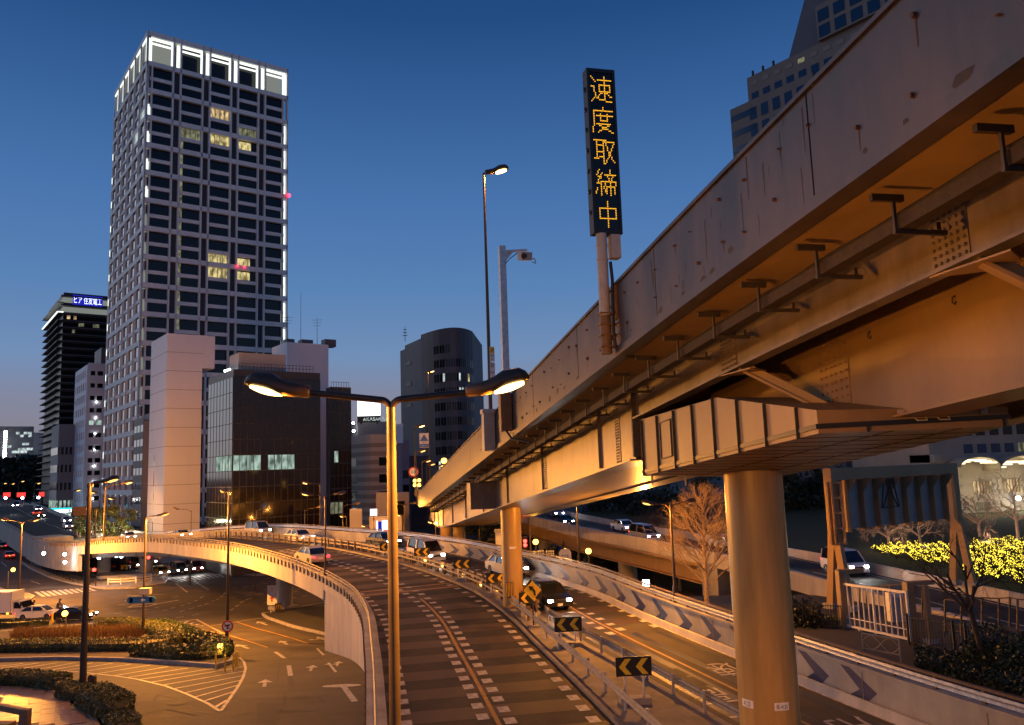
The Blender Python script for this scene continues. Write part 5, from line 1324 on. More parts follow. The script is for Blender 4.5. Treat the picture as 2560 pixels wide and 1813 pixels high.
# ------------------------------------------------------------------ markings on the junction below
def strip(pts, w, m='road_white', name='lane_line', dz=.02):
    P = []
    for (a, b) in zip(pts, pts[1:]):
        A, B = Vector(a), Vector(b); n = max(1, int((B - A).length / 14))
        for k in range(n): P.append(A.lerp(B, k / n))
    P.append(Vector(pts[-1])); P = [g3(p.x, p.y) for p in P]
    mb = MB(); ring = []
    for i, p in enumerate(P):
        t = (P[min(i+1, len(P)-1)] - P[max(i-1, 0)]); t.z = 0; t.normalize(); n = Vector((t.y, -t.x, 0)) * (w / 2)
        a, b = p + n, p - n; ring.append([Vector((a.x, a.y, zg(a.y) + dz)), Vector((b.x, b.y, zg(b.y) + dz))])
    return mb.loft(ring, False).build(name, m, ground, fix=False)
for s_ in [(205,670,265,690),(10,545,45,575),(845,766,925,768),(1015,760,1100,758),(780,828,832,824),(820,803,862,798),(1060,928,1112,921),(1165,913,1217,906),(1270,898,1318,890),
           (750,888,805,883),(855,873,902,868),(950,862,992,857),(1075,868,1110,860),(1125,853,1160,845),(1195,835,1222,828),(1240,822,1267,816),(1285,803,1307,797),(1325,783,1347,773),
           (1020,848,1050,844),(1140,780,1180,774),(1190,873,1224,865),(1250,857,1287,848),(1310,838,1337,832),(1355,826,1382,818),(1400,806,1422,800),(1430,795,1452,788),(1460,777,1477,768),(1480,758,1494,748),
           (1525,865,1547,853),(1560,840,1582,828),(1590,815,1617,803),(1625,798,1648,788),(1655,790,1665,783),(1535,722,1572,716),(1605,712,1642,707),(1675,702,1707,697),(1740,688,1770,683),
           (1535,783,1577,777),(1620,770,1664,765),(1705,758,1747,752),(1650,745,1692,741),(1735,733,1774,728),(1925,690,1990,680),(1950,730,1987,725),(2020,715,2062,708),(1920,790,1962,780),(1995,772,2037,765),
           (1740,818,1787,808),(1790,805,1837,795),(2100,760,2140,752),(560,640,600,644),(575,1030,640,1022),(1760,655,1800,648),(1850,668,1890,660),(1930,745,1975,738)]:
    strip([s_[:2], s_[2:]], .17, name='lane_dash')
for k in range(6): strip([(1165 + 13*k, 688 + 10*k), (1175 + 13*k, 694 + 10*k)], .28, name='lane_dot'); strip([(1285 + 17*k, 670 + 10.5*k), (1296 + 17*k, 676 + 10.5*k)], .28, name='lane_dot')
sc2 = .2463
def b3(x, y): s = (x * sc2, 1280 + y * sc2); return (s[0] / .3775, (s[1] - 1200) / .3775)
def quad3(ps, m='road_white', name='crossing_bar'):
    P = [g3(*p) for p in ps]; MB().add([(p.x, p.y, zg(p.y) + .022) for p in P], [tuple(range(len(P)))]).build(name, m, ground, fix=False)
for k in range(10):
    tl_ = (345 + 58.5 * k, 812 - 4.4 * k); bl_ = (425 + 57.5 * k, 862 - 6.5 * k); quad3([b3(*tl_), b3(tl_[0] + 40, tl_[1]), b3(bl_[0] + 40, bl_[1]), b3(*bl_)])
for k in range(11):
    tl_ = (1690 + 50 * k, 682 - 4.8 * k); bl_ = (1795 + 46 * k, 716 - 5.4 * k); quad3([b3(*tl_), b3(tl_[0] + 26, tl_[1] - 2), b3(bl_[0] + 26, bl_[1] - 2), b3(*bl_)])
strip([(1100, 655), (1500, 622)], .45, name='stop_line')
strip([(850, 845), (880, 834), (985, 820), (1040, 822), (1185, 796)], .3, name='long_arrow'); strip([(850, 845), (985, 838), (1040, 822)], .3, name='long_arrow')
# painted nose of the island and the yellow lines
strip([(1125, 948), (1300, 925), (1485, 1022)], .25, name='nose_outline'); strip([(1125, 948), (1235, 975)], .25, name='nose_outline'); strip([(1230, 975), (1490, 1023)], .2, 'road_yellow', 'yellow_line')
for k in range(4): strip([(1165 + 45*k, 945 + 8*k), (1215 + 40*k, 950 + 6*k), (1245 + 35*k, 938 + 9*k)], .3, name='nose_hatch')
strip([(1300, 927), (1500, 1025), (1640, 1068), (1770, 1110)], .2, 'road_yellow', 'yellow_line')
strip([(1560, 940), (1700, 985), (1850, 1025), (1960, 1058), (2040, 1085)], .2, 'road_yellow', 'yellow_line')
strip([(1400, 966), (1740, 915)], .2, name='give_way_line')
strip([(1208, 998), (1300, 1018)], .35, name='lane_dash'); strip([(1822, 1140), (1885, 1183)], .28, name='lane_dash'); strip([(1912, 1230), (1925, 1300)], .28, name='lane_dash'); strip([(1918, 1303), (1928, 1360)], .3, 'asphalt_dark', 'old_mark')
strip([(2100, 1118), (2143, 1162)], .17, name='lane_dash'); strip([(2175, 1212), (2225, 1275)], .17, name='lane_dash'); strip([(2145, 1480), (2110, 1440)], .1, 'asphalt_dark', 'crack')
def arrow3(x, y, dx, dy, L=3.0, turn=0):
    a = g3(x, y); b = g3(x + dx, y + dy); t = (b - a); t.z = 0; t.normalize(); n = Vector((t.y, -t.x, 0))
    def A(u, v): p = a + t * (u * L) + n * (v * L); return (p.x, p.y, zg(p.y) + .022)
    mb = MB().add([A(0, -.03), A(0, .03), A(.6, .03), A(.6, -.03)], [(0, 1, 2, 3)]).add([A(.55, -.13), A(.55, .13), A(1, 0)], [(0, 1, 2)])
    if turn: mb.add([A(.25, .03 * turn), A(.35, .03 * turn), A(.5, .22 * turn), A(.4, .22 * turn)], [(0, 1, 2, 3)]).add([A(.36, .2 * turn), A(.58, .2 * turn), A(.5, .36 * turn)], [(0, 1, 2)])
    mb.build('lane_arrow', 'road_white', ground, fix=False)
for x, y, dx, dy, L, tn in ((1768, 962, -60, -22, 4.0, 0), (1905, 1092, -55, -28, 3.6, 0), (2165, 1066, -70, -28, 3.6, -1), (1645, 1118, -65, -22, 4.0, 0), (2055, 1268, 20, -50, 3.0, 0), (1750, 1372, 10, -60, 3.2, 0), (0 + 2230, 1235, 18, -40, 2.6, -1), (2350, 1200, 8, -30, 2.2, 0)):
    arrow3(x, y, dx, dy, L, tn)
strip([(2275, 1370), (2350, 1470)], .3, name='end_mark')
c = g3(2262, 1366); MB().add([(c.x + 1.0 * math.cos(a), c.y + .55 * math.sin(a), zg(c.y + .55 * math.sin(a)) + .024) for a in [i * PI / 10 for i in range(20)]], [tuple(range(20))]).build('end_mark', 'road_white', ground, fix=False)
for x, y, r_ in ((1180, 1480, .38), (1990, 1440, .38), (700, 790, .4), (1240, 745, .4), (1650, 1400, .3), (1480, 1290, .3), (330, 620, .4), (2080, 1180, .38)):
    c = g3(x, y); MB().add([(c.x + r_ * math.cos(a), c.y + r_ * math.sin(a), zg(c.y + r_ * math.sin(a)) + .018) for a in [i * PI / 8 for i in range(16)]], [tuple(range(16))]).build('manhole_cover', 'iron', ground, fix=False)
for pl_, w_ in (([(1560, 1560), (1800, 1530), (2100, 1535)], .12), ([(900, 1560), (1100, 1520), (1300, 1560)], .08), ([(1800, 1610), (1880, 1500), (1890, 1420)], .1), ([(2000, 1100), (1850, 1200), (1840, 1330)], .08), ([(600, 870), (900, 850), (1250, 900)], .08)):
    strip(pl_, w_, 'asphalt_dark', 'tar_seam', .014)
for ps_ in ([(1040, 1420), (1180, 1455), (1150, 1500), (1010, 1460)], [(1700, 1480), (1840, 1480), (1850, 1600), (1700, 1600)], [(1400, 870), (1500, 860), (1520, 890), (1420, 900)]):
    P_ = [g3(*p) for p in ps_]; MB().add([(p.x, p.y, zg(p.y) + .012) for p in P_], [(0, 1, 2, 3)]).build('tar_patch', 'asphalt_dark', ground, fix=False)
# hatched triangle
strip([(-40, 1258), (300, 1262), (540, 1275), (760, 1300), (900, 1320), (1100, 1368), (1250, 1425), (1380, 1485), (1460, 1535)], .16, name='hatch_outline')
strip([(1585, 1178), (1615, 1205), (1627, 1250), (1610, 1310), (1570, 1380), (1500, 1480), (1460, 1535)], .16, name='hatch_outline')
for a, b in (((150, 1218), (-40, 1240)), ((255, 1214), (0, 1250)), ((380, 1212), (100, 1258)), ((500, 1212), (230, 1261)), ((615, 1213), (330, 1262)), ((745, 1217), (420, 1267)), ((870, 1222), (535, 1274)), ((995, 1228), (650, 1284)), ((1115, 1238), (760, 1298)), ((1245, 1248), (850, 1309)),
             ((1450, 1246), (920, 1324)), ((1605, 1240), (1000, 1342)), ((1618, 1268), (1080, 1360)), ((1612, 1298), (1150, 1385)), ((1598, 1328), (1225, 1412)), ((1575, 1362), (1290, 1440)), ((1545, 1405), (1350, 1468)), ((1505, 1460), (1420, 1510))):
    strip([a, ((a[0]+b[0])/2, (a[1]+b[1])/2), b], .17, name='hatch_line')

# ------------------------------------------------------------------ islands, kerbs, plaza
def island(name, px, h, m, kerb_m='kerb', kw=.22):
    P = [g3(*p) for p in px]; 
    if sum(a.x*b.y - b.x*a.y for a, b in zip(P, P[1:] + P[:1])) < 0: P = P[::-1]
    fine = []
    for a, b in zip(P, P[1:] + P[:1]):
        n = max(1, int((b - a).length / 2.5))
        for k in range(n): fine.append(a.lerp(b, k / n))
    c = sum(fine, Vector()) / len(fine)
    o = MB().prism([p.xy for p in fine], lambda p: zg(p[1]) - .2, lambda p: zg(p[1]) + h)
    ob = struct(name, o, m)
    rings = []
    for i, p in enumerate(fine + fine[:1]):
        a, b = fine[(i - 1) % len(fine)], fine[(i + 1) % len(fine)]; t = (b - a); t.z = 0; t.normalize(); n = Vector((t.y, -t.x, 0)); z = zg(p.y)
        rings.append([Vector((p.x + n.x*u, p.y + n.y*u, z + v)) for u, v in ((.06, -.1), (.06, h + .02), (.02, h + .05), (-kw, h + .05), (-kw, h - .1))])
    MB().loft(rings, False).build('kerb', kerb_m, ob)
    return ob
planting = island('planting_island', [(-120, 1205), (400, 1193), (800, 1203), (1200, 1228), (1440, 1248), (1540, 1215), (1560, 1165), (1480, 1110), (1300, 1060), (1050, 985), (800, 955), (560, 968), (200, 1000), (-120, 1025)], .20, 'soil')
under = island('underpass_island', [(1735, 893), (1760, 917), (1900, 967), (2060, 1008), (2200, 1040), (2330, 1100), (2420, 1200), (2500, 1100), (2330, 790), (2060, 835), (1880, 868)], .16, 'asphalt_dark')
park = island('parking_island', [(130, 540), (200, 590), (330, 650), (480, 690), (640, 718), (700, 726), (900, 720), (1090, 690), (1110, 655), (1000, 628), (700, 560), (240, 500)], .14, 'concrete_dark')
nose = island('corner_pavement', [(-260, 690), (-40, 700), (60, 745), (190, 758), (230, 775), (200, 800), (60, 790), (-260, 800)], .14, 'concrete_dark')
east = island('far_pavement', [(1540, 575), (1560, 630), (1700, 636), (1850, 628), (2000, 600), (2000, 560), (1700, 550)], .14, 'concrete_dark')
P = [(-90, 1660), (-90, 1385), (200, 1392), (350, 1415), (470, 1450), (560, 1510), (620, 1570), (660, 1660)]
plaza = island('plaza', P, .12, 'concrete_dark', 'stone_brown')
# square tiles laid on the plaza
tile = MB().box((0, 0, 0), (.565, .565, .03)).mesh('paving_tile'); tile.materials.append(MATS['brick_tile'])
poly = [g3(*p) for p in P]
def inside(x, y, poly):
    c = False
    for a, b in zip(poly, poly[1:] + poly[:1]):
        if (a.y > y) != (b.y > y) and x < (b.x - a.x) * (y - a.y) / (b.y - a.y) + a.x: c = not c
    return c
cnt = 0
for i in range(-60, 60):
    for j in range(-60, 60):
        a = .5; x0, y0 = -20 + (i * math.cos(a) - j * math.sin(a)) * .58, 33 + (i * math.sin(a) + j * math.cos(a)) * .58
        if all(inside(x0 + dx, y0 + dy, poly) for dx, dy in ((.5, 0), (-.5, 0), (0, .5), (0, -.5))):
            px, py = proj((x0, y0, zg(y0)))
            if -20 < px < 260 and py < 1840 and cnt < 300:
                sl = math.atan((zg(y0 + .3) - zg(y0 - .3)) / .6)
                put('paving_tile', tile, plaza, Matrix.Translation((x0, y0, zg(y0) + .132 + rnd.uniform(-.004, .004))) @ Matrix.Rotation(sl, 4, 'X') @ Matrix.Rotation(a, 4, 'Z')); cnt += 1
# plaza hand rail, utility cabinet
a, b, c = at(*z3(-40, 1495), 34), at(*z3(160, 1535), 33), at(*z3(165, 1700), 33)
t = thing('plaza_rail', 'thick brown stone rail at the lower left plaza corner', 'railing', (b.x, b.y, zg(33)), wp=True)
MB().bar(a, b, .25, .22).build('top_bar', 'stone_brown', t); MB().bar(b + Vector((.05, 0, .1)), Vector((b.x + .05, b.y, zg(33))), .32, .3, (0, 1, 0)).build('end_post', 'stone_brown', t)
MB().box((at(*z3(5, 1600), 33).x, 33.2, zg(33) + .35), (.7, .5, .75)).build('low_post', 'stone_brown', t)
p = g3(598, 1394); t = thing('utility_cabinet', 'small dark roadside cabinet with rounded top beside the black lamp post', 'cabinet', p, wp=True)
MB().extrude([(p.x - .17, p.y, p.z)] + [(p.x - .17 * math.cos(k * PI / 6), p.y, p.z + .62 + .17 * math.sin(k * PI / 6)) for k in range(7)] + [(p.x + .17, p.y, p.z)], (0, .3, 0)).build('case', 'pole_brown', t)
MB().box((p.x, p.y + .15, p.z + .04), (.42, .4, .08)).build('base', 'concrete_dark', t)

# small signs and posts by the island
def disc_sign(name, label, px, py, base_px, r, build, Y=None, cat='road sign'):
    b = g3(*base_px); c = at(px, py, b.y); t = thing(name, label, cat, b, wp=True)
    MB().cyl((b.x, b.y + .06, b.z - .2), (b.x, b.y + .06, c.z + r * .8), .05, n=8).build('post', 'sign_yellow' if name == 'ring_sign' else 'grey_box', t)
    build(t, c); return t
def _ring(t, c):
    MB().cyl(c, c + Vector((0, -.03, 0)), .42, n=28).build('ring', 'sign_red', t); MB().cyl(c + Vector((0, -.03, 0)), c + Vector((0, -.036, 0)), .31, n=28).build('face', 'sign_white', t)
    MB().add([(c.x + x, c.y - .045, c.z + z) for x, z in ((-.05, -.2), (.05, -.2), (.05, 0), (.18, .05), (.18, .15), (-.2, .1), (-.2, 0), (-.05, -.02))], [(0, 1, 2, 7), (7, 2, 3, 4, 5, 6)]).build('symbol', 'sign_black', t, fix=False)
    MB().bar((c.x - .25, c.y - .052, c.z + .22), (c.x + .25, c.y - .052, c.z - .22), .02, .06).build('slash', 'sign_red', t)
disc_sign('ring_sign', 'round red ringed no-turn sign on a yellow post at the island tip', 569, 1566, (1512, 1165), .42, _ring)
def _rect(t, c):
    MB().box(c, (1.05, .04, 2.1)).build('panel', 'sign_white', t); lettering('!', .5, c + Vector((0, -.03, .6)), (1, 0, 0), ZU, 'sign_red', t)
    MB().add([(c.x + x, c.y - .03, c.z + z) for x, z in ((-.32, -.35), (.0, -.1), (.32, -.35), (.1, -.4), (.1, -.7), (-.1, -.7), (-.1, -.4))], [(0, 1, 2, 3, 4, 5, 6)]).build('symbol', 'sign_red', t, fix=False)
disc_sign('guide_sign', 'tall white and red guide board at the underpass kerb', 680, 1488, (1793, 893), 1.0, _rect)
b = g3(1843, 890); t = thing('hazard_board', 'small striped black and yellow hazard board by the flyover column', 'road sign', b, wp=True)
MB().box((b.x, b.y, b.z + .75), (.75, .3, .9), .3).build('board', 'sign_black', t)
for k in range(3): MB().bar((b.x - .3 + .25*k, b.y - .19 + .075*k, b.z + .5), (b.x - .05 + .2*k, b.y - .19 + .075*k, b.z + 1.05), .02, .1, (0, -1, 0)).build('stripe', 'sign_yellow', t)
b = g3(1460, 1190); t = thing('twin_beacon', 'pair of stacked amber beacons flashing at the island tip', 'beacon', b, wp=True)
for y in (1103, 1148): c = at(*z3(1459, y), b.y); MB().ball(c, .22).build('lamp', 'amber', t, smooth=True)
light(t, at(*z3(1459, 1128), b.y - .8), 70, (1, .45, .04), r=.2); MB().cyl((b.x, b.y + .1, b.z), (b.x, b.y + .1, at(*z3(1459, 1100), b.y).z), .06, n=8).build('post', 'dark_steel', t)
for k, (x, y) in enumerate(((1428, 1255), (1490, 1268), (1545, 1262), (1560, 1250), (1572, 1240))):
    b = g3(x, y); t = tag(MB().cyl(b, b + Vector((0, 0, .95)), .05, n=8).cyl(b + Vector((0, 0, .6)), b + Vector((0, 0, .75)), .058, n=8).build('rubber_post', 'sign_yellow', None), ['orange flexible post at the beacon foot, leftmost of five', 'second orange flexible post from the beacon', 'third orange flexible post from the beacon', 'fourth orange flexible post from the beacon', 'orange flexible post farthest right of the beacon'][k], 'post', 'flexible posts at the island tip')
BE = [('amber beacon blazing in front of the white car', (430, 885), (436, 985), 260, .30), ('amber beacon on a post at the far left corner', (87, 595), (50, 740), 180, .30)]
for lb, c_, b_, w, r in BE:
    b = g3(*b_); c = at(*z3(*c_), b.y); t = thing('beacon', lb, 'beacon', b, wp=True); MB().ball(c, r).build('lamp', 'amber', t, smooth=True); MB().cyl(b, (b.x, b.y, c.z - .2), .07, n=8).build('post', 'dark_steel', t); light(t, c + Vector((0, -.6, .2)), w, (1, .42, .04), r=.2)
for lb, x, y, Y in (('amber beacon right of the median pier under the ramp', 1339, 1355, 76), ('amber beacon beside the bus stop sign', 1471, 1378, 72)):
    c = at(x, y, Y); t = thing('beacon', lb, 'beacon', (c.x, c.y, zr(Y)), wp=True); MB().ball(c, .26).build('lamp', 'amber', t, smooth=True); MB().cyl((c.x, c.y, zr(Y) - .3), (c.x, c.y, c.z - .2), .06, n=8).build('post', 'dark_steel', t); light(t, c + Vector((0, -.5, .3)), 160, (1, .42, .04), r=.2)
b = g3(850, 965); c = at(*z3(850, 925), b.y); t = tag(MB().cyl(b, (b.x, b.y, c.z + .3), .10, n=8).box((b.x, b.y - .05, c.z), (.5, .06, .5)).build('yellow_marker', 'sign_yellow'), 'small yellow marker behind the round hedge', 'marker')
b = g3(345, 950); t = tag(MB().cyl(b, b + Vector((0, 0, 1.0)), .12, n=10).ball(b + Vector((0, 0, 1.0)), .13).build('yellow_bollard', 'sign_yellow'), 'yellow bollard left of the blazing beacon', 'bollard')
# oval arrow sign on the lamp post
c = at(353, 1500, 75); t = thing('oval_sign', 'dark oval arrow sign bracketed to the thin lamp post', 'road sign', (c.x, c.y, c.z - .4), wp=True)
MB().box(c, (2.0, .12, .55)).cyl(c + Vector((-1, -.06, 0)), c + Vector((-1, .06, 0)), .275, n=16).cyl(c + Vector((1, -.06, 0)), c + Vector((1, .06, 0)), .275, n=16).build('panel', 'sign_blue', t)
lettering('➜', .3, c + Vector((.2, -.08, 0)), (-1, 0, 0), ZU, 'sign_white', t); MB().box(c + Vector((.3, .1, .75)), (1.0, .5, .55)).build('box', 'grey_box', t)
# traffic signals
def signal(label, c_, b_, lit='signal_red', par_h=.9):
    b = g3(*b_); c = at(*z3(*c_), b.y); t = thing('traffic_signal', label, 'traffic signal', b, wp=True)
    MB().cyl(b, (b.x, b.y, c.z + .4), .08, n=10).build('post', 'dark_steel', t); MB().box(c + Vector((-.35, .1, 0)), (1.5, .3, .5)).build('housing', 'black_paint', t)
    MB().ball(c + Vector((0, -.1, 0)), .26).build('lamp', lit, t, smooth=True); light(t, c + Vector((0, -.8, 0)), 40, (1, .03, .02), r=.2)
    for k in (1, 2): MB().cyl(c + Vector((-.45 * k, -.06, 0)), c + Vector((-.45 * k, -.02, 0)), .17, n=12).build('dark_lens', 'glass_dark', t)
signal('red traffic signal glowing under the flyover by the right column', (985, 512), (1012, 665)); signal('small red pedestrian signal by the motorcycle park', (625, 595), (590, 700))

# ------------------------------------------------------------------ right-hand side: fences, gate, gantry
def z8(x, y): return (1700 + x * .3775, 1200 + y * .3775)
def g8(x, y, dz=0.0): return hit(*z8(x, y), dz, zr)
def fence(label, p0, p1, h, gap=.13, m='black_paint'):
    t = thing('picket_fence', label, 'fence', p0, wp=True); L = (p1 - p0).length
    pk = MB().box((0, 0, h / 2), (.022, .022, h)).mesh('picket'); pk.materials.append(MATS[m])
    for v in (.12, h - .06): MB().bar(p0 + ZU * v, p1 + ZU * v, .04, .04).build('rail', m, t)
    n = int(L / gap)
    for k in range(n + 1): put('picket', pk, t, Matrix.Translation(p0.lerp(p1, k / n)))
    po = MB().box((0, 0, h / 2 + .04), (.08, .08, h + .1)).mesh('post'); po.materials.append(MATS[m])
    for k in range(int(L / 2.2) + 1): put('post', po, t, Matrix.Translation(p0.lerp(p1, min(1, k * 2.2 / L))))
    return t
fence('black picket fence behind the front pier', g8(560, 955), g8(1078, 992), 1.15)
fence('black picket fence right of the sliding gate', g8(1518, 1092), g8(1900, 1165), 1.2)
fence('black picket fence running off under the thorny tree', g8(1905, 1167), g8(2420, 1262), 1.2)
# sliding gate
a, b = g8(1098, 985), g8(1530, 1082); h = 2.05
t = thing('sliding_gate', 'white barred sliding gate between two square posts', 'gate', a, wp=True); L = (b - a).length; U = (b - a).normalized()
for k in (0, .5, 1.0): MB().box(tuple((a.lerp(b, k)) + ZU * (h / 2 + .08)), (.09, .09, h), math.atan2(U.y, U.x)).build('stile', 'white_paint', t)
for v in (.16, h + .06): MB().bar(a + ZU * v, b + ZU * v, .08, .10).build('rail', 'white_paint', t)
MB().bar(a + ZU * .55, b + ZU * .55, .03, .04).build('rail', 'white_paint', t)
br_ = MB().box((0, 0, h / 2 + .1), (.05, .05, h - .1)).mesh('bar'); br_.materials.append(MATS['white_paint'])
for k in range(1, 13):
    if k != 6: put('bar', br_, t, Matrix.Translation(a.lerp(b, k / 12.0)))
for k in (.25, .75): p = a.lerp(b, k); MB().cyl(p + Vector((0, -.06, .07)), p + Vector((0, .06, .07)), .07, n=10).build('roller', 'grey_box', t)
for lb, p, w, hh in (('tall square beige gate post left of the sliding gate', g8(1090, 985), .34, 2.75), ('square beige gate post frame right of the sliding gate', g8(1545, 1075), .34, 2.5)):
    q = thing('gate_post', lb, 'gate post', p, wp=True); MB().box(tuple(p + ZU * (hh / 2)), (w, w, hh), .2).build('shaft', 'steel_beige', q); MB().box(tuple(p + Vector((.5, .1, hh - .05))), (1.3, w, .16), .1).build('cap_bar', 'steel_beige', q)
p = g8(1660, 1085); q = thing('gate_post', 'slim beige post carrying the gate frame end', 'gate post', p, wp=True); MB().box(tuple(p + ZU * 1.2), (.2, .2, 2.4), .2).build('shaft', 'steel_beige', q); MB().box(tuple(p + ZU * .1), (.4, .4, .2), .2).build('foot', 'concrete', q)
p = at(*z8(1445, 850), 42.5); q = thing('control_cabinet', 'tall cream control cabinet behind the sliding gate', 'cabinet', (p.x, p.y, .2), wp=True)
zt_ = at(*z8(1445, 745), 42.5).z; MB().box((p.x, p.y, (zt_ + .2) / 2), (.95, .6, zt_ - .2)).build('case', 'white_paint', q); MB().box((p.x, p.y - .31, (zt_ + .2) / 2), (.80, .02, zt_ - .6)).build('door', 'grey_box', q)
# tall post-and-rail frame along the ramp wall
t = thing('frame_fence', 'tall thin brown post and rail frame between gate and ramp', 'fence', (22, 40, .3), wp=True)
pts = []
for x, yt, yb, Y in ((1190, 705, 840, 45), (1235, 712, 850, 44.5), (1390, 696, 880, 42.5), (1485, 690, 900, 41), (1552, 682, 910, 40), (1605, 674, 920, 39.2), (1620, 676, 925, 39)):
    p0, p1 = at(*z8(x, yb), Y), at(*z8(x, yt), Y); MB().cyl(p0, p1, .045, n=6).build('post', 'rail_brown', t); pts.append(p1)
for a_, b_ in zip(pts, pts[1:]): MB().cyl(a_, b_, .03, n=6).build('top_rail', 'rail_brown', t)
t = thing('frame_fence', 'tall thin brown post and rail frame behind the thorny tree', 'fence', (20, 34, .3), wp=True); pts = []
for x, yt, yb, Y in ((1755, 790, 1010, 37), (1862, 805, 1030, 36), (2000, 780, 960, 36), (2112, 785, 965, 35.5), (2185, 780, 975, 35), (2235, 790, 985, 34.5), (2330, 800, 1000, 34)):
    p0, p1 = at(*z8(x, yb), Y), at(*z8(x, yt), Y); MB().cyl(p0, p1, .05, n=6).build('post', 'rail_brown', t); pts.append(p1)
for a_, b_ in zip(pts, pts[1:]): MB().cyl(a_, b_, .03, n=6).build('top_rail', 'rail_brown', t); MB().cyl(a_ - ZU * 1.3, b_ - ZU * 1.3, .03, n=6).build('mid_rail', 'rail_brown', t)
# pipe barrier with curved ornament
a, b = g8(1218, 1180), g8(1465, 1230); t = thing('pipe_barrier', 'low yellow lit pipe barrier with looping bars on the pavement', 'barrier', a, wp=True); hh = .95
for p in (a, b): MB().cyl(p, p + ZU * hh, .035, n=8).build('post', 'rail_steel', t)
for v in (hh, .38): MB().cyl(a + ZU * v, b + ZU * v, .03, n=8).build('rail', 'rail_steel', t)
for s_, o_ in ((1, .0), (-1, .0)):
    MB().tube([a.lerp(b, k / 12) + ZU * (.66 + s_ * .26 * math.sin(2 * PI * k / 12)) for k in range(13)], .014, 6).build('loop', 'rail_steel', t)

# gantry over the ramp with the back of a big sign
gl, gr_ = Vector((20.0, 47.5, .1)), Vector((31.2, 54.0, .2))
gl = at(2102, 1521, 47.5); gr_ = at(2408, 1462, 54.0); gt = thing('sign_gantry', 'beige steel gantry with splayed legs straddling the ramp', 'gantry', gl, wp=True)
U = (gr_ - gl); U.z = 0; U.normalize(); N = Vector((U.y, -U.x, 0)); ztg = at(2095, 1186, 47.5).z
for g_, nm in ((gl, 0), (gr_, 1)):
    zk = g_.z + (ztg - g_.z) * .56
    for sd in (-1, 1):
        MB().bar(g_ + N * (sd * .62), Vector((*(g_ + N * (sd * .08)).xy, zk + .4)), .34, .42, N).build('splayed_leg', 'steel_beige', gt)
    MB().bar(Vector((*g_.xy, zk - .3)), Vector((*g_.xy, ztg + .35)), .5, .55, N).build('upper_leg', 'steel_beige', gt)
    for sd in (-1, 1): q = g_ + N * (sd * .62); MB().box((q.x, q.y, q.z + .08), (.7, .7, .3), math.atan2(U.y, U.x)).build('foot', 'concrete', gt)
MB().bar(Vector((*(gl - U * .2).xy, ztg)), Vector((*(gr_ + U * .2).xy, ztg)), .6, .7).build('cross_beam', 'steel_beige', gt)
t = thing('motorway_sign', 'ribbed grey back of the motorway sign hanging from the gantry', 'sign', Vector((*gl.xy, ztg)), wp=True)
zs1, zs0 = ztg - .4, at(2200, 1316, 49.5).z; Og = Vector((*gl.xy, 0)); W0, W1 = 1.2, (gr_ - gl).to_2d().length - 1.2
np_ = 7
for k in range(np_):
    w = (W1 - W0) / np_; pt(t, 'panel', 'steel_grey', Og, U, N, W0 + (k + .5) * w, -.12, (zs1 + zs0) / 2, w - .02, .05, zs1 - zs0)
    for j in range(8): pt(t, 'panel_rib', 'grey_box' if False else 'steel_grey', Og, U, N, W0 + (k + .5) * w, -.08, zs0 + (j + .5) * (zs1 - zs0) / 8, w - .1, .05, .05)
for k in range(np_ + 1):
    u = W0 + k * (W1 - W0) / np_
    pt(t, 'rib', 'steel_beige', Og, U, N, u, .10, (zs1 + zs0) / 2, .12, .34, zs1 - zs0 + .3)
    q = Og + U * u + N * .1; MB().add([(q.x, q.y, zs1 + .1), (q.x, q.y, zs1 - .9), (*(q + N * .75).xy, zs1 + .1)], [(0, 1, 2)]).build('bracket', 'steel_beige', t)
ql = MB()
for a_, b_ in (((3.9, 0), (4.3, 1)), ((5.6, 0), (5.2, 1)), ((3.9, 0), (5.6, 0)), ((4.3, 1), (5.2, 1)), ((4.0, .0), (5.2, 1)), ((5.5, 0), (4.4, 1))):
    z_ = lambda v: zs1 - 1.7 + 1.7 * v; ql.bar(Og + U * a_[0] + N * .5 + ZU * z_(a_[1]), Og + U * b_[0] + N * .5 + ZU * z_(b_[1]), .06, .06)
ql.build('access_ladder', 'dark_steel', t)
p = at(2083, 1205, 47.2); t = thing('edge_sign', 'narrow brown framed sign board seen edge-on beside the gantry leg', 'sign', (p.x, p.y, 1), wp=True)
zt_, zb_ = at(2078, 1205, 47.2).z, at(2085, 1362, 47.2).z
for k in (0, 1): MB().box((p.x - .15 + .55 * k, p.y, (zt_ + zb_) / 2), (.10, .25, zt_ - zb_)).build('upright', 'steel_beige', t)
for k in range(5): MB().box((p.x + .12, p.y, zb_ + .05 + k * (zt_ - zb_ - .1) / 4), (.55, .2, .12)).build('cross_bar', 'steel_beige', t)
MB().box((p.x - .3, p.y + .1, (zt_ + zb_) / 2), (.12, .2, zt_ - zb_)).build('board_edge', 'brown_box', t)

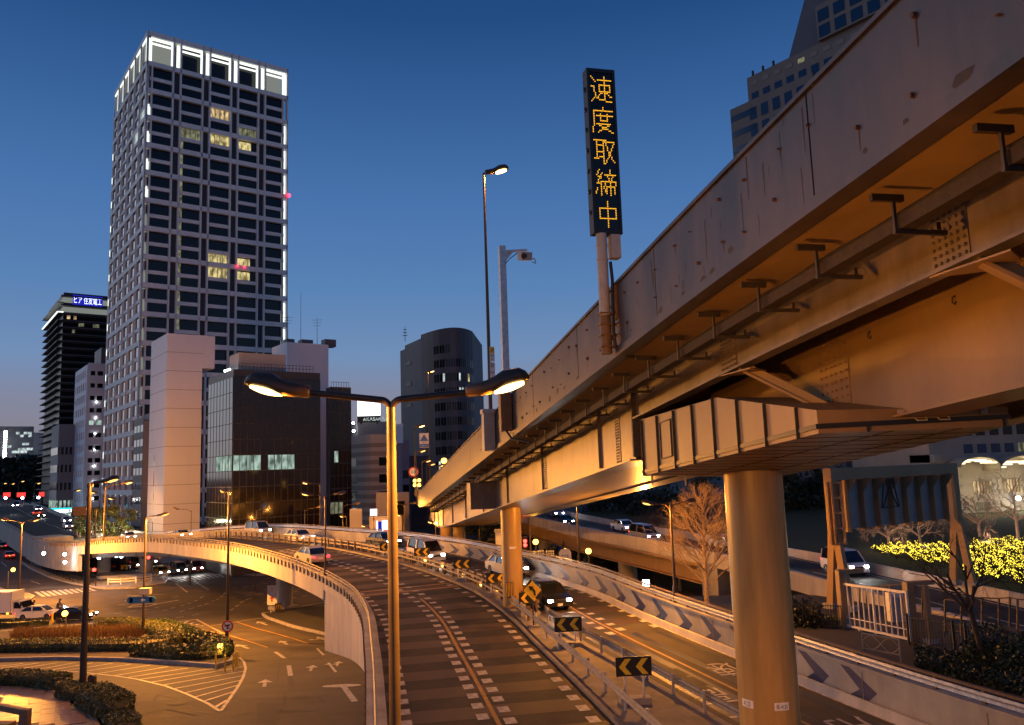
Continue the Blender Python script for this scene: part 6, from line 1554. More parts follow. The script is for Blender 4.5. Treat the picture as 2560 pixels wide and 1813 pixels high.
# hut, lit signs and bus stop
p = at(2040, 1345, 105); t = thing('guard_hut', 'small white hut with a bright lamp beyond the ramp', 'hut', (p.x, p.y, -1.0), wp=True)
zt_, zb_ = at(2040, 1318, 105).z, at(2040, 1350, 105).z; MB().box((p.x, p.y, (zt_ + zb_) / 2 - .3), (4.0, 3, zt_ - zb_ + .6)).build('walls', 'white_paint', t); MB().box((p.x, p.y, zt_ + .05), (4.4, 3.4, .15)).build('roof', 'grey_box', t)
MB().box((p.x - .4, p.y - 1.52, (zt_ + zb_) / 2), (1.1, .05, .7)).build('window', 'glass_dark', t); c = at(2024, 1319, 102); MB().ball(c, .22).build('lamp', 'lamp_cool', t); light(t, c + Vector((0, -.4, -.3)), 700, (.8, .9, 1), r=.2)
c = at(1615, 1458, 56); b = Vector((c.x, c.y, zr(56))); t = thing('lit_cube_sign', 'small glowing white lightbox beside the bare trees', 'sign', b, wp=True); MB().box(c, (.42, .2, .40)).build('light_box', 'lamp_cool', t); MB().cyl(b, (c.x, c.y, c.z - .18), .03, n=6).build('post', 'dark_steel', t); light(t, c + Vector((0, -.4, 0)), 60, (.8, .92, 1), r=.1)
c = at(1413, 1392, 68); b = Vector((c.x, c.y, zr(68))); t = thing('bus_sign', 'cream bus stop sign board with a blue bus symbol', 'sign', b, wp=True)
MB().extrude([(c.x - .5, c.y, c.z - .55)] + [(c.x - .5 * math.cos(k * PI / 8), c.y, c.z + .3 + .35 * math.sin(k * PI / 8)) for k in range(9)] + [(c.x + .5, c.y, c.z - .55)], (0, .08, 0)).build('panel', 'sign_white', t)
MB().box((c.x, c.y - .02, c.z - .05), (.5, .03, .4)).build('bus_symbol', 'sign_blue', t); MB().box((c.x, c.y - .04, c.z + .02), (.38, .02, .14)).build('bus_window', 'sign_white', t); MB().cyl(b, (c.x, c.y + .04, c.z - .4), .05, n=8).build('post', 'dark_steel', t)
c = at(1252, 1345, 80); t = thing('kiosk', 'small cream roadside kiosk with flat roof left of the median pier', 'kiosk', (c.x, c.y, -5), wp=True)
zt_ = at(1252, 1328, 80).z; MB().box((c.x, c.y, (zt_ - 5.2) / 2), (1.0, 1.4, zt_ + 5.2)).build('walls', 'white_paint', t); MB().box((c.x, c.y, zt_ + .06), (1.2, 1.7, .2)).build('roof', 'grey_box', t); MB().box((c.x - .9, c.y, zt_ - .8), (.8, .2, .22)).build('signal_arm', 'dark_steel', t)
c = at(1313, 1363, 74); t = thing('traffic_signal', 'red signal just right of the median pier', 'traffic signal', (c.x, c.y, zr(74)), wp=True)
for dz in (0, .35): MB().ball(c + ZU * dz, .16).build('lamp', 'signal_red', t)
MB().box((c.x, c.y + .2, c.z), (.45, .25, 1.5)).build('housing', 'black_paint', t); MB().cyl((c.x, c.y + .2, zr(74)), (c.x, c.y + .2, c.z), .06, n=8).build('post', 'dark_steel', t)
# low white guard fence by the far corner
for lb, x0, x1, Y in (('short white guard fence left of the amber beacon', 1334, 1358, 76), ('short white guard fence right of the ramp column', 1366, 1384, 78)):
    t = thing('white_fence', lb, 'fence', at(x0, 1388, Y), wp=True)
    for k in range(5): p0, p1 = at(x0 + (x1-x0)*k/4, 1392, Y), at(x0 + (x1-x0)*k/4, 1376, Y); MB().cyl(p0, p1, .03, n=6).build('post', 'white_paint', t)
    for yy in (1378, 1384, 1390): MB().cyl(at(x0, yy, Y), at(x1, yy, Y), .025, n=6).build('rail', 'white_paint', t)

# hotel with arcade on the far right
Y = 104.0; p0 = at(2330, 1200, Y); p1 = at(2760, 1200, Y)
t = thing('arcade_hotel', 'beige stone hotel with a lit arched arcade roof at the right', 'building', (p0.x, p0.y, 1), wp=True)
O = Vector((p0.x, Y, 0)); U = Vector((1, 0, 0)); N = Vector((0, -1, 0)); W = p1.x - p0.x
zz = lambda y: at(2480, y, Y).z
MB().box((O.x + W / 2, Y + 12, (zz(980) - 1) / 2), (W, 24, zz(980) + 1)).build('walls', 'stone_hotel', t)
MB().box((O.x + W / 2, Y + 2, zz(1142)), (W, 6.6, 1.0)).build('cornice', 'stone_hotel', t)
for k in range(13):
    x = 5.0 + k * 1.75; pt(t, 'window', 'glass_blue' if k not in (4, 6) else 'window_dim', O, U, N, x, .05, zz(1120), 1.1, .1, zz(1109) - zz(1131)); pt(t, 'window', 'glass_dark', O, U, N, x, .05, zz(1062), 1.1, .1, 2.6)
for x0, x1, y0, y1 in ((2432, 2480, 1204, 1234), (2506, 2556, 1199, 1230), (2570, 2620, 1199, 1230), (2438, 2476, 1256, 1275)):
    a_, b_ = at(x0, y0, Y), at(x1, y1, Y); pt(t, 'lit_window', 'window_warm' if y0 < 1250 else 'window_dim', O, U, N, (a_.x + b_.x) / 2 - O.x, .05, (a_.z + b_.z) / 2, b_.x - a_.x, .1, a_.z - b_.z)
    for k in range(1, 6): pt(t, 'mullion', 'stone_brown', O, U, N, a_.x - O.x + (b_.x - a_.x) * k / 6, .12, (a_.z + b_.z) / 2, .1, .08, a_.z - b_.z)
for cx_, w_, y_, h_ in ((2450, 100, 1168, 22), (2560, 120, 1178, 34)):
    a_, b_ = at(cx_ - w_ / 2, y_, Y - 4), at(cx_ + w_ / 2, y_, Y - 4); cxm = (a_.x + b_.x) / 2; r_ = (b_.x - a_.x) / 2; hz = h_ * Y / FPX; ring0 = [Vector((cxm + r_ * math.cos(PI - PI * k / 12), Y - 4.2, a_.z + hz * math.sin(PI * k / 12))) for k in range(13)]
    MB().loft([ring0, [p + Vector((0, 4, 0)) for p in ring0], [p + Vector((0, 4, .25)) for p in ring0], [p + Vector((0, 0, .25)) for p in ring0], ring0], False).build('arched_canopy', 'stone_hotel', t)
    for k in range(7): q_ = Vector((cxm - r_ * .8 + r_ * 1.6 * k / 6, Y - 2.5, a_.z + .3 + hz * .45 * math.sin(PI * (k + .5) / 7))); MB().box(q_, (r_ * .17, 3.0, .16)).build('arcade_light', 'arcade', t)
c = at(2546, 1246, Y - 1.5); MB().ball(c, .28).build('wall_lamp', 'lamp_white', t); light(t, c + Vector((0, -.8, 0)), 500, (1, .85, .6), r=.3)
light(t, (at(2455, 1250, Y - 3)), 250, (1, .8, .5), r=.3)

# ------------------------------------------------------------------ vegetation
def leaf_quads(mb, pts, size, rg, up=.3):
    for p, n in pts:
        s = size * rg.uniform(.6, 1.3)
        d = (n * up + Vector((rg.gauss(0, 1), rg.gauss(0, 1), rg.gauss(0, 1)))).normalized(); a = d.orthogonal().normalized()
        a = (a * math.cos(rg.random() * 6.3) + d.cross(a) * math.sin(rg.random() * 6.3)).normalized(); b = d.cross(a)
        k = len(mb.v); mb.v += [tuple(p - a * s * .5), tuple(p + b * s * .32), tuple(p + a * s * .5), tuple(p - b * s * .32)]; mb.f.append((k, k+1, k+2, k+3))
def hedge(label, px, w, h, seed, m='leaf', size=.13, dens=230, prof=zg, zoom=g3, rough=.10, body='leaf_dark', name='clipped_hedge'):
    P = [zoom(*p) for p in px]; cv = Curve([(p.x, p.y, p.z) for p in P]); rg = random.Random(seed)
    t = thing(name, label, 'hedge', P[0], wp=True)
    def pr(d):
        e = min(1, (d + .05) / (w * .5), (cv.L - d + .05) / (w * .5)); k = math.sqrt(max(.02, 1 - (1 - e) ** 2))
        return [(-w/2*k, 0), (-w/2*k, h*.7), (-w*.36*k, h*.95*k**.3), (w*.36*k, h*.95*k**.3), (w/2*k, h*.7), (w/2*k, 0)]
    sweep(cv, 0, cv.L, lambda d: [(u * .93, v * .95) for u, v in pr(d)], .8).build('branch_core', body, t)
    n = int(cv.L * (w + 2 * h) * dens); n = min(n, 30000); mb = MB(); pts = []
    for _ in range(n):
        d = rg.uniform(0, cv.L); q = pr(d); j = rg.random() * (w + 1.7 * h); wob = rg.uniform(-rough, rough * .8)
        if j < w: u, v = rg.uniform(-.46, .46) * w, h * .96 + wob; nn = ZU; u *= abs(q[2][0]) / (w * .36)
        else:
            sd = 1 if rg.random() < .5 else -1; u = sd * (abs(q[0][0]) + wob * .6); v = rg.uniform(0.02, .95) * h; t_ = cv.tan(d); nn = Vector((t_.y, -t_.x, 0)) * sd
        p = cv.P(d, u, 0); p.z = prof(p.y) + .18 + v if prof is zg else cv.P(d, u, v).z; pts.append((p, nn))
    leaf_quads(mb, pts, size, rg, .9); mb.build('foliage', m, t, fix=False)
    return t
hedge('long low clipped hedge curling round the planting island', [(-140, 1158), (200, 1150), (500, 1150), (800, 1152), (980, 1145), (1090, 1120), (1120, 1080), (1060, 1040), (940, 1010), (800, 992), (640, 990)], 1.9, .95, 1, 'leaf_olive', .12, 260)
hedge('coarse leafy shrubs at the pointed end of the planting island', [(900, 1182), (1080, 1190), (1250, 1205), (1390, 1200), (1440, 1165), (1350, 1110), (1230, 1065), (1110, 1015), (1030, 988)], 1.9, .75, 2, 'leaf', .20, 110, rough=.22, name='shrub_bank')
hedge('low dark hedge behind the white car at the left edge', [(-160, 985), (60, 975), (200, 968), (320, 955)], 1.2, .55, 3, 'leaf_dark', .14, 130)
hedge('clipped hedge along the plaza edge at the left', [(-80, 1372), (100, 1374), (260, 1385), (420, 1410)], 1.15, .75, 4, 'leaf_olive', .11, 300, zoom=g3)
hedge('short hedge block just left of the black lamp post', [(420, 1452), (470, 1462), (530, 1480)], 1.1, .65, 5, 'leaf_olive', .11, 300)
hedge('rounded hedge right of the black lamp post at the kerb', [(590, 1500), (660, 1535), (730, 1570), (790, 1605)], 1.5, .85, 6, 'leaf_olive', .11, 300)
hedge('last bit of hedge at the bottom edge by the kerb', [(770, 1640), (800, 1665), (820, 1700)], 1.3, .45, 7, 'leaf_olive', .11, 300)
# dry ornamental grass inside the island
rg = random.Random(11); mb = MB()
c0 = [g3(x, y) for x, y in ((60, 1080), (950, 1075), (900, 1010), (700, 985), (100, 1030))]
for _ in range(5200):
    k, l = rg.random(), rg.random(); p = c0[0].lerp(c0[1], k).lerp(c0[4].lerp(c0[2], k), l); p.z = zg(p.y) + .2
    hgt = rg.uniform(.35, .95); a = rg.uniform(0, 6.3); d = Vector((math.cos(a), math.sin(a), 0)); tip = p + d * rg.uniform(.05, .35) + ZU * hgt; s = Vector((-d.y, d.x, 0)) * .014
    mb.add([p - s, p + s, p.lerp(tip, .6) + s + ZU * .06, tip, p.lerp(tip, .6) - s + ZU * .06], [(0, 1, 2, 3, 4)])
tag(mb.build('dry_grass', 'leaf_dry', None, fix=False), 'dry reddish grass filling the middle of the planting island', 'grass', kind='stuff')
# ground cover on the right
def cover(label, pts_px, n, h, m, seed, zoom=g8, prof=zr, size=.14):
    rg = random.Random(seed); q = [zoom(*p) for p in pts_px]; mb = MB(); pts = []
    for _ in range(n):
        k, l = rg.random(), rg.random(); p = q[0].lerp(q[1], k).lerp(q[3].lerp(q[2], k), l); p.z = prof(p.y) + rg.random() ** 1.5 * h; pts.append((p, ZU))
    leaf_quads(mb, pts, size, rg, .4); return tag(mb.build('ground_cover', m, None, fix=False), label, 'ground cover', kind='stuff')
cover('low scrubby planting strip beside the right wall', [(1560, 1250), (2400, 1470), (2400, 1290), (1560, 1140)], 9000, .35, 'leaf_dark', 21)
cover('thin grass strip behind the left picket fence', [(560, 950), (1060, 985), (1060, 930), (560, 905)], 2500, .25, 'leaf', 22)

def twig(mb, p, d, ln, r, depth, rg, spread, gravity=.0, taper=.72, kids=(2, 3), n=5):
    segs = 3; pts = [p]; rs = [r]; q = p.copy(); dd = d.copy()
    for k in range(segs):
        dd = (dd + Vector((rg.gauss(0, .13), rg.gauss(0, .13), rg.gauss(0, .10) + gravity))).normalized(); q = q + dd * (ln / segs); pts.append(q.copy()); rs.append(r * (1 - .35 * (k + 1) / segs))
    mb.tube(pts, rs, n if depth > 2 else 3, caps=False)
    if depth <= 0: return
    for k in range(rg.randint(*kids)):
        t = rg.uniform(.45, 1.0); i = min(2, int(t * 3)); bp_ = pts[i].lerp(pts[i + 1], t * 3 - i)
        a = dd.orthogonal().normalized(); ang = rg.uniform(0, 6.3); side = a * math.cos(ang) + dd.cross(a) * math.sin(ang)
        nd = (dd + side * rg.uniform(.5, 1.0) * spread).normalized(); twig(mb, bp_, nd, ln * rg.uniform(.6, .85), rs[i + 1] * taper, depth - 1, rg, spread, gravity, taper, kids, n)
def bare_tree(label, base, h, seed, m='bark', depth=5, spread=.8, r=.16, lean=(0, 0), kids=(3, 4), trunk_k=.33, gravity=.03, group=None):
    rg = random.Random(seed); t = thing('bare_tree', label, 'tree', base, wp=True, group=group); base = Vector(base); top = base + Vector((lean[0], lean[1], h * trunk_k))
    mb = MB().tube([base - ZU * .2, base.lerp(top, .5) + Vector((rg.uniform(-.1, .1), 0, 0)), top], [r * 1.25, r, r * .85], 9); mb.build('trunk', m, t, smooth=True)
    cr = MB()
    for k in range(5):
        a = 2 * PI * k / 5 + rg.uniform(-.4, .4); d = Vector((math.cos(a) * spread, math.sin(a) * spread, .9)).normalized()
        if k == 0: d = Vector((lean[0] * .2, 0, 1)).normalized()
        twig(cr, top - ZU * rg.uniform(0, h * .08), d, h * .30, r * .6, depth, rg, spread, gravity, kids=kids)
    cr.build('branches', m, t, fix=False); return t
def ginkgo(label, base, h, seed, m='bark', dens=46):
    rg = random.Random(seed); t = thing('bare_tree', label, 'tree', base, wp=True); base = Vector(base)
    MB().tube([base - ZU * .2, base + ZU * h * .4, base + Vector((.08, 0, h * .75)), base + Vector((0, 0, h))], [h * .024, h * .017, h * .009, h * .003], 8).build('trunk', m, t, smooth=True); cr = MB()
    for k in range(dens):
        z = h * (.17 + .80 * k / dens); a = k * 2.4 + rg.uniform(-.3, .3); ln = h * .27 * (1 - ((z / h) - .17) / .86) ** .8 + .25
        twig(cr, base + ZU * z, Vector((math.cos(a), math.sin(a), .75)).normalized(), ln, h * .006, 3, rg, .55, .03, kids=(3, 5), n=4)
    cr.build('branches', m, t, fix=False); return t
def br_(x, y): return hit(x, y, 0, zr)
p = br_(1768, 1516); ginkgo('tall conical bare tree glowing orange left of the front pier', p, at(1758, 1228, p.y).z - p.z, 31, 'bark_pale_lit')  # golden lamplight on this tree put into its lighter bark colour
p = br_(1590, 1450); bare_tree('dark leafless tree with upright twigs behind the chevron wall', p, 8.5, 32, 'bark_dark', depth=4, r=.17, spread=.55)
p = br_(1640, 1462); bare_tree('bushy dark leafless tree next to the glowing lightbox', p, 9.5, 33, 'bark_dark', depth=5, r=.2, spread=.75)
p = br_(1700, 1478); bare_tree('leafless tree beside the twin-headed lamp post', p, 8.5, 34, 'bark_pale_lit', depth=4, r=.15, spread=.7)
p = br_(*z8(2030, 1240)); bare_tree('thorny dark leafless tree at the right before the fence', p, 5.6, 35, 'bark_dark', depth=5, r=.105, spread=.95, lean=(-.45, 0), trunk_k=.42, kids=(2, 3), gravity=.0)
# shrubs behind the fence
def shrub(label, c, r, n, m, seed, size=.16, sq=.75, cat='shrub', name='shrub'):
    rg = random.Random(seed); t = thing(name, label, cat, c, wp=True); mb = MB(); pts = []; c = Vector(c); cl = [(Vector((rg.gauss(0, .45) * r, rg.gauss(0, .45) * r, abs(rg.gauss(.35, .35)) * r * sq)), rg.uniform(.3, .55) * r) for _ in range(9)]
    for _ in range(n):
        o, rr = rg.choice(cl); d = Vector((rg.gauss(0, 1), rg.gauss(0, 1), rg.gauss(0, 1))).normalized(); p = c + o + d * rr * rg.uniform(.6, 1.05); p.z = max(p.z, c.z + .03); pts.append((p, d))
    leaf_quads(mb, pts, size, rg, .6); mb.build('foliage', m, t, fix=False); tr = MB()
    for k in range(4): tr.cyl(c + Vector((.06 * k - .1, 0, -.2)), c + Vector((rg.uniform(-.3, .3) * r, rg.uniform(-.3, .3) * r, .7 * r)), .04, .015, n=5)
    tr.build('stems', 'bark_dark', t); return t
p = at(*z8(2160, 1130), 31.5); p.z = zr(31); shrub('dark rounded bush at the right edge behind the fence', p, 1.5, 3500, 'leaf_dark', 41)
p = at(*z8(800, 930), 42); p.z = zr(42); shrub('dark bush beside the ramp wall behind the left fence', p, 1.3, 2200, 'leaf_dark', 42)
p = at(*z8(640, 900), 44); p.z = zr(44); shrub('dark bush half hidden by the front pier', p, 1.3, 1800, 'leaf_dark', 43)
# garden bed with fairy lights
def lit_bed(label, quad, seed, n):
    rg = random.Random(seed); q = [Vector(p) for p in quad]; t = thing('lit_shrub_bed', label, 'shrub bed', q[0], wp=True); mb = MB(); fl = MB(); pts = []
    def P(k, l): p = q[0].lerp(q[1], k).lerp(q[3].lerp(q[2], k), l); return p + ZU * (.25 * math.sin(k * 23 + l * 5) * math.sin(l * 17 + k * 9) + .45)
    for _ in range(n * 3): p = P(rg.random(), rg.random()) - ZU * rg.random() * .4; pts.append((p, ZU))
    leaf_quads(mb, pts, .20, rg, .7); mb.build('foliage', 'leaf_dark', t, fix=False)
    for _ in range(n):
        p = P(rg.random(), rg.random()) + ZU * rg.uniform(0, .12); r = rg.choice((.024, .03, .03, .042)); k = len(fl.v)
        fl.v += [tuple(p + Vector(d) * r) for d in ((1,0,0),(-1,0,0),(0,1,0),(0,-1,0),(0,0,1),(0,0,-1))]; fl.f += [tuple(i + k for i in f) for f in ((0,2,4),(2,1,4),(1,3,4),(3,0,4),(2,0,5),(1,2,5),(3,1,5),(0,3,5))]
    o = fl.build('fairy_lights', 'fairy', t, fix=False); o['kind'] = 'stuff'
    c = P(.5, .5)
    for k in (.2, .5, .8): light(t, P(k, .4) + ZU * 1.6, 35, (1, .78, .15), r=.8)
    return t
A_ = lambda x, y, Y: Vector((*at(x, y, Y).xy, at(x, y, Y).z - .45))
lit_bed('bank of shrubs sparkling with yellow fairy lights left of the gantry leg', [A_(2175, 1372, 74), A_(2380, 1412, 60), A_(2380, 1362, 74), A_(2240, 1358, 84)], 51, 1300)
lit_bed('broad bank of shrubs sparkling with yellow fairy lights at the right edge', [A_(2405, 1425, 57), A_(2660, 1475, 50), A_(2660, 1335, 76), A_(2430, 1352, 78)], 52, 2500)
mb = MB(); 
for lb, x, y, Y, hh, sd in (('pink lit pruned cherry tree left under the gantry sign', 2222, 1360, 80, 5.0, 61), ('pink lit cherry tree right under the gantry sign', 2300, 1365, 78, 5.5, 62), ('pink lit cherry tree behind the right gantry leg', 2450, 1345, 80, 8.5, 63), ('pink lit cherry tree at the right edge before the hotel', 2545, 1340, 76, 8.5, 64), ('tall pink lit cherry tree in front of the hotel windows', 2400, 1340, 88, 9.5, 65)):
    p = at(x, y, Y); t = bare_tree(lb, (p.x, p.y, p.z - .5), hh, sd, 'bark_pale_lit', depth=4, r=.14, spread=1.15, kids=(3, 4), trunk_k=.28, gravity=-.02, group='lit cherry trees in the garden'); light(t, p + Vector((-1.2, -3.5, .4)), 230, (1.0, .60, .42), r=.3)
# dark trees
def leafy(label, base, h, rx, seed, m='leaf_dark', n=5000, size=.5, group=None, trunk=.3, lit=False):
    rg = random.Random(seed); t = thing('leafy_tree', label, 'tree', base, wp=True, group=group); base = Vector(base); tp = MB().tube([base - ZU * .5, base + ZU * h * .3, base + ZU * h * .7], [h * .025, h * .018, h * .008], 7)
    for k in range(6):
        a = rg.uniform(0, 6.3); z = h * rg.uniform(.25, .55); tp.cyl(base + ZU * z, base + Vector((math.cos(a) * rx * .6, math.sin(a) * rx * .6, z + h * .22)), h * .009, h * .003, n=5)
    tp.build('trunk', 'bark_pale_lit' if lit else 'bark_dark', t, smooth=True); mb = MB(); pts = []; cl = []  # lit trees get the paler bark, lamplight painted into it
    for _ in range(26):
        z = rg.uniform(trunk, .97); k = math.sin(PI * min(1, (z - trunk) / (1 - trunk) * .8 + .18)); a = rg.uniform(0, 6.3); q = rg.random() ** .5 * rx * k; cl.append((base + Vector((math.cos(a) * q, math.sin(a) * q, z * h)), rg.uniform(.18, .34) * rx))
    for _ in range(n):
        o, rr = rg.choice(cl); d = Vector((rg.gauss(0, 1), rg.gauss(0, 1), rg.gauss(0, .8))).normalized(); pts.append((o + d * rr * rg.uniform(.3, 1.1), d))
    leaf_quads(mb, pts, size, rg, .5); mb.build('crown', m, t, fix=False); return t
k = 0
for lb, x, yb, yt, Y, rx in (('dark evergreen at the left of the wood behind the ramp', 1560, 1345, 1215, 150, 10), ('broad dark evergreen filling the gap behind the ginkgo', 1720, 1345, 1195, 140, 11), ('dark evergreen between pier and gantry sign', 1960, 1345, 1175, 125, 9), ('tall dark evergreen behind the guard hut', 2060, 1340, 1170, 130, 9),
                             ('dark evergreen behind the ribbed sign', 2190, 1335, 1190, 128, 9), ('low dark evergreen past the bus stop sign', 1480, 1400, 1340, 118, 6), ('dark evergreen over the moat', 1640, 1350, 1230, 165, 11), ('dark evergreen beyond the far pier', 1230, 1380, 1300, 140, 7), ('dark evergreen right of the gantry sign', 2290, 1330, 1190, 124, 8)):
    b = at(x, yb, Y); b.z = zg(Y); tz = at(x, yt, Y).z; leafy(lb, b, tz - b.z, rx, 70 + k, n=4200, size=.75, group='dark evergreens behind the ramp', trunk=.12); k += 1
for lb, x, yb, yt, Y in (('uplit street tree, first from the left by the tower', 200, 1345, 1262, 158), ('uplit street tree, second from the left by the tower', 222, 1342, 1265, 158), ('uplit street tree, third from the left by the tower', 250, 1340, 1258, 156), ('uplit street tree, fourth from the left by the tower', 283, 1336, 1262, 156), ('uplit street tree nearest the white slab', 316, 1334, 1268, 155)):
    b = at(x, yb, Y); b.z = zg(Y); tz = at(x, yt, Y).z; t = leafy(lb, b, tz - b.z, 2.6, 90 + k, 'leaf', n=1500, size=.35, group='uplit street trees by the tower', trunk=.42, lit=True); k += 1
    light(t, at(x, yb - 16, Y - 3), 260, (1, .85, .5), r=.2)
# wooded hill far left
rg = random.Random(5); mb = MB(); pts = []
for x in range(-60, 135, 6):
    yt = 1160 + 14 * math.sin(x * .06) + (0 if x < 60 else -6) ; Y = 420 + rg.uniform(-15, 25); top = at(x, yt + rg.uniform(-4, 6), Y)
    for _ in range(420):
        d = Vector((rg.gauss(0, 7), rg.gauss(0, 7), 0)); z = zg(Y) + (top.z - zg(Y)) * rg.random() ** .6; pts.append((Vector((top.x, top.y, 0)) + d * (1.15 - .6 * (z - zg(Y)) / max(1, top.z - zg(Y))) + ZU * z, ZU))
leaf_quads(mb, pts, 2.6, rg, .4); tag(mb.build('wooded_hill', 'leaf_dark', None, fix=False), 'dark wooded hill at the far left skyline', 'wood', kind='stuff')

# ------------------------------------------------------------------ vehicles (local x forwards, z up)
PAINT = {'white': (.72, .72, .74), 'silver': (.42, .43, .45), 'black': (.015, .015, .017), 'navy': (.02, .03, .07), 'red': (.33, .03, .025), 'yellow': (.60, .36, .04), 'grey': (.16, .16, .17), 'green': (.03, .13, .07)}
for k, c in PAINT.items(): mat('car_' + k, c, .28, coat=.6, metal=.0 if k in ('white', 'red', 'yellow') else .3)
def arc_cut(cx, r, z0, n=7): return [(cx + r * math.cos(PI - PI * k / (n - 1)), z0 + r * math.sin(PI - PI * k / (n - 1))) for k in range(n)]
def side_loft(prof, w_bot, w_top, ztop, zbot):
    "extrude a side outline into a body whose flanks lean in towards the top"
    mb = MB(); n = len(prof); L = []
    for sg_, inset in ((-1, .06), (-1, 0), (1, 0), (1, .06)):
        ring = []
        for x, z in prof:
            k = (z - zbot) / (ztop - zbot); w = (w_bot + (w_top - w_bot) * max(0, min(1, k))) / 2
            ring.append(Vector((x * (1 - inset * .25), sg_ * (w - inset), z if inset == 0 else z - .0)))
        L.append(ring)
    mb.loft(L, True, True); return mb
WH = {}
def wheel(par, x, y, r, w=.21):
    k = (round(r, 2), w)
    if k not in WH:
        ty = MB().cyl((0, -w/2, 0), (0, w/2, 0), r, n=18).mesh('tyre'); ty.materials.append(MATS['rubber'])
        ri = MB().cyl((0, -w/2 - .008, 0), (0, w/2 + .008, 0), r * .62, n=14).mesh('rim'); ri.materials.append(MATS['chrome']); WH[k] = (ty, ri)
    t = put('wheel', WH[k][0], par, Matrix.Translation((x, y, r))); put('rim', WH[k][1], t)
def box_part(par, name, m, c, d, M=None): return MB().box(c, d, M=M).build(name, m, par)
def make_car(kind, paint, label, taxi=False, head=True, tail=True, lights=True, group=None):
    t = thing('car' if kind == 'sedan' else 'van', label, 'car' if kind == 'sedan' else 'van', group=group); m = 'car_' + paint
    if kind == 'sedan':
        L, w, h, wb = 4.5, 1.74, 1.46, 1.34
        low = [(-2.2, .32), (-2.25, .60), (-2.2, .88), (-1.6, .95), (-.9, .97), (.9, .96), (1.5, .90), (2.1, .76), (2.25, .58), (2.22, .30)] + [(1.36 + .38, .24)] + arc_cut(1.36, .36, .26)[::-1] + [(1.36 - .38, .22), (-1.34 + .38, .22)] + arc_cut(-1.34, .36, .26)[::-1] + [(-1.34 - .38, .24)]
        cab = [(-1.75, .93), (-1.15, 1.38), (-.6, h), (.25, h - .01), (.55, 1.38), (1.28, .93)]; roof = [(-1.12, 1.385), (-.6, h + .012), (.25, h + .005), (.54, 1.385)]
        hx, hz, tx, tz = 2.17, .66, -2.23, .74
    else:
        L, w, h, wb = 4.4, 1.72, 1.92, 1.38
        low = [(-2.15, .32), (-2.2, .7), (-2.2, 1.08), (1.35, 1.06), (1.95, .98), (2.15, .80), (2.18, .30)] + [(1.38 + .38, .24)] + arc_cut(1.38, .36, .26)[::-1] + [(1.38 - .38, .22), (-1.38 + .38, .22)] + arc_cut(-1.38, .36, .26)[::-1] + [(-1.38 - .38, .24)]
        cab = [(-2.18, 1.05), (-2.05, 1.78), (-1.9, h), (.75, h - .01), (1.0, 1.80), (1.72, 1.04)]; roof = [(-2.05, 1.785), (-1.9, h + .012), (.75, h + .005), (.99, 1.80)]
        hx, hz, tx, tz = 2.12, .76, -2.20, 1.0
    for ob_ in (side_loft(low, w, w * .97, 1.0, .3).build('body', m, t, smooth=True), side_loft(cab, w * .95, w * .74, h, .93).build('window_glass', 'car_glass', t, smooth=True), side_loft(roof, w * .80, w * .72, h, 1.38).build('roof', m, t, smooth=True)):
        bv = ob_.modifiers.new('rounding', 'BEVEL'); bv.width = .055; bv.segments = 3; bv.limit_method = 'ANGLE'; bv.angle_limit = R(35)
    for sy in (-1, 1):
        for a_, b_ in ((cab[-1], cab[-2]), (cab[0], cab[1])): MB().bar((a_[0], sy * w * .455, a_[1]), (b_[0], sy * w * .385, b_[1] + .02), .07, .06, (0, 1, 0)).build('pillar', m, t)
        MB().bar((-.35, sy * w * .470, .95), (-.42, sy * w * .385, h - .06), .08, .05, (0, 1, 0)).build('pillar', m, t)
        box_part(t, 'mirror', m, (.98, sy * (w / 2 + .06), 1.02), (.16, .18, .13)); box_part(t, 'door_handle', 'chrome', (-.15, sy * (w / 2 + .002), .82), (.16, .03, .03))
        box_part(t, 'headlight', 'head_light' if head else 'grey_box', (hx, sy * .62, hz), (.14, .30, .13)); box_part(t, 'taillight', 'tail_light' if tail else 'tail_dim', (tx, sy * .66, tz), (.10, .28, .14))
        for sx in (1, -1): wheel(t, sx * wb * (1.0 if sx > 0 else .995), sy * (w / 2 - .11), .315)
    box_part(t, 'grille', 'black_paint', (hx + .06, 0, hz - .08), (.06, .8, .14)); box_part(t, 'number_plate', 'sign_white', (hx + .09, 0, .42), (.03, .34, .16)); box_part(t, 'number_plate', 'sign_white', (tx - .05, 0, .60), (.03, .34, .16))
    if taxi: box_part(t, 'roof_lamp', 'window_warm', (-.1, 0, h + .09), (.16, .42, .15))
    if head and lights: light(t, (2.5, 0, .78), 200, (1, .96, .88), r=.25, kind='SPOT', aim=(1, 0, -.05), cone=95)
    if tail and lights: light(t, (-2.9, 0, .6), 5, (1, .03, .03), r=.2)
    return t
def carry(t, loc, rz): t.location = loc; t.rotation_euler = (0, 0, rz); return t
G1 = 'cars driving towards the camera on the flyover'
first = {}
def car_at(cv, s, u, toward, kind, paint, label, group, **k):
    key = (kind, paint, k.get('taxi', False), k.get('head', True)); p = cv.P(s, u, .02); rz = cv.rz(s) + (PI if toward else 0); tn = cv.tan(s)
    if key in first: t = dup(first[key], p, rz, label, group)
    else: t = make_car(kind, paint, label, group=group, **k); carry(t, p, rz); first[key] = t
    t.rotation_euler = (0, -math.asin(max(-.3, min(.3, tn.z))) * (-1 if toward else 1), rz)
    return t
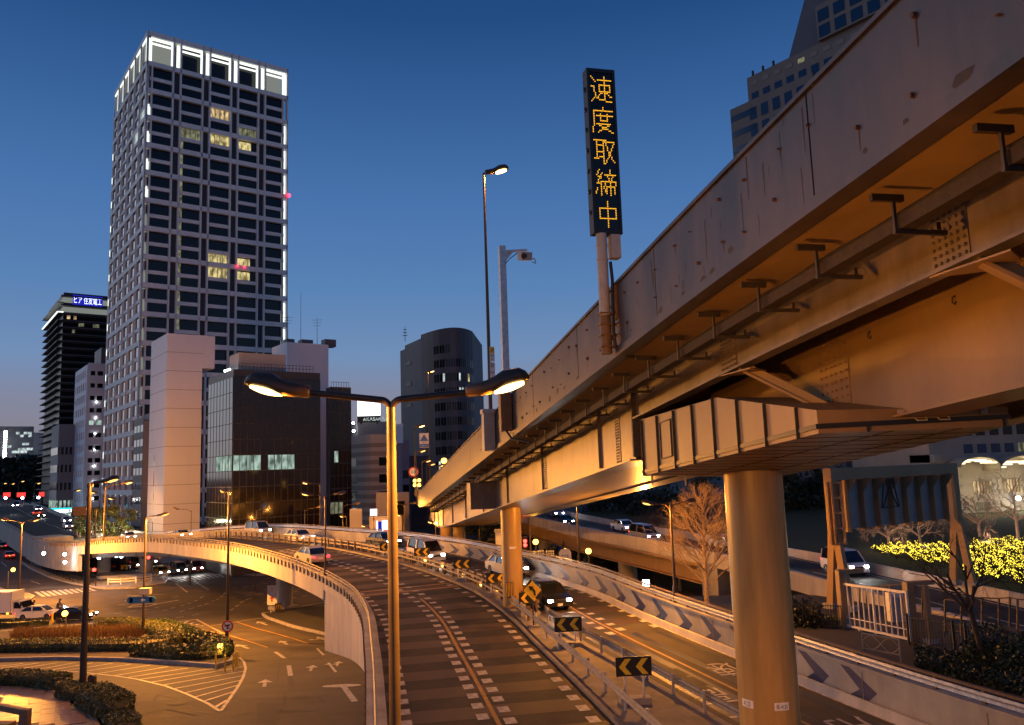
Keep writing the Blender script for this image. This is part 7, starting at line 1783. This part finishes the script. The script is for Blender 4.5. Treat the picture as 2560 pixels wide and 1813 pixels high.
for y, u, kind, paint, lb in ((54.5, -4.2, 'sedan', 'black', 'black car with headlights on behind the median pier'),
                              (66, -1.65, 'sedan', 'silver', 'silver car with headlights on beside the blue chevron wall'), (75, -4.2, 'van', 'white', 'white van with headlights on left of the median pier'), (86, -1.65, 'sedan', 'black', 'black car with headlights on behind the seventh chevron sign'),
                              (97, -4.2, 'sedan', 'white', 'white car with headlights on cresting the flyover'), (109, -1.65, 'van', 'silver', 'silver van with headlights on at the flyover bend'), (123, -4.2, 'sedan', 'silver', 'silver car with headlights on at the far end of the flyover')):
    car_at(HV, HV.s_at_y(y), u, True, kind, paint, lb, G1)
car_at(CV, CV.s_at_y(74), -1.75, False, 'sedan', 'silver', 'silver car with red tail lights driving away on the flyover', 'cars driving away on the flyover', head=False)
for y, u, kind, paint, lb in ((66, -1.9, 'van', 'white', 'white van with headlights on behind the gantry'), (73, -5.5, 'sedan', 'black', 'black car with headlights on beside the front pier on the ramp'),
                              (86, -1.9, 'sedan', 'silver', 'silver car with headlights on above the ramp abutment'), (97, -5.5, 'van', 'silver', 'silver van with headlights on behind the bare trees'), (108, -1.9, 'sedan', 'white', 'white car with headlights on over the ramp column'), (120, -5.5, 'sedan', 'black', 'black car with headlights on along the ramp bridge'), (134, -1.9, 'sedan', 'silver', 'farthest silver car with headlights on the ramp bridge')):
    car_at(RV, RV.s_at_y(y), u, True, kind, paint, lb, 'cars coming down the expressway ramp')
for y, u, paint, lb in ((148, -1.9, 'white', 'white car with headlights on first on the hill road'), (158, -4.4, 'silver', 'silver car with headlights on second on the hill road'), (170, -1.9, 'black', 'black car with headlights on third on the hill road'), (184, -4.4, 'white', 'white car with headlights on fourth on the hill road'), (200, -1.9, 'silver', 'silver car with headlights on fifth on the hill road'), (220, -4.4, 'black', 'black car with headlights on sixth on the hill road'), (243, -1.9, 'white', 'farthest white car with headlights on the hill road')):
    car_at(HV, HV.s_at_y(y), u, True, 'sedan', paint, lb, 'cars coming down the hill road')
def ground_car(px, face_px, kind, paint, lb, **k):
    p = g3(*px); q = g3(*face_px); rz = math.atan2(q.y - p.y, q.x - p.x); t = make_car(kind, paint, lb, group='cars at the junction below', **k); carry(t, (p.x, p.y, p.z + .02), rz); return t
ground_car((255, 918), (420, 912), 'sedan', 'white', 'white saloon waiting behind the blazing beacon', head=False)
ground_car((490, 930), (640, 925), 'sedan', 'black', 'dark car with headlights on right of the blazing beacon')
ground_car((1065, 632), (1130, 655), 'sedan', 'yellow', 'yellow taxi with headlights under the flyover', taxi=True)
ground_car((1180, 622), (1250, 645), 'van', 'black', 'black van with headlights beside the yellow taxi')
ground_car((1285, 610), (1350, 632), 'van', 'red', 'red van with headlights under the flyover')
ground_car((915, 585), (960, 600), 'van', 'yellow', 'yellow van queueing behind the column under the flyover')
ground_car((985, 560), (1030, 575), 'sedan', 'silver', 'silver car queueing far under the flyover')
for px, fp_, lb in (((60, 520), (10, 440), 'red car with bright tail lights on the left slip road'), ((10, 455), (-30, 390), 'dark car with bright tail lights at the left edge')):
    ground_car(px, fp_, 'sedan', 'red' if 'red car' in lb else 'navy', lb, head=False)
p = at(1975, 1357, 100); t = make_car('sedan', 'white', 'white car parked by the guard hut beyond the ramp', head=False, lights=False); carry(t, (p.x, p.y, p.z - .1), PI); 
p = at(45, 1262, 235); t = make_car('van', 'white', 'white van with glaring headlights far up the hill road'); carry(t, (p.x, p.y, p.z - .8), -PI * .42)
p = at(97, 1283, 200); t = make_car('sedan', 'yellow', 'taxi braking at the far kerb below the shop canopy', head=False, taxi=True); carry(t, (p.x, p.y, p.z - .5), PI * .6)

# box lorry at the left edge
p = g3(60, 918); q = g3(200, 915); rz = math.atan2(q.y - p.y, q.x - p.x)
t = thing('box_lorry', 'white box lorry cut off by the left picture edge', 'lorry', (p.x, p.y, p.z + .02), rz)
MB().box((-1.6, 0, 1.95), (5.2, 2.15, 2.35)).build('cargo_box', 'car_white', t)
for x in (-4.15, .95): MB().box((x, 0, 1.95), (.06, 2.2, 2.4)).build('box_frame', 'grey_box', t)
side_loft([(1.1, .55), (1.1, 2.1), (1.75, 2.15), (2.45, 1.25), (2.55, .95), (2.55, .5)], 2.0, 1.8, 2.1, .5).build('cab', 'car_white', t, smooth=True)
MB().add([(1.92, -.92, 1.95), (1.92, .92, 1.95), (2.47, .95, 1.27), (2.47, -.95, 1.27)], [(0, 1, 2, 3)]).build('windscreen', 'car_glass', t)
for v in t.children: pass
for sy in (-1, 1):
    MB().add([(1.25, sy * 1.0, 1.25), (1.25, sy * .95, 1.95), (1.7, sy * .95, 1.95), (2.2, sy * 1.0, 1.25)], [(0, 1, 2, 3)]).build('side_window', 'car_glass', t)
    box_part(t, 'headlight', 'head_light', (2.56, sy * .7, .75), (.06, .3, .16)); box_part(t, 'mirror', 'black_paint', (2.2, sy * 1.15, 1.7), (.1, .18, .4)); box_part(t, 'marker_light', 'indicator', (.6, sy * 1.1, .72), (.2, .06, .12)); box_part(t, 'marker_light', 'indicator', (-2.2, sy * 1.1, .72), (.2, .06, .12))
    for x in (1.75, -2.6): wheel(t, x, sy * .85, .38, .24)
MB().box((-1.2, 0, .62), (6.0, .9, .22)).build('chassis', 'black_paint', t)
light(t, (2.9, 0, .8), 1500, (1, .96, .88), r=.25, kind='SPOT', aim=(1, 0, -.1), cone=75)

# motorcycles: one ridden, the rest parked under the flyover
def make_bike(label, group=None, head=False):
    t = thing('motorcycle', label, 'motorcycle', group=group)
    for x in (-.68, .70):
        w = MB(); 
        for k in range(16): a, b = 2*PI*k/16, 2*PI*(k+1)/16; w.cyl((x + .25*math.cos(a), 0, .30 + .25*math.sin(a)), (x + .25*math.cos(b), 0, .30 + .25*math.sin(b)), .055, n=5)
        wo_ = w.build('wheel', 'rubber', t); MB().cyl((x, -.03, .30), (x, .03, .30), .20, n=12).build('rim', 'chrome', wo_)
    side_loft([(-.35, .35), (-.45, .62), (-.85, .82), (-.80, .90), (-.1, .80), (.1, .98), (.42, .95), (.45, .6), (.25, .34)], .34, .26, 1.0, .3).build('body', 'car_black', t, smooth=True)
    MB().tube([(.70, .09, .30), (.45, .09, .95)], .03, 6).tube([(.70, -.09, .30), (.45, -.09, .95)], .03, 6).build('fork', 'chrome', t); MB().tube([(.36, -.34, 1.05), (.46, -.12, 1.02), (.46, .12, 1.02), (.36, .34, 1.05)], .018, 6).build('handlebar', 'chrome', t)
    MB().ball((.58, 0, .88), .10).build('headlight', 'head_light' if head else 'chrome', t); box_part(t, 'taillight', 'tail_dim', (-.88, 0, .80), (.05, .12, .08)); MB().cyl((-.1, -.16, .32), (-.8, -.18, .42), .05, n=8).build('exhaust', 'chrome', t)
    return t
b0 = None
MC = [(505, 560), (535, 552), (560, 562), (590, 552), (340, 598), (370, 606), (400, 612), (740, 600), (770, 606), (800, 600), (830, 610), (860, 604), (890, 612)]
ORD = ['first', 'second', 'third', 'fourth', 'fifth', 'sixth', 'seventh', 'eighth', 'ninth', 'tenth', 'eleventh', 'twelfth', 'thirteenth']
order = sorted(range(len(MC)), key=lambda i: MC[i][0])
for r_, i in enumerate(order):
    p = g3(*MC[i]); p.z += .16; lb = '%s dark motorcycle from the left in the park under the flyover' % ORD[r_]; rz = 1.9 + rnd.uniform(-.3, .3)
    if b0 is None: b0 = make_bike(lb, 'motorcycles parked under the flyover'); carry(b0, p, rz)
    else: dup(b0, p, rz, lb)
p = g3(392, 895); rz = math.atan2(*(g3(520, 888) - p).yx); bk_ = make_bike('motorcycle ridden past the blazing beacon', head=True); carry(bk_, (p.x, p.y, p.z + .02), rz)
# rider: one skinned body
def rider(loc, rz):
    J = [((-.30, 0, .92), .15), ((-.22, 0, 1.15), .15), ((-.10, 0, 1.38), .17), ((-.02, 0, 1.52), .07), ((.02, 0, 1.62), .08), ((.04, 0, 1.74), .11), ((.04, 0, 1.84), .08),
         ((-.08, .20, 1.40), .075), ((.10, .32, 1.20), .06), ((.36, .30, 1.10), .05), ((-.08, -.20, 1.40), .075), ((.10, -.32, 1.20), .06), ((.36, -.30, 1.10), .05),
         ((-.22, .14, .90), .11), ((.14, .22, .78), .09), ((-.02, .22, .40), .06), ((.14, .22, .34), .05), ((-.22, -.14, .90), .11), ((.14, -.22, .78), .09), ((-.02, -.22, .40), .06), ((.14, -.22, .34), .05)]
    E_ = [(0,1),(1,2),(2,3),(3,4),(4,5),(5,6),(2,7),(7,8),(8,9),(2,10),(10,11),(11,12),(0,13),(13,14),(14,15),(15,16),(0,17),(17,18),(18,19),(19,20)]
    me = bpy.data.meshes.new('person'); me.from_pydata([j[0] for j in J], E_, []); me.materials.append(MATS['cloth_dark'])
    o = bpy.data.objects.new('person', me); COL.objects.link(o); o.location = loc; o.rotation_euler = (0, 0, rz)
    sk = o.modifiers.new('skin', 'SKIN'); sv = me.skin_vertices[0].data
    for v, j in zip(sv, J): v.radius = (j[1], j[1])
    sv[0].use_root = True; sd = o.modifiers.new('sub', 'SUBSURF'); sd.levels = sd.render_levels = 2
    tag(o, 'person in dark jacket and helmet riding the motorcycle', 'person')
    MB().ball((.04, 0, 1.78), .15, 12, 8, (1.1, 1, 1)).build('helmet', 'car_grey', o, smooth=True); MB().box((.17, 0, 1.78), (.05, .2, .09)).build('visor', 'car_glass', o)
    for sy in (-1, 1):
        h = MB().box((.40, sy * .30, 1.085), (.09, .08, .05))
        for k in range(4): h.cyl((.43, sy * .30 - .033 + .022 * k, 1.09), (.47, sy * .30 - .033 + .022 * k, 1.05), .010, n=5)
        h.cyl((.39, sy * .26, 1.07), (.43, sy * .24, 1.05), .011, n=5); h.build('glove', 'rubber', o)
mat('cloth_dark', (.03, .03, .04), .85); rider((p.x, p.y, p.z + .02), rz)

# ------------------------------------------------------------------ clutter under the flyover
t = thing('median_barrier', 'long white guard barrier round the plinth under the flyover', 'barrier', g3(720, 700), wp=True)
pts = [g3(x, y) for x, y in ((715, 702), (800, 700), (900, 692), (1000, 678), (1080, 664), (1108, 652))]
for v in (.45, .8):
    for a_, b_ in zip(pts, pts[1:]): MB().bar(a_ + ZU * (v + .15), b_ + ZU * (v + .15), .08, .2).build('rail', 'white_paint', t)
for p in pts: MB().box(tuple(p + ZU * .6), (.16, .16, 1.1)).build('post', 'white_paint', t)
t = tag(MB().prism([g3(x, y).xy for x, y in ((640, 672), (1050, 650), (1085, 628), (660, 640))], lambda p: zg(p[1]) - .1, lambda p: zg(p[1]) + .75).build('pier_plinth', 'concrete'), 'long concrete plinth carrying the flyover columns', 'plinth')
FL = [((290, 487), 'bright lamp at the left under the flyover'), ((430, 545), 'bluish lamp over the motorcycle park'), ((428, 492), 'lamp hung just below the girder'), ((655, 516), 'lamp left of the flyover column'), ((770, 502), 'lamp right of the flyover column'), ((803, 506), 'second lamp right of the flyover column')]
for (x, y), lb in FL:
    c = at(*z3(x, y), 124); t = thing('area_lamp', lb, 'lamp', (c.x, c.y, c.z), group='white lamps under the flyover', wp=True)
    MB().ball(c, .26).build('lamp', 'lamp_cool', t, smooth=True); MB().cyl((c.x, c.y + .1, c.z + .2), (c.x, c.y + .1, c.z + 1.1), .05, n=8).build('hanger', 'dark_steel', t); MB().box((c.x, c.y + .2, c.z + .25), (.5, .5, .1)).build('hood', 'dark_steel', t); light(t, c + Vector((0, -.5, -.1)), 150, (.82, .92, 1), r=.2)
fence('black picket fence round the motorcycle park', g3(150, 545), g3(480, 682), 1.2, gap=.35); fence('black picket fence along the front of the motorcycle park', g3(482, 683), g3(640, 712), 1.2, gap=.35)
for x, y, w, h_, m, lb in ((450, 625, 1.6, 1.1, 'stone_brown', 'brown notice boards on the motorcycle park fence'), (525, 630, 1.0, 1.6, 'beige_clad', 'tall beige board in the motorcycle park'), (820, 612, 1.1, .7, 'sign_yellow', 'yellow notice board in the motorcycle park')):
    p = g3(x, y); t = thing('notice_board', lb, 'board', p, wp=True); MB().box((p.x, p.y, p.z + .5 + h_ / 2), (w, .08, h_)).build('board', m, t)
    for sd in (-1, 1): MB().cyl((p.x + sd * w * .4, p.y + .06, p.z), (p.x + sd * w * .4, p.y + .06, p.z + .6 + h_), .04, n=6).build('post', 'dark_steel', t)
# neon signs and chimneys in the far left distance
for x, y, w, lb in ((17, 1237, 2.5, 'red neon sign at the far left'), (53, 1237, 3, 'long red neon sign on the hill road'), (104, 1236, 1.8, 'small red neon sign before the banded block')):
    c = at(x, y, 300); t = thing('neon_sign', lb, 'sign', (c.x, c.y, zg(300)), wp=True); MB().box(c, (w, .4, 1.6)).build('letters', 'neon_red', t); MB().box((c.x, c.y + .5, c.z - 3), (.5, .5, 7)).build('post', 'dark_steel', t)
for x, y, lb in ((14, 1245, 'white lamp glare left on the hill road'), (56, 1245, 'white lamp glare in the middle of the hill road'), (96, 1244, 'white lamp glare right on the hill road')):
    c = at(x, y, 280); t = thing('flood_lamp', lb, 'lamp', (c.x, c.y, zg(280)), group='white lamps on the hill road', wp=True); MB().ball(c, .45).build('lamp', 'lamp_cool', t); MB().cyl((c.x, c.y + 1, zg(280)), (c.x, c.y + 1, c.z), .12, n=6).build('post', 'dark_steel', t)
# board gantry on the pavement by the street trees
a, b = at(188, 1276, 150), at(240, 1290, 150); t = thing('board_frame', 'orange lit empty sign frame beside the street trees', 'sign', (a.x, a.y, -5.5), wp=True)
MB().box((at(200, 1278, 150).x, 150, at(200, 1278, 150).z), (2.4, .2, 1.6)).build('board', 'brown_box', t); MB().bar(a, Vector((b.x, b.y, a.z)), .16, .16).build('beam', 'rail_brown', t); MB().bar(a - ZU * 1.5, Vector((b.x, b.y, a.z - 1.5)), .16, .16).build('beam', 'rail_brown', t); MB().cyl((b.x, b.y, -6), (b.x, b.y, a.z + .1), .12, n=8).build('post', 'rail_brown', t)
